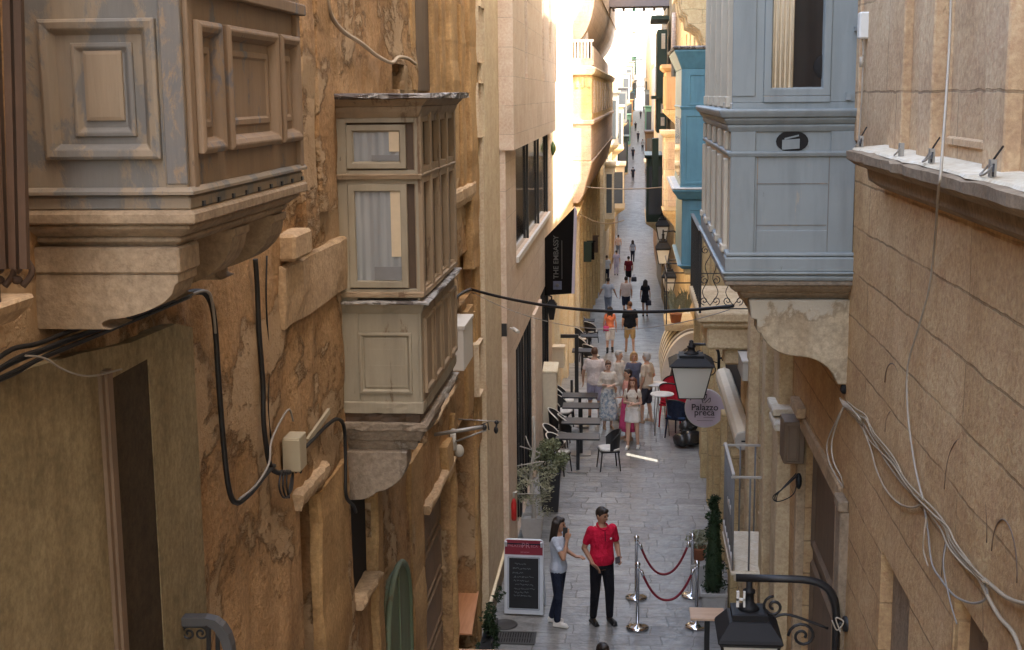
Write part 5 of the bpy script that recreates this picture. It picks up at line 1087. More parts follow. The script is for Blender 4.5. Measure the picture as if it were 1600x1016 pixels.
# far right houses
def house_row(name, label, x, side, y0, y1, H, mat, wins, cat='house', zb=None):
    zb = min(gz(y0), gz(y1))-1 if zb is None else zb
    t = thing(name, label, cat, (x, y0, zb)); back = side
    m = wall(x, y0, y1, zb, H, wins, .25, None, 0, back); mass(m, x, y0, y1, zb, H, back); put('wall', m, mat, t, fix=False)
    for o in wins:
        m = MB(); xb = x+back*(.22); m.box(xb, xb+back*.03, o[0], o[1], o[2], o[3]); put('window', m, 'window_glass', t)
    return t
def wgrid(y0, y1, z0, z1, ny, nz, w_=1.1, h_=1.8):
    return [(y0+(y1-y0)*(i+.5)/ny-w_/2, y0+(y1-y0)*(i+.5)/ny+w_/2, z0+(z1-z0)*(k+.5)/nz-h_/2, z0+(z1-z0)*(k+.5)/nz+h_/2, .25) for i in range(ny) for k in range(nz)]
r2 = house_row('stone_house', 'low pale stone house behind the planter balcony on the right', XR, 1, yT1, 43.4, 11.2, 'yellow_stone', wgrid(32, 42.5, 2.8, 10.6, 4, 2))
r3 = house_row('stone_house', 'tall stone house with the dark green timber balcony, far right', XR, 1, 43.4, 72, 17, 'yellow_stone', wgrid(44, 71, 1, 13, 6, 3), zb=-4)
# orange timber balcony
def box_balcony(name, label, x0, x1, y0, y1, z0, z1, mat, win='window_glass', nwin=2, base='taper', side=1, glow=None):
    t = thing(name, label, 'balcony', (x1, y0, z0)); m = MB(); m.box(x0, x1, y0, y1, z0, z1); put('body', m, mat, t, bevel=.02)
    m = MB(); lo, hi = min(x0,x1), max(x0,x1); fr = -1 if side == 1 else 1
    xe = x0
    m.rings([[(x1, y0-o, z), (xe-side*o, y0-o, z), (xe-side*o, y1+o, z), (x1, y1+o, z)] for z, o in ((z1+.003, .02), (z1+.1, .12), (z1+.2, .12))], True, False); put('cornice', m, mat, t)
    m = MB(); m.rings([[(x1, y0+o*.3, z), (xe+side*o, y0+o*.3, z), (xe+side*o, y1-o*.3, z), (x1, y1-o*.3, z)] for z, o in ((z0-.75, abs(x1-x0)*.8), (z0-.4, abs(x1-x0)*.45), (z0-.1, -.02), (z0-.003, -.05))], True, False); put('base', m, 'yellow_stone' if base == 'taper' else mat, t)
    for k in range(nwin):
        zc0 = z0+(z1-z0)*(k+.12)/nwin; zc1 = z0+(z1-z0)*(k+.88)/nwin
        m = MB(); m.box(lo+.12, hi-.12, y0-.02, y0+.01, zc0, zc1); put('front_window', m, glow or win, t)
        for j in range(3): yy0 = y0+(y1-y0)*(j+.15)/3; m = MB(); m.box(xe-side*.02, xe+side*.01, yy0, yy0+(y1-y0)*.22, zc0, zc1); put('side_window', m, win, t)
    return t
ob = box_balcony('closed_balcony', 'small orange timber balcony with tapering base left of the teal one', at(1040, 150, Y=39).x, XR, 39, 41.5, at(1040, 172, Y=39).z, at(1040, 112, Y=39).z, 'orange_wood', 'orange_wood', 1)
dg = thing('closed_balcony', 'tall dark green timber balcony of several storeys, far right', 'balcony', (XR, 58, 3)); DG = lambda px, py: at(px, py, Y=58)
x0_ = DG(1027, 100).x; m = MB(); m.box(x0_, DG(1042,100).x, 58, 62, DG(1030, 208).z, DG(1030, 46).z); put('body', m, 'dark_green', dg, bevel=.02)
m = MB(); m.box(DG(1018,0).x, DG(1046,0).x, 57.9, 62, DG(0,46).z, DG(0,40).z); put('cornice', m, 'dark_green', dg); m = MB(); m.box(DG(1020,0).x, DG(1043,0).x, 57.9, 62, DG(0,165).z, DG(0,160).z); put('moulding', m, 'dark_green', dg)
for (a, b) in [(53, 61), (67, 90), (172, 186), (192, 205)]: m = MB(); m.box(DG(1034,0).x, DG(1040,0).x, 57.97, 58, DG(0,b).z, DG(0,a).z); put('front_window', m, 'pale_stone', dg)
m = MB(); m.box(DG(1021,0).x, DG(1031,0).x, 57.96, 59, DG(0, 298).z, DG(0, 224).z); put('lower_shutter', m, 'dark_green', dg)
sb = box_balcony('closed_balcony', 'carved cream stone balcony below the orange one on the right', at(1038, 250, Y=43).x, XR, 43, 45, at(1040, 330, Y=43).z, at(1040, 215, Y=43).z, 'pale_stone', 'pinkish_stone', 2)
# planter ledge
ypl = 34.0; PP = lambda px, py: at(px, py, Y=ypl)
pb = thing('planter_balcony', 'small stone ledge with black wire frames and plants above the striped canopy', 'balcony', (XR, ypl, PP(1044,512).z))
m = MB(); m.box(PP(1044,0).x, XR+.02, ypl, ypl+1.8, PP(0,512).z, PP(0,502).z); put('slab', m, 'yellow_stone', pb, bevel=.02)
m = MB(); x_ = PP(1046,0).x
for y in (ypl+.03, ypl+1.7): m.bar((x_, y, PP(0,502).z), (x_, y, PP(0,425).z), .03, .03)
for py in (425, 411, 440): m.bar((x_, ypl+.03, PP(0,py).z), (XR, ypl+.03, PP(0,py).z), .025, .03); m.bar((x_, ypl+.03, PP(0,py).z), (x_, ypl+1.7, PP(0,py).z), .025, .03)
put('rails', m, 'black_iron', pb)
m = MB(); m.lathe([(.12,0),(.16,.22),(.17,.23),(.13,.23)], (PP(1062,0).x, ypl+.3, PP(0,502).z+.002), 14); put('planter', m, 'terracotta', pb)
m = MB()
for k in range(40):
    b = Vector((random.uniform(PP(1054,0).x, XR-.15), ypl+random.uniform(.15,.45), PP(0,485).z)); t = b+Vector((random.uniform(-.25,.25), random.uniform(-.2,.2), random.uniform(.25,.65))); mid = b.lerp(t,.5)+Vector((0,0,.12)); s = Vector((.03,.0,0))
    m.add([b-s*.5, b+s*.5, mid+s, t, mid-s], [(0,1,2,3,4)])
put('plant', m, 'grey_leaf', pb)
# striped barrel canopy
yn0, yn1 = 33.3, 36.0; NP = lambda px, py: at(px, py, Y=yn0)
cn = thing('striped_canopy', 'curved striped cream and brown canopy over a shop door, right side', 'awning', (XR, yn0, .8))
zc, xc = NP(1036, 598).z, XR
rx, rz = XR-NP(1033, 598).x, NP(1060, 520).z-zc
TT = [math.pi/2*i/14 for i in range(15)]
for k in range(11):
    ya_, yb2 = yn0+k*.30, yn0+(k+1)*.30-.004; m = MB(); o_ = .0 if k % 2 == 0 else -.006; rs = []
    for y in (ya_, yb2):
        rs.append([Vector((xc-(rx+o_)*math.cos(t), y, zc+(rz+o_)*math.sin(t))) for t in TT]+[Vector((xc-(rx-.04)*math.cos(t), y, zc+(rz-.04)*math.sin(t))) for t in TT[::-1]])
    m.rings(rs, True, False); put('canopy_stripe', m, 'canopy_dark' if k % 2 else 'canopy_pale', cn)
m = MB(); m.prism([Vector((xc, yn0+.02, zc))]+[Vector((xc-(rx-.045)*math.cos(t), yn0+.02, zc+(rz-.045)*math.sin(t))) for t in TT], (0, .02, 0)); put('end_panel', m, 'canopy_pale', cn)
for f in (.45, .72):
    m = MB(); m.tube([Vector((xc-rx*f*math.cos(t), yn0+.012, zc+rz*f*math.sin(t))) for t in TT], .03, 6); put('rib', m, 'canopy_dark', cn)
m = MB()
for k in range(5): t = .1+k*.13; m.bar((xc-rx*.97+.0, yn0-.01, zc+.0), (xc-rx*(.9-.12*k), yn0-.01, zc-.62), .03, .09)
m.box(xc-rx*.97, xc-rx*.3, yn0-.0, yn0+.02, zc-.62, zc-.02); put('canopy_flap', m, 'canopy_pale', cn)

# ------------------------------------------------------------------ far rows both sides, bend with the street
cols = ['pale_stone', 'yellow_stone', 'far_pale', 'pinkish_stone', 'far_pale', 'yellow_stone', 'far_pale']
ends = [78, 98, 120, 145, 175, 215, 262, 330]
dl = ['pale sunlit house with balconies, first beyond the long balcony on the left', 'second sunlit house on the left beyond the long balcony', 'third sunlit house along the far left of the street', 'fourth sunlit house along the far left of the street', 'fifth sunlit house along the far left, near the rise', 'sixth sunlit house along the far left, on the rise', 'last sunlit house on the far left before the street end']
for i in range(7):
    y0, y1 = ends[i], ends[i+1]; x = XK+.1+sx(y0); g0 = gz((y0+y1)/2); h = g0+[15.5, 16, 15, 17, 16, 18, 22][i]
    house_row('far_house', dl[i], x, -1, y0, y1-.05, h, cols[i], wgrid(y0, y1, g0+1, h-1, 4 if i < 4 else 3, 3))
    bcols = ['pale_stone', 'sunny_cream', 'dark_green', 'bright_green', 'orange_wood', 'teal_paint', 'white_paint']
    box_balcony('closed_balcony', ['cream', 'pale cream', 'dark green', 'mint green', 'tan', 'teal', 'white'][i]+' painted closed balcony on the far left row'+['', ' near the dip', ' at the dip', ' past the dip', ' at the rise', ' up the rise', ' at the street end'][i], x+(.55 if i == 0 else .9), x-.02, y0+4, y0+9, g0+4.5, g0+7.6, bcols[i], nwin=1, side=-1)
    box_balcony('closed_balcony', 'upper '+['white', 'pale', 'grey', 'cream', 'pink', 'light', 'pale green'][i]+' closed balcony on the far left row'+['', ' near the dip', ' at the dip', ' past the dip', ' at the rise', ' up the rise', ' at the street end'][i], x+.8, x-.02, y0+3, y0+7, g0+9, g0+12, ['white_paint', 'pale_stone', 'lamp_grey', 'sunny_cream', 'pinkish_stone', 'white_paint', 'bright_green'][i], nwin=1, side=-1)
dr_ = ['stone house just past the overhead canopy on the right', 'second far house on the right beyond the canopy', 'third far house on the right at the dip', 'fourth far house on the right past the dip', 'fifth far house on the right at the rise', 'last far house on the right before the street end']
ends = [72, 92, 118, 150, 190, 250, 330]
for i in range(6):
    y0, y1 = ends[i], ends[i+1]; x = XR-.1+sx(y0); g0 = gz((y0+y1)/2); h = g0+[14, 13, 14, 13, 15, 18][i]
    house_row('far_house', dr_[i], x, 1, y0, y1-.05, h, cols[(i+2) % 7], wgrid(y0, y1, g0+1, h-1, 4 if i < 4 else 3, 3))
    box_balcony('closed_balcony', ['dark green', 'cream', 'brown', 'green', 'pale blue', 'white'][i]+' closed balcony on the far right row'+[' past the canopy', ' near the dip', ' at the dip', ' past the dip', ' at the rise', ' at the street end'][i], x-.9, x+.02, y0+3, y0+8, g0+4.5, g0+8, ['dark_green', 'pale_stone', 'brown_wood', 'bright_green', 'blue_paint', 'white_paint'][i], nwin=1, side=1)
# end of the street: pale block with grey windows and a lower glazed front
ye = 372; e_ = thing('end_building', 'pale sunlit building closing the far end of the street', 'building', (4, ye, 5)); EP = lambda px, py: at(px, py, Y=ye)
m = MB(); m.box(-22, 30, ye, ye+20, 0, 46); put('wall', m, 'far_pale', e_)
for (px, py) in [(1008, 20), (1008, 46), (985, 20), (985, 46), (1030, 24), (1030, 46), (966, 30)]:
    a, b = EP(px-4, py+5), EP(px+4, py-6); m = MB(); m.box(a.x, b.x, ye-.15, ye-.0, a.z, b.z); put('window', m, 'lamp_grey', e_)
m = MB(); a, b = EP(987, 50), EP(994, 14); m.box(a.x, b.x, ye-1.0, ye-.01, a.z, b.z); put('green_balcony', m, 'bright_green', e_)
lo = thing('arched_gate', 'low grey glazed building below the pale end block', 'building', (4, ye-14, 5)); EQ = lambda px, py: at(px, py, Y=ye-14)
a, b = EQ(983, 160), EQ(1019, 68); m = MB(); m.box(a.x, b.x, ye-14, ye-8, 3, b.z); put('wall', m, 'end_stone', lo)
a, b = EQ(989, 92), EQ(1013, 74); m = MB(); m.box(a.x, b.x, ye-14.2, ye-14.02, a.z, b.z); put('upper_window', m, 'pale_pane', lo)
a, b = EQ(987, 135), EQ(1015, 105); m = MB(); m.box(a.x, b.x, ye-14.2, ye-14.02, a.z, b.z); put('gateway', m, 'lamp_grey', lo)
# ------------------------------------------------------------------ furniture and props
def place(px, py): return gp(px, py)
# drain grate and manhole
a = gp(771, 1004); b = gp(834, 990); gr = thing('drain_grate', 'square iron drain grate in the paving at the bottom left', 'drain', ((a.x+b.x)/2, (a.y+b.y)/2, 0))
x0, x1, y0, y1 = a.x, b.x, a.y, b.y
m = MB(); m.box(x0-.04, x1+.04, y0-.04, y0, -.01, .012); m.box(x0-.04, x1+.04, y1, y1+.04, -.01, .012); m.box(x0-.04, x0, y0, y1, -.01, .012); m.box(x1, x1+.04, y0, y1, -.01, .012); put('frame', m, 'drain_iron', gr)
m = MB(); n = 15
for i in range(n): x = x0+(x1-x0)*(i+.5)/n; m.box(x-.011, x+.011, y0, y1, -.01, .008)
m.box(x0, x1, (y0+y1)/2-.012, (y0+y1)/2+.012, -.012, .005); put('bars', m, 'drain_iron', gr)
m = MB(); m.box(x0, x1, y0, y1, -.012, -.004); put('pit', m, 'black_void', gr)
c = gp(788, 976); m = MB(); m.lathe([(.20,.0),(.20,.010),(.17,.012),(.165,.007),(.01,.007)], c+Vector((0,0,-.002)), 24); solo('manhole_cover', m, 'drain_iron', 'round iron manhole cover beside the standing menu board', 'manhole cover', c)
# chalk board sign
fl, fr = gp(787, 957), gp(851, 961); cx = (fl.x+fr.x)/2; cy = 19.35; wd = .30; ht = 1.18
bs = thing('menu_board', 'standing chalkboard menu sign with maroon header and white frame', 'sign board', (cx, cy, 0), rz=R_(-3))
ln = .09                                                   # lean back over the height
FM = Matrix(((1,0,0,0),(0,1,ln/ht,0),(0,0,1,0),(0,0,0,1)))
def bput(name, m, mat, par=bs, bev=0):
    for i, v in enumerate(m.v): m.v[i] = FM @ v
    return put(name, m, mat, par, bevel=bev)
rc = lambda w_, z0, z1, y, r=.05: [Vector((x, y, z)) for x, z in [(-w_, z0), (w_, z0), (w_, z1-r), (w_-r*.3, z1-r*.3), (w_-r, z1), (-w_+r, z1), (-w_+r*.3, z1-r*.3), (-w_, z1-r)]]
m = MB(); m.prism(rc(wd, .02, ht, 0), (0, .045, 0)); bput('frame', m, 'board_white', bs, .006)
m = MB(); m.prism(rc(wd-.012, ht-.235, ht-.012, -.006, .04), (0, .02, 0)); bput('header', m, 'maroon')
m = MB(); m.box(-wd+.075, wd-.075, -.004, .02, .115, ht-.29); bput('chalkboard', m, 'chalk_black')
m = MB()
for pts in [[(-wd+.06, .1), (wd-.06, .1)], [(wd-.06, .1), (wd-.06, ht-.275)], [(wd-.06, ht-.275), (-wd+.06, ht-.275)], [(-wd+.06, ht-.275), (-wd+.06, .1)]]:
    (xa, za), (xb_, zb_) = pts; m.bar((xa, -.002, za), (xb_, -.002, zb_), .012, .012)
bput('bead', m, 'cloth_bluegrey')
rt = random.Random(5); lines = [(.80, .55), (.73, .8), (.66, .5), (.60, .85), (.54, .6), (.48, .8), (.42, .75), (.36, .6), (.31, .65)]
for z, f in lines:
    m = MB(); x = -.17+rt.uniform(0, .05); xe = x+.33*f
    while x < xe:
        L = rt.uniform(.025, .07); pts = [Vector((x+L*i/6, -.0075, z+rt.uniform(-.013, .016)+i*.0)) for i in range(7)]; m.tube(pts, .0042, 4); x += L+.012
    bput('chalk_writing', m, 'chalk')
def btext(body, x, z, size, mat='pink_letters', bold=0):
    return text_mesh('lettering', body, mat, size, (x, -.0075+ln/ht*z, z), rotF, bs, .001, bold)
btext('PALAZZO', -.12, ht-.10, .055); btext('PR', .03, ht-.095, .12); btext('ECA', .16, ht-.10, .055); btext('RESTAURANT', .02, ht-.195, .022)
m = MB(); m.bar((-wd+.03, .06, ht-.03), (-wd+.02, .48, .0), .03, .03); m.bar((wd-.03, .06, ht-.03), (wd-.02, .48, .0), .03, .03); m.box(-wd+.02, wd-.02, .40, .43, .2, .24); put('rear_legs', m, 'board_white', bs)
m = MB(); m.prism([(-wd+.02, .07, ht-.06), (wd-.02, .07, ht-.06), (wd-.02, .47, .1), (-wd+.02, .47, .1)], (0, .02, 0)); put('rear_panel', m, 'cloth_navy', bs)
# rope posts
def post():
    t = thing('rope_post', 'chrome rope post', 'rope post', (0,0,0), 0, 'chrome rope posts', True)
    m = MB(); m.lathe([(.165,0),(.17,.012),(.165,.022),(.12,.036),(.05,.055),(.03,.075)], (0,0,0), 28); put('base', m, 'chrome', t)
    m = MB(); m.lathe([(.026,.06),(.026,.92),(.034,.925),(.034,.945),(.024,.95)], (0,0,0), 14); put('pole', m, 'chrome', t)
    m = MB(); m.ell((0,0,.985), (.042,.042,.042), 14, 10); put('ball_top', m, 'chrome', t)
    m = MB(); m.tube([(0,0,.90), (.05,0,.90)], .012, 6); put('hook', m, 'chrome', t); return t
pp = [gp(996, 981), gp(994, 934), gp(1088, 979), gp(1081, 931)]
pl_ = ['chrome rope post nearest the viewer, left end of the lower red rope', 'chrome rope post at the left end of the upper red rope', 'chrome rope post at the right end of the lower rope, beside the pale table', 'chrome rope post at the right end of the upper rope by the plants']
p0_ = post()
for i in range(4):
    if i == 0: o = p0_; o.location = pp[0]; o['label'] = pl_[0]
    else: o = dup(p0_, pp[i], 0, pl_[i])
    o.rotation_euler.z = 0 if i < 2 else math.pi
for i, (a, b, lab, sag) in enumerate([(pp[1], pp[3], 'upper red rope hanging between the two farther chrome posts', .52), (pp[0], pp[2], 'lower red rope hanging between the two nearer chrome posts', .47)]):
    a, b = a+Vector((.05,0,.89)), b+Vector((-.05,0,.89)); P = [a.lerp(b, k/24)+Vector((0,0,-sag*(1-abs(2*k/24-1)**2.2))) for k in range(25)]
    t = thing('barrier_rope', lab, 'rope', a, group='red barrier ropes'); m = MB(); m.tube(P, .019, 8); put('cord', m, 'rope_red', t)
    m = MB(); m.tube(P[:2], .024, 8); put('end_clip', m, 'chrome', t); m = MB(); m.tube(P[-2:], .024, 8); put('end_clip', m, 'chrome', t)
# tables
def table(name, lab, x, y, z, sx_, sy_, top, h=.75, rz=0, legs='pedestal', group=None, legmat='black_iron'):
    t = thing(name, lab, 'table', (x, y, z), rz, group, True)
    m = MB(); m.box(-sx_/2, sx_/2, -sy_/2, sy_/2, h-.035, h); put('table_top', m, top, t, bevel=.006)
    if legs == 'pedestal':
        m = MB(); m.box(-.035, .035, -.035, .035, .015, h-.036); put('pedestal', m, legmat, t, bevel=.005); m = MB(); m.box(-.22, .22, -.2, .2, 0, .014); put('foot_plate', m, 'galvanised', t)
    else:
        for i in (-1, 1):
            for j in (-1, 1): m = MB(); m.box(i*(sx_/2-.05)-.02, i*(sx_/2-.05)+.02, j*(sy_/2-.05)-.02, j*(sy_/2-.05)+.02, 0, h-.036); put('leg', m, legmat, t)
    return t
def tz_(px, py, h): p = at(px, py, Z=h); return p
ft = 'black square tables along the left terrace'
p = tz_(903, 681, .75); table('terrace_table', 'black square terrace table nearest the lone chair', p.x, p.y, 0, .92, .52, 'table_black', group=ft)
p = tz_(908, 657, .75); table('terrace_table', 'black terrace table second from the lone chair', p.x, p.y, 0, .85, .56, 'table_black', group=ft)
p = tz_(908, 633, .75); table('terrace_table', 'black terrace table third from the lone chair', p.x, p.y, 0, .85, .54, 'table_black', group=ft)
p = tz_(906, 617, .75); table('terrace_table', 'black terrace table farthest from the lone chair, by the wind screen', p.x, p.y, 0, .85, .52, 'table_black', group=ft)
a = tz_(748, 924, .78); b = tz_(735, 990, .78); x1 = b.x+.02
t = thing('wooden_table', 'reddish brown wooden table top half inside the doorway, lower left', 'table', (x1-.3, 18.2, 0))
m = MB(); m.prism([(x1-.62, b.y, .75), (x1, b.y, .75), (a.x, a.y, .75), (x1-.62, a.y, .75)], (0,0,.03)); put('table_top', m, 'table_wood', t, bevel=.004); m = MB(); m.box(x1-.35, x1-.29, b.y+.5, b.y+.56, 0, .749); m.box(x1-.55, x1-.1, b.y+.3, b.y+.8, 0, .02); put('pedestal', m, 'black_iron', t)
p = tz_(790, 1011, .78); table('wooden_table', 'pale wooden table top just showing along the bottom edge', p.x-.02, p.y-.42, 0, 1.28, .8, 'table_wood_pale', legs='four')
p = tz_(1105, 958, .95); table('wooden_table', 'small pale orange table with a black leg at the lower right', p.x, p.y, 0, .46, .40, 'table_wood_pale', h=.95)
# chairs
def chair(name, lab, shell, seat, rim='black_iron', group=None):
    t = thing(name, lab, 'chair', (0,0,0), 0, group, True)
    m = MB(); m.rings([[Vector((.23*math.copysign(abs(math.cos(a))**.6, math.cos(a))*s, .22*math.copysign(abs(math.sin(a))**.6, math.sin(a))*s, z)) for a in [2*math.pi*k/20 for k in range(20)]] for s, z in ((.9,.43),(1,.445),(1,.475),(.85,.49))]); put('seat', m, seat, t)
    m = MB(); m.box(-.21, .21, -.2, .2, .40, .428); put('seat_frame', m, shell, t)
    m = MB(); n = 14; lo, hi, lo2, hi2 = [], [], [], []
    for i in range(n+1):
        a = math.pi*(-.02+1.04*i/n); e = math.sin(a); x, y = .245*math.cos(a), .235*math.sin(a)*1.0
        h = .62+.22*max(0, e)**.7
        lo.append((x*.96, y*.96, .44)); hi.append((x*1.04, y*1.1, h)); lo2.append((x*.88, y*.88, .44)); hi2.append((x*.97, y*1.02, h))
    m.rings([[Vector(a), Vector(b), Vector(c), Vector(d)] for a, b, c, d in zip(lo, hi, hi2, lo2)], True, False); put('backrest', m, shell, t)
    m = MB(); m.tube([Vector(h)+Vector((0,0,.005)) for h in hi], .014, 6); put('rim', m, rim, t)
    for i in (-1, 1):
        for j in (-1, 1): m = MB(); m.tube([(i*.18, j*.17, .42), (i*.205, j*.215, 0)], [.018, .013], 8); put('leg', m, shell, t)
    return t
c0 = chair('terrace_chair', 'black tub chair with white seat standing alone on the paving', 'dark_metal', 'seat_white')
p = gp(951, 733); c0.location = (p.x, p.y, 0); c0.rotation_euler.z = R_(-78)
c1 = chair('terrace_chair', 'black chair with pale rim, nearest on the left of the terrace tables', 'dark_metal', 'seat_white', 'white_metal', 'black chairs beside the terrace tables')
cl = ['black chair with pale rim, nearest on the left of the terrace tables', 'black pale rimmed chair, second from the near end beside the wall', 'black pale rimmed chair, third from the near end beside the wall', 'black pale rimmed chair beside the farthest terrace table', 'black chair behind the second terrace table', 'black chair tucked under the nearest terrace table']
cp = [(-1.62, 28.0, 80), (-1.6, 29.5, 85), (-1.6, 30.9, 75), (-1.6, 32.0, 90), (-1.35, 29.0, 100), (-1.5, 27.2, 70)]
for i, (x, y, r_) in enumerate(cp):
    if i == 0: o = c1; o.location = (x, y, 0); o.rotation_euler.z = R_(r_)
    else: o = dup(c1, (x, y, 0), R_(r_), cl[i])
fc = [(905+ (i % 3)*9, 500+ i*14, i) for i in range(6)]
fl_ = ['farthest dark chair by the left pilasters', 'second farthest dark chair by the left pilasters', 'dark chair by the left pilasters with pale seat, third from far', 'third nearest dark chair behind the wind screen', 'second nearest dark chair behind the wind screen', 'nearest dark chair just behind the wind screen']
for px, py, i in fc:
    p = gp(px, py+8); dup(c1, p, R_(60+40*(i % 3)), fl_[i])
for k, (px, py) in enumerate([(921, 520), (925, 548), (915, 575)]):
    p = gp(px, py+10); table('terrace_table', ['small dark table farthest along the left pilasters', 'small dark table in the middle of the chairs behind the wind screen', 'small dark table just behind the wind screen'][k], p.x-.1, p.y, p.z, .6, .6, 'table_black', group='small dark tables behind the wind screen')
# right hand furniture: red chairs, bright tall table
rc_ = chair('red_chair', 'red upholstered chair facing left behind the bright tall table', 'chair_red', 'chair_red')
for i, (px, py, r_, lab, s) in enumerate([(1052, 640, 200, 'red upholstered chair farther from the viewer, by the canopy', 1.15), (1052, 665, 160, 'red upholstered chair nearer the viewer, above the navy seat', 1.3)]):
    p = gp(px, py); o = rc_ if i == 0 else dup(rc_, p, R_(r_), lab); o.location = (p.x, p.y, p.z); o.rotation_euler.z = R_(r_); o['label'] = lab; o.scale = (s, s, s)
p = gp(1062, 683); nc = chair('navy_chair', 'navy blue low chair in front of the red chairs on the right', 'cloth_navy', 'seat_blue'); nc.location = p; nc.rotation_euler.z = R_(150); nc.scale = (1.2, 1.2, 1.1)
p = gp(1034, 678); ta = thing('tall_table', 'tall thin legged table with bright white top on the right', 'table', p, local=True)
m = MB(); m.lathe([(.02,.93),(.27,.935),(.28,.95),(.27,.965),(.02,.967)], (0,0,0), 24); put('table_top', m, 'seat_white', ta)
for k in range(4): a = math.pi/4+k*math.pi/2; m = MB(); m.tube([(.12*math.cos(a), .12*math.sin(a), .93), (.24*math.cos(a), .24*math.sin(a), 0)], .012, 6); put('leg', m, 'galvanised', ta)
p = gp(1026, 660); ta2 = dup(ta, p, .5, 'second tall thin legged white table, just behind the bright one')
# rubbish bags
for i, (px, py, s, lab) in enumerate([(1066, 698, .21, 'shiny black rubbish bag, front left of the heap'), (1079, 697, .25, 'largest black rubbish bag, front right of the heap by the wall'), (1074, 677, .20, 'black rubbish bag on top at the back of the heap')]):
    p = gp(px, py if i < 2 else 692); z = p.z+(0 if i < 2 else .24); rb = random.Random(i+3); m = MB(); n, k_ = 16, 10; rs = []
    for a in range(k_+1):
        t = math.pi*min(max(a/k_, .03), .97); ring = []
        for b in range(n):
            f = 1+.16*math.sin(3*b*2*math.pi/n+i)+rb.uniform(-.08,.08); ring.append(p+Vector((s*f*math.sin(t)*math.cos(2*math.pi*b/n), s*f*math.sin(t)*math.sin(2*math.pi*b/n), (z-p.z)+s*.8*(1-math.cos(t))*.95)))
        rs.append(ring)
    m.rings(rs); rs = [[p+Vector(((r_*math.cos(2*math.pi*b/8)), r_*math.sin(2*math.pi*b/8), (z-p.z)+h_)) for b in range(8)] for r_, h_ in ((.05, s*1.45), (.03, s*1.58), (.08, s*1.8))]; m.rings(rs)
    solo('rubbish_bag', m, 'trash_bag', lab, 'rubbish bag', p, 'black rubbish bags')
# foliage helper
def leaves(mb, c, rad, n, size, rnd, shell=.35, asp=.45):
    c = Vector(c)
    for _ in range(n):
        d = Vector((rnd.gauss(0,1), rnd.gauss(0,1), rnd.gauss(0,1))).normalized(); r = rnd.random()**shell
        p = c+Vector((d.x*rad[0]*r, d.y*rad[1]*r, d.z*rad[2]*r)); s = size*rnd.uniform(.6,1.3)
        a = Vector((rnd.gauss(0,1), rnd.gauss(0,1), rnd.gauss(0,.7))).normalized(); b = a.cross(Vector((rnd.gauss(0,1), rnd.gauss(0,1), rnd.gauss(0,1)))).normalized()
        mb.add([p-a*s, p-b*s*asp*.8, p+a*s, p+b*s*asp*.8], [(0,1,2,3)])
rl = random.Random(4)
# cypress topiary in a grey planter
p = gp(1114, 962); ty = thing('cypress', 'tall narrow dark cypress in a pale planter by the rope posts', 'potted tree', p)
m = MB(); q_ = lambda r, z: [p+Vector((i*r, j*r, z)) for i, j in ((-1,-1),(1,-1),(1,1),(-1,1))]
m.rings([q_(.15, 0), q_(.18, .36), q_(.2, .37), q_(.2, .42), q_(.17, .42), q_(.17, .39)], True, False); put('planter', m, 'pot_grey', ty, bevel=.006)
m = MB(); m.tube([p+Vector((0,0,.38)), p+Vector((0,0,1.3))], .025, 6); put('trunk', m, 'bark', ty)
m = MB()
for k in range(26):
    z = .42+1.42*k/25; r = .19*(1-.6*(k/25)**1.1)*(.8+.32*math.sin(k*1.35)+rl.uniform(-.12,.12)); leaves(m, p+Vector((rl.uniform(-.04,.04), rl.uniform(-.04,.04), z)), (r, r, .075), 190, .03, rl, .6)
put('foliage', m, 'dark_leaf', ty)
m = MB(); m.lathe([(.10,.42),(.13,.6),(.12,.9),(.09,1.2),(.07,1.5),(.03,1.78)], p, 10); put('inner_foliage', m, 'dark_leaf', ty)
# pale planter box with a terracotta pot behind the posts
p = gp(1102, 925); pb_ = thing('planter_box', 'pale grey planter box against the wall behind the rope posts', 'planter', p)
m = MB(); m.rings([q_(.2, 0), q_(.22, .45), q_(.24, .46), q_(.24, .52), q_(.2, .52)], True, False); put('box', m, 'pot_grey', pb_, bevel=.006)
tp = p+Vector((-.1, .05, .523)); po = thing('potted_plant', 'terracotta pot with a grey leaved plant on the pale planter box', 'potted plant', tp)
m = MB(); m.lathe([(.08,0),(.12,.17),(.135,.175),(.135,.21),(.11,.21),(.1,.18)], tp, 16); put('pot', m, 'terracotta', po); m = MB(); leaves(m, tp+Vector((-.02,0,.33)), (.2,.16,.16), 420, .035, rl); put('foliage', m, 'grey_leaf', po)
# olive and planters on the left
p = gp(860, 797); bp_ = thing('potted_bush', 'bushy olive green plant in a tall black planter, left terrace', 'potted plant', p)
m = MB(); m.rings([q_(.15, 0), q_(.2, .74), q_(.21, .78), q_(.18, .78), q_(.17, .7)], True, False); put('planter', m, 'pot_black', bp_, bevel=.006)
m = MB(); m.box(p.x-.16, p.x+.16, p.y-.16, p.y+.16, p.z+.70, p.z+.715); put('soil', m, 'soil', bp_)
m = MB()
for k in range(13): leaves(m, p+Vector((rl.uniform(-.24,.28), rl.uniform(-.2,.2), .82+rl.uniform(-.1,.5))), (.15,.15,.13), 210, .034, rl)
put('foliage', m, 'olive_leaf', bp_)
m = MB(); 
for k in range(8): b = p+Vector((0,0,.7)); m.tube(smooth([b, b+Vector((rl.uniform(-.15,.15), rl.uniform(-.1,.1), .3)), b+Vector((rl.uniform(-.3,.3), rl.uniform(-.2,.2), .6))], 3), .008, 5)
put('stems', m, 'bark', bp_)
p = gp(832, 838); ol = thing('olive_tree', 'slim olive tree with pale trunk growing from a planter by the left wall', 'tree', p)
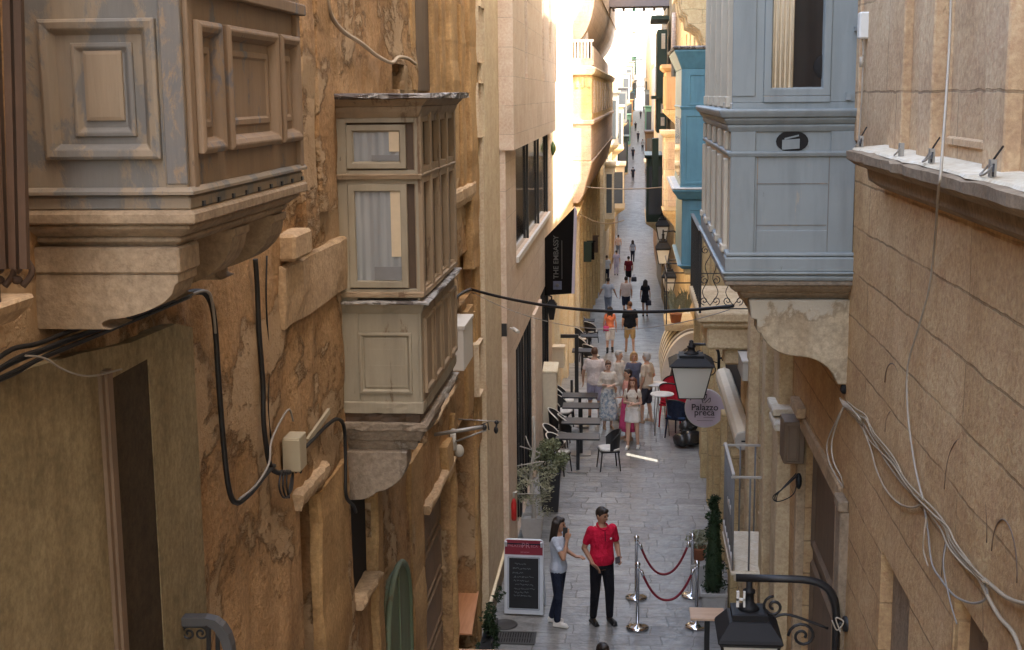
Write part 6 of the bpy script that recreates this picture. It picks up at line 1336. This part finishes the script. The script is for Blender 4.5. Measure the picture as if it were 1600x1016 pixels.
m = MB(); tr_ = smooth([p, p+Vector((.03,0,.5)), p+Vector((-.02,.03,1.1)), p+Vector((.05,.0,1.7)), p+Vector((.03,.02,2.2))], 4); m.tube(tr_, [.05-.03*i/len(tr_) for i in range(len(tr_))], 8)
for k in range(7): b = tr_[5+k]; m.tube(smooth([b, b+Vector((rl.uniform(-.2,.3), rl.uniform(-.2,.1), .15)), b+Vector((rl.uniform(-.4,.5), rl.uniform(-.3,.2), rl.uniform(.1,.3)))], 3), .011, 5)
put('trunk', m, 'bark_pale', ol)
m = MB()
for k in range(24): leaves(m, p+Vector((rl.uniform(-.30,.42), rl.uniform(-.35,.2), .82+rl.uniform(-.3,.55))), (.16,.14,.10), 70, .036, rl, .5, .3)
put('foliage', m, 'grey_leaf', ol)
m = MB(); m.rings([q_(.16, 0), q_(.19, .38), q_(.17, .38), q_(.16, .33)], True, False); put('planter', m, 'pot_grey', ol)
p = gp(750, 1003); dp = thing('leafy_plant', 'dark trailing leaves of a plant under the brown table, lower left', 'plant', p)
m = MB()
for k in range(12): leaves(m, Vector((XC+.06+rl.uniform(-.06,.14), 17.7+rl.uniform(0, 1.1), .3+rl.uniform(-.25,.35))), (.09,.14,.12), 60, .04, rl)
put('foliage', m, 'dark_leaf', dp); m = MB(); m.box(XC+.0, XC+.16, 17.6, 18.7, 0, .22); put('trough', m, 'pot_black', dp)
# fire extinguisher
p = at(803, 795, X=XK+.14); fe = thing('fire_extinguisher', 'small red extinguisher hanging on the left wall above the menu board', 'extinguisher', p)
m = MB(); m.lathe([(.02,-.2),(.04,-.19),(.045,-.15),(.045,.08),(.03,.14),(.015,.17)], p, 14); put('cylinder', m, 'extinguisher', fe); m = MB(); m.tube([p+Vector((0,0,.2)), p+Vector((0,0,.27)), p+Vector((.05,-.03,.29))], .018, 6); put('valve', m, 'white_metal', fe)
# wind screen frame and boxes on the left terrace
yw = 35.0; WP = lambda px, py: at(px, py, Y=yw)
ws = thing('wind_screen', 'black framed terrace wind screen projecting from the left wall', 'screen', WP(880, 620))
m = MB(); a = WP(901, 528); m.box(a.x-.05, a.x+.05, yw-.04, yw+.04, gz(yw), a.z); m.box(XK, a.x+.05, yw-.04, yw+.04, a.z-.0, a.z+.09); m.box(XK, a.x, yw-.02, yw+.02, gz(yw)+.0, gz(yw)+.08); put('frame', m, 'black_iron', ws)
m = MB(); m.box(XK+.4, a.x-.1, yw-.05, yw-.0, WP(0,617).z, WP(0,586).z); put('lower_panel', m, 'table_black', ws)
m = MB(); m.tube([WP(868, 612), WP(897, 611), WP(902, 598)], .03, 6); put('handrail', m, 'white_metal', ws)
yk_ = 29.8; KQ = lambda px, py: at(px, py, Y=yk_); a, b = KQ(853, 690), KQ(869, 583)
po = thing('menu_stand', 'cream upright menu stand against the left wall beside the terrace', 'stand', (a.x, yk_, 0)); m = MB(); m.box(XK, b.x, yk_, yk_+.5, 0, b.z); put('cabinet', m, 'awning_cream', po, bevel=.01); m = MB(); m.prism([(XK, yk_-.02, b.z+.01), (b.x+.03, yk_-.02, b.z+.01), (b.x+.03, yk_+.55, b.z+.12), (XK, yk_+.55, b.z+.12)], (0,0,.03)); put('lid', m, 'sunny_cream', po)
yk_ = 33.6; a, b = at(862, 575, Y=yk_), at(881, 545, Y=yk_); m = MB(); m.box(XK, b.x, yk_, yk_+.35, a.z, b.z); m.box(XK, b.x+.03, yk_-.03, yk_+.38, b.z+.003, b.z+.05); solo('menu_case', m, 'awning_cream', 'cream wall box under the black wind screen beam', 'box', (XK, yk_, a.z))
# small black lamp under the blade sign
yk_ = 31.5; p = at(862, 480, Y=yk_); wl2 = thing('wall_lantern', 'black wall lantern hanging under the dark blade sign', 'wall lamp', p)
m = MB(); m.rings([[p+Vector((r*i, r*j, z)) for i, j in ((-1,-1),(1,-1),(1,1),(-1,1))] for r, z in ((.05,-.3),(.11,.05),(.13,.06),(.05,.18))], True, False); put('body', m, 'black_iron', wl2); m = MB(); m.tube([p+Vector((0,0,.17)), p+Vector((0,0,.25)), Vector((XK, yk_, p.z+.3))], .02, 6); put('arm', m, 'black_iron', wl2)
# ------------------------------------------------------------------ people
def remeshed(name, mb, mat, parent, vox, it=4, sub=0):
    me = mb.mesh('tmp', mat); o = bpy.data.objects.new('tmp', me); C.objects.link(o)
    r = o.modifiers.new('r', 'REMESH'); r.mode = 'VOXEL'; r.voxel_size = vox; r.use_smooth_shade = True
    s = o.modifiers.new('s', 'SMOOTH'); s.factor = .5; s.iterations = it
    dg_ = bpy.context.evaluated_depsgraph_get(); nm = bpy.data.meshes.new_from_object(o.evaluated_get(dg_))
    bpy.data.objects.remove(o); bpy.data.meshes.remove(me)
    nm.name = name; nm.materials.clear(); nm.materials.append(M[mat]); nm.polygons.foreach_set('use_smooth', [True]*len(nm.polygons))
    q = bpy.data.objects.new(name, nm); C.objects.link(q); q.parent = parent; ORG[q.name] = Vector((0,0,0)); return q
TORSO = [(.82,.10,.09),(.88,.155,.108),(.95,.168,.118),(1.05,.148,.105),(1.15,.145,.10),(1.28,.165,.118),(1.37,.172,.112),(1.43,.13,.085),(1.475,.062,.062),(1.50,.05,.055)]
TORSO_F = [(.82,.10,.09),(.88,.16,.11),(.95,.168,.118),(1.06,.130,.095),(1.15,.128,.095),(1.28,.145,.125),(1.37,.150,.102),(1.43,.115,.08),(1.475,.055,.055),(1.50,.046,.05)]
def person(label, pos, H, rz, top='cloth_white', bottom='cloth_navy', kind='trousers', hair='short', hairmat='hair_dark', skin='skin', shoes='shoe_black', arms=None, feet=None, female=False,
           vox=.013, sleeve=.5, hem=.86, belly=0.0, look=0.0, nod=0.0, group=None, wide=1.0, seat=None):
    t = thing('person', label, 'person', (0,0,0), 0, group, True); s = H/1.75
    tor = TORSO_F if female else TORSO
    arms = arms or {}; feet = feet or {}
    sh = .155 if female else .178
    SHO = {i: Vector((i*sh, .0, 1.405)) for i in (-1, 1)}
    ELB = {i: Vector(arms.get(i, {}).get('e', (i*(sh+.06), .03, 1.13))) for i in (-1, 1)}
    WRI = {i: Vector(arms.get(i, {}).get('w', (i*(sh+.07), -.04, .89))) for i in (-1, 1)}
    HIP = {i: Vector((i*.085, 0, .88)) for i in (-1, 1)}
    ANK = {i: Vector((i*.085+feet.get(i, (0,0))[0], .02+feet.get(i, (0,0))[1], .085+(feet.get(i, (0,0,0))[2] if len(feet.get(i, (0,0))) > 2 else 0))) for i in (-1, 1)}
    KNE = {i: (HIP[i]+ANK[i])/2+Vector((i*.005, -.025-abs(feet.get(i, (0,0))[1])*.12, .0)) for i in (-1, 1)}
    af = .88 if female else 1.0
    def torso(mb, z0, z1, e, front=0):
        rs = []; n = 18
        zs = sorted(set([z0, z1]+[a for a, _, _ in tor if z0 < a < z1]))
        for z in zs:
            zz_ = min(max(z, tor[0][0]), tor[-1][0])
            for (a, w1, d1), (b, w2, d2) in zip(tor, tor[1:]):
                if a <= zz_ <= b: f = (zz_-a)/(b-a); w_, d_ = w1+(w2-w1)*f, d1+(d2-d1)*f; break
            bl = belly*math.exp(-((z-1.05)/.13)**2)
            rs.append([Vector((wide*(w_+e+bl*.5)*math.cos(2*math.pi*k/n), (d_+e+bl*(.5+.5*(math.sin(2*math.pi*k/n) < 0)))*math.sin(2*math.pi*k/n), z)) for k in range(n)])
        mb.rings(rs)
    body = MB(); torso(body, .82, 1.49, 0)
    Rh = Matrix.Rotation(look, 3, 'Z') @ Matrix.Rotation(nod, 3, 'X'); hc = Vector((0, -.012, 1.625)); HP = lambda x, y, z: hc+Rh @ Vector((x, y, z))
    body.cap((0, .005, 1.44), HP(0, .0, -.06), .056*af, .05*af)
    body.ell(hc, (.074, .093, .112), 14, 10, Rh); body.ell(HP(0, -.022, -.055), (.055, .066, .062), 12, 8, Rh); body.cap(HP(0, -.09, .012), HP(0, -.108, -.022), .009, .014, 8)
    for i in (-1, 1): body.ell(HP(i*.075, .012, -.005), (.012, .02, .032), 8, 6, Rh)
    for i in (-1, 1):
        body.cap(SHO[i], ELB[i], .052*af, .041*af); body.cap(ELB[i], WRI[i], .041*af, .028*af)
        d = (WRI[i]-ELB[i]).normalized(); sd = Vector((0, 1, 0)) - d*d.y; sd = sd.normalized() if sd.length > .2 else Vector((0,0,1)); nn = d.cross(sd)
        hd = arms.get(i, {}).get('h'); d = Vector(hd).normalized() if hd else d
        sd = (sd-d*sd.dot(d)).normalized(); nn = d.cross(sd)
        pc_ = WRI[i]+d*.05; body.obox(pc_, d*.048, sd*.038, nn*.013); 
        for k, L in enumerate((.066, .076, .071, .056)):
            b = WRI[i]+d*.095+sd*(-.029+.0195*k); m1 = b+d*L*.55+nn*i*.010; body.cap(b, m1, .0095, .0088, 6); body.cap(m1, m1+d*L*.38+nn*i*.022, .0088, .0075, 6)
        b = WRI[i]+d*.03-sd*.034; m1 = b-sd*.026+d*.032; body.cap(b, m1, .012, .010, 6); body.cap(m1, m1+d*.03+nn*i*.008, .010, .008, 6)
        body.cap(HIP[i], KNE[i], .082, .056); body.cap(KNE[i], ANK[i], .054, .037); body.cap(KNE[i].lerp(ANK[i], .25)+Vector((0,.012,0)), KNE[i].lerp(ANK[i], .5)+Vector((0,.005,0)), .052, .042)
        body.cap(ANK[i]+Vector((0,.02,-.045)), ANK[i]+Vector((i*.02,-.15,-.055)), .032, .026)
    remeshed('body', body, skin, t, vox*.85, 3)
    # shoes
    for i in (-1, 1):
        m = MB(); m.cap(ANK[i]+Vector((0,.035,-.04)), ANK[i]+Vector((i*.02,-.15,-.05)), .040, .034); m.obox(ANK[i]+Vector((i*.01,-.06,-.075)), (.038,0,0), (0,.125,0), (0,0,.012))
        if shoes == 'boots': m.cap(ANK[i]+Vector((0,0,.1)), ANK[i], .05, .045)
        remeshed('shoe', m, 'shoe_black' if shoes == 'boots' else shoes, t, min(vox, .012), 3)
    # top garment
    m = MB(); torso(m, hem, 1.455, .016)
    if sleeve > 0:
        for i in (-1, 1):
            if sleeve <= 1: m.cap(SHO[i]+Vector((-i*.012,0,.004)), SHO[i].lerp(ELB[i], sleeve), .069*af, .058*af)
            else: m.cap(SHO[i]+Vector((-i*.012,0,.004)), ELB[i], .069*af, .054*af); m.cap(ELB[i], ELB[i].lerp(WRI[i], sleeve-1), .055*af, .04)
    else:
        for i in (-1, 1): m.cap(SHO[i]*.72+Vector((0,0,.40)), SHO[i]*.6+Vector((0,0,.58)), .03, .02)
    g_top = remeshed('top', m, top, t, vox, 4)
    # lower garment
    m = MB()
    if kind in ('trousers', 'shorts'):
        rs_ = MB(); torso(m, .83, 1.02, .012)
        for i in (-1, 1):
            if kind == 'trousers':
                m.cap(HIP[i], KNE[i], .098, .072); m.cap(KNE[i], ANK[i]+Vector((0,0,.02)), .072, .054)
            else: m.cap(HIP[i], KNE[i].lerp(HIP[i], .12), .105, .088)
        remeshed(kind, m, bottom, t, vox, 4)
    else:
        zl, flare = {'skirt': (.66, .20), 'long_skirt': (.24, .26), 'dress': (.60, .2)}[kind]
        n = 28; rs = []
        for k in range(9):
            f = k/8; z = 1.03+(zl-1.03)*f; r = .155+(flare-.155)*f**.8; rs.append([Vector((r*(1+.05*f*math.sin(7*2*math.pi*q/n+1))*math.cos(2*math.pi*q/n), r*.82*(1+.05*f*math.sin(7*2*math.pi*q/n+1))*math.sin(2*math.pi*q/n), z)) for q in range(n)])
        m.rings(rs); me_ = put('skirt', m, bottom, t)
    # hair
    m = MB(); m.ell(HP(0, .018, .028), (.083, .094, .100), 14, 10, Rh); m.ell(HP(0, -.045, .085), (.062, .045, .035), 10, 6, Rh)
    if hair in ('long', 'verylong'):
        zb = {'long': -.26, 'verylong': -.40}[hair]
        for x in (-.055, 0, .055): m.cap(HP(x, .05, .03), HP(x*1.25, .085, zb), .052, .036)
        for i in (-1, 1): m.cap(HP(i*.07, .0, .03), HP(i*(.088 if hair == 'long' else .105), .02+(0 if hair == 'long' else -.13), zb+.04), .030, .028 if hair == 'long' else .045)
    elif hair == 'bob':
        for x in (-.05, .05): m.cap(HP(x, .04, .03), HP(x*1.3, .045, -.10), .05, .04)
    elif hair == 'bun': m.ell(HP(0, .115, .06), (.045, .04, .045), 10, 8, Rh)
    elif hair == 'back': m.ell(HP(0, .03, -.02), (.079, .082, .08), 12, 8, Rh)
    if hair != 'bald': remeshed('hair', m, hairmat, t, min(vox, .011), 2)
    # face details
    for i in (-1, 1):
        m = MB(); m.ell(HP(i*.030, -.086, .012), (.013, .008, .007), 8, 6, Rh); put('eye', m, 'eye_dark', t); m = MB(); m.bar(HP(i*.018, -.092, .03), HP(i*.046, -.084, .031), .006, .006); put('eyebrow', m, hairmat if hair != 'bald' else 'hair_grey', t)
    m = MB(); m.ell(HP(0, -.090, -.058), (.022, .006, .006), 8, 6, Rh); put('mouth', m, 'lip', t)
    t.location = pos; t.rotation_euler = (0, 0, rz); t.scale = (s, s, s)
    return t
def near_item(t, local):        # world point from a person's local coordinates
    return Matrix.Translation(t.location) @ Matrix.Rotation(t.rotation_euler.z, 4, 'Z') @ Matrix.Scale(t.scale.x, 4) @ Vector(local)
# man in red
man = person('man in a red polo shirt and black trousers standing beside the rope posts', gp(940, 972), 1.80, R_(24), 'cloth_red', 'cloth_black', 'trousers', 'short', 'hair_dark', 'skin_tan', 'shoe_black',
    arms={-1: dict(e=(-.25,.06,1.14), w=(-.19,-.13,.95), h=(.5,-.5,-.5)), 1: dict(e=(.25,.03,1.14), w=(.19,-.20,1.02), h=(-.4,-.8,-.1))}, feet={-1: (-.03,.02), 1: (.03,-.05)}, vox=.0095, sleeve=.62, hem=.90, belly=.035, look=R_(24), nod=R_(12), wide=1.0)
m = MB(); torso_c = [Vector((.0,-.118,1.40)), Vector((.0,-.142,1.30))]
m.bar((-.004,-.128,1.42), (-.004,-.150,1.28), .012, .006)
put('button_placket', m, 'cloth_maroon', man)
m = MB()
for i in (-1, 1): m.tube(smooth([(0,-.098,1.425), (i*.05,-.09,1.445), (i*.075,-.03,1.475), (i*.05,.05,1.49), (0,.065,1.492)], 4), .014, 6)
put('collar', m, 'cloth_red', man)
m = MB(); m.ell((.09,-.128,1.30), (.016,.006,.014), 8, 6); put('chest_logo', m, 'cloth_white', man)
q_ = near_item(man, (.12, -.30, 1.03)); m = MB(); m.obox(q_, (.035,.01,.01), (-.005,.07,.02), (0,-.002,.005)); solo('phone', m, 'dark_metal', "dark phone held in the red shirted man's hand", 'phone', q_)
# woman in light blue
wom = person('woman in a light blue T-shirt and dark jeans holding a hand to her face', gp(873, 976), 1.68, R_(72), 'cloth_lightblue', 'cloth_navy', 'trousers', 'long', 'hair_dark', 'skin_tan', 'shoe_white', female=True,
    arms={-1: dict(e=(-.21,-.16,1.16), w=(-.06,-.17,1.42), h=(.15,.1,.9)), 1: dict(e=(.22,-.05,1.14), w=(.06,-.27,1.12), h=(-.3,-.9,.15))}, feet={-1: (.02,-.02), 1: (-.01,.12)}, vox=.0095, sleeve=.5, hem=.88, nod=R_(4))
q_ = near_item(wom, (-.055, -.135, 1.53)); m = MB(); m.obox(q_, (.034,0,0), (0,.004,.002), (0,.0,.07)); solo('phone', m, 'dark_metal', "dark phone held up to the light blue shirted woman's face", 'phone', q_)
# group in the middle of the street
gpn = 'people standing together in the street'
def P_(px, py): return gp(px, py)
person('man with brown hair seen from behind in a pale shirt and blue grey shorts', P_(929, 655), 1.80, R_(176), 'cloth_pinkwhite', 'cloth_lilac', 'shorts', 'short', 'hair_brown', 'skin', 'shoe_black', sleeve=.6, hem=.84, wide=1.12, feet={-1: (-.04,.05), 1: (.04,-.1)}, arms={-1: dict(e=(-.27,-.02,1.13), w=(-.26,-.17,.98)), 1: dict(e=(.27,0,1.13), w=(.28,-.08,.9))})
person('woman in a long blue grey skirt and white cardigan looking at her hands', P_(950, 669), 1.64, R_(8), 'cloth_cream', 'cloth_dress', 'long_skirt', 'bun', 'hair_brown', 'skin_pale', 'shoe_tan', female=True, sleeve=1.4, hem=.9, nod=R_(14), arms={-1: dict(e=(-.24,.02,1.12), w=(-.05,-.22,1.16)), 1: dict(e=(.24,.02,1.12), w=(.05,-.22,1.15))})
person('grey haired man in a beige shirt turned to the right', P_(966, 655), 1.72, R_(60), 'cloth_cream', 'cloth_white', 'trousers', 'short', 'hair_grey', 'skin', 'shoe_tan', sleeve=.6, hem=.84, belly=.03)
person('blonde woman in a dark slate top at the back of the group', P_(990, 654), 1.68, R_(5), 'cloth_slate', 'cloth_charcoal', 'trousers', 'bob', 'hair_blond', 'skin', 'shoe_tan', female=True, sleeve=.6)
person('dark haired woman in a coral top and long pink skirt with hair tied back', P_(981, 687), 1.66, R_(-60), 'cloth_coral', 'cloth_pink', 'long_skirt', 'back', 'hair_dark', 'skin', 'shoe_tan', female=True, sleeve=.0, hem=.95, arms={1: dict(e=(.2,-.08,1.12), w=(.12,-.28,1.1))})
person('young woman with long auburn hair in a cream top and white skirt', P_(988, 700), 1.62, R_(-8), 'cloth_cream', 'cloth_white', 'skirt', 'verylong', 'hair_red', 'skin_pale', 'shoe_white', female=True, sleeve=.4, hem=.92, nod=R_(10), arms={-1: dict(e=(-.2,.0,1.12), w=(-.02,-.22,1.17)), 1: dict(e=(.2,.0,1.12), w=(.03,-.22,1.12))}, feet={-1: (-.02,-.05), 1: (.04,.06)})
person('older balding man in a beige shirt and dark shorts turned away', P_(1010, 660), 1.74, R_(-118), 'cloth_beige', 'cloth_charcoal', 'shorts', 'back', 'hair_grey', 'skin', 'shoe_tan', sleeve=.7, hem=.82, belly=.05, wide=1.1, arms={-1: dict(e=(-.26,.06,1.14), w=(-.15,-.1,.95))}, feet={-1: (-.03,.05), 1: (.03,-.08)})
# walking away
person('dark haired woman in an orange top and white shorts walking away', P_(953, 551), 1.64, R_(178), 'cloth_orange', 'cloth_white', 'shorts', 'long', 'hair_dark', 'skin', 'boots', female=True, sleeve=.35, hem=.95, feet={-1: (0,-.1), 1: (0,.12)}, vox=.016)
person('broad man in a black T-shirt and khaki shorts walking away', P_(984, 550), 1.80, R_(182), 'cloth_black', 'cloth_khaki', 'shorts', 'short', 'hair_brown', 'skin', 'shoe_tan', sleeve=.7, hem=.82, wide=1.22, feet={-1: (-.04,.08), 1: (.04,-.08)}, vox=.016)
person('man in a light blue shirt and jeans, left of three walking away', P_(950, 494), 1.74, R_(170), 'cloth_lightblue', 'cloth_denim', 'trousers', 'short', 'hair_dark', 'skin', 'shoe_black', sleeve=.6, feet={-1: (0,.15), 1: (0,-.1)}, arms={-1: dict(e=(-.3,.05,1.17), w=(-.36,-.05,.95)), 1: dict(e=(.3,.05,1.17), w=(.38,-.02,1.0))}, vox=.018)
person('man in a pale grey shirt and dark shorts, middle of three walking away', P_(978, 494), 1.80, R_(185), 'cloth_pinkwhite', 'cloth_navy', 'shorts', 'short', 'hair_dark', 'skin', 'shoe_black', sleeve=.7, wide=1.15, feet={-1: (0,-.1), 1: (0,.1)}, vox=.018)
person('woman with long dark hair in a black dress, right of three walking away', P_(1008, 494), 1.66, R_(182), 'cloth_black', 'cloth_black', 'skirt', 'verylong', 'hair_dark', 'skin', 'shoe_black', female=True, sleeve=.5, vox=.018)
person('man in dark red and black carrying a bag, walking down the middle', P_(982, 446), 1.80, R_(180), 'cloth_maroon', 'cloth_black', 'shorts', 'short', 'hair_dark', 'skin', 'shoe_black', sleeve=.6, wide=1.1, vox=.02)
person('woman in a grey top and dark jeans walking alone near the bright paving', P_(988.5, 409), 1.70, R_(176), 'cloth_bluegrey', 'cloth_navy', 'trousers', 'long', 'hair_dark', 'skin', 'shoe_black', female=True, sleeve=.6, vox=.022, feet={-1: (0,.12), 1: (0,-.1)})
person('person in a pale shirt and dark trousers by the left pilasters', P_(948, 441), 1.72, R_(175), 'cloth_lightblue', 'cloth_navy', 'trousers', 'short', 'hair_dark', 'skin', 'shoe_black', sleeve=.6, vox=.02, wide=1.1)
person('person in lilac clothes walking close to the left side', P_(963, 430), 1.74, R_(180), 'cloth_lilac', 'cloth_lilac', 'trousers', 'short', 'hair_dark', 'skin', 'shoe_black', sleeve=.6, vox=.022)
person('farther person in a pinkish white shirt at the left side', P_(966, 400), 1.74, R_(180), 'cloth_pinkwhite', 'cloth_denim', 'trousers', 'short', 'hair_dark', 'skin', 'shoe_black', sleeve=.6, vox=.024)
p = at(942, 1004, Z=1.66)
person('person whose dark haired head just shows at the bottom edge', Vector((p.x, p.y, 0)), 1.66, R_(20), 'cloth_black', 'cloth_navy', 'trousers', 'back', 'hair_dark', 'skin', 'shoe_black', vox=.013)
for px, py, lab in [(989, 284, 'dark dressed figure on the rising far part of the street'), (1001, 186, 'tiny figure in dark clothes near the top of the street'), (1009, 200, 'tiny figure in pale clothes near the top of the street, right'), (993, 205, 'tiny figure in grey near the top of the street, left'), (997, 222, 'tiny dark figure below the top of the street, middle'), (1004, 236, 'tiny pale figure below the top of the street, right'), (989, 250, 'tiny dark figure below the top of the street, far left'), (1006, 176, 'farthest tiny dark figure at the very top of the street')]:
    person(lab, P_(px, py), 1.72, R_(180), 'cloth_white' if 'pale' in lab else 'cloth_charcoal', 'cloth_charcoal', 'trousers', 'short', 'hair_dark', 'skin', 'shoe_black', vox=.03)
# bags
def bag(px, py, z, s, mat, lab):
    p = gp(px, py); p = p+Vector((0,-.08,z)); t = thing('bag', lab, 'bag', p); m = MB(); m.rings([[p+Vector((i*a, j*a*.45, h)) for i, j in ((-1,-1),(1,-1),(1,1),(-1,1))] for a, h in ((s*.9,0),(s,.04),(s*.95,s*1.6),(s*.8,s*1.7))]); put('body', m, mat, t)
    m = MB(); m.tube([p+Vector((-s*.5,0,s*1.7)), p+Vector((0,0,s*2.8)), p+Vector((s*.5,0,s*1.7))], .012, 6); put('handle', m, mat, t)
bag(990.5, 446, .25, .16, 'cloth_charcoal', 'dark bag hanging beside the man in dark red'); bag(947, 551, .78, .10, 'cloth_pink', "pink handbag at the orange topped woman's side"); bag(972, 660, .35, .15, 'cloth_white', 'white carrier bag among the people standing in the street'); bag(1013, 494, .5, .13, 'cloth_charcoal', "dark handbag beside the woman in black")
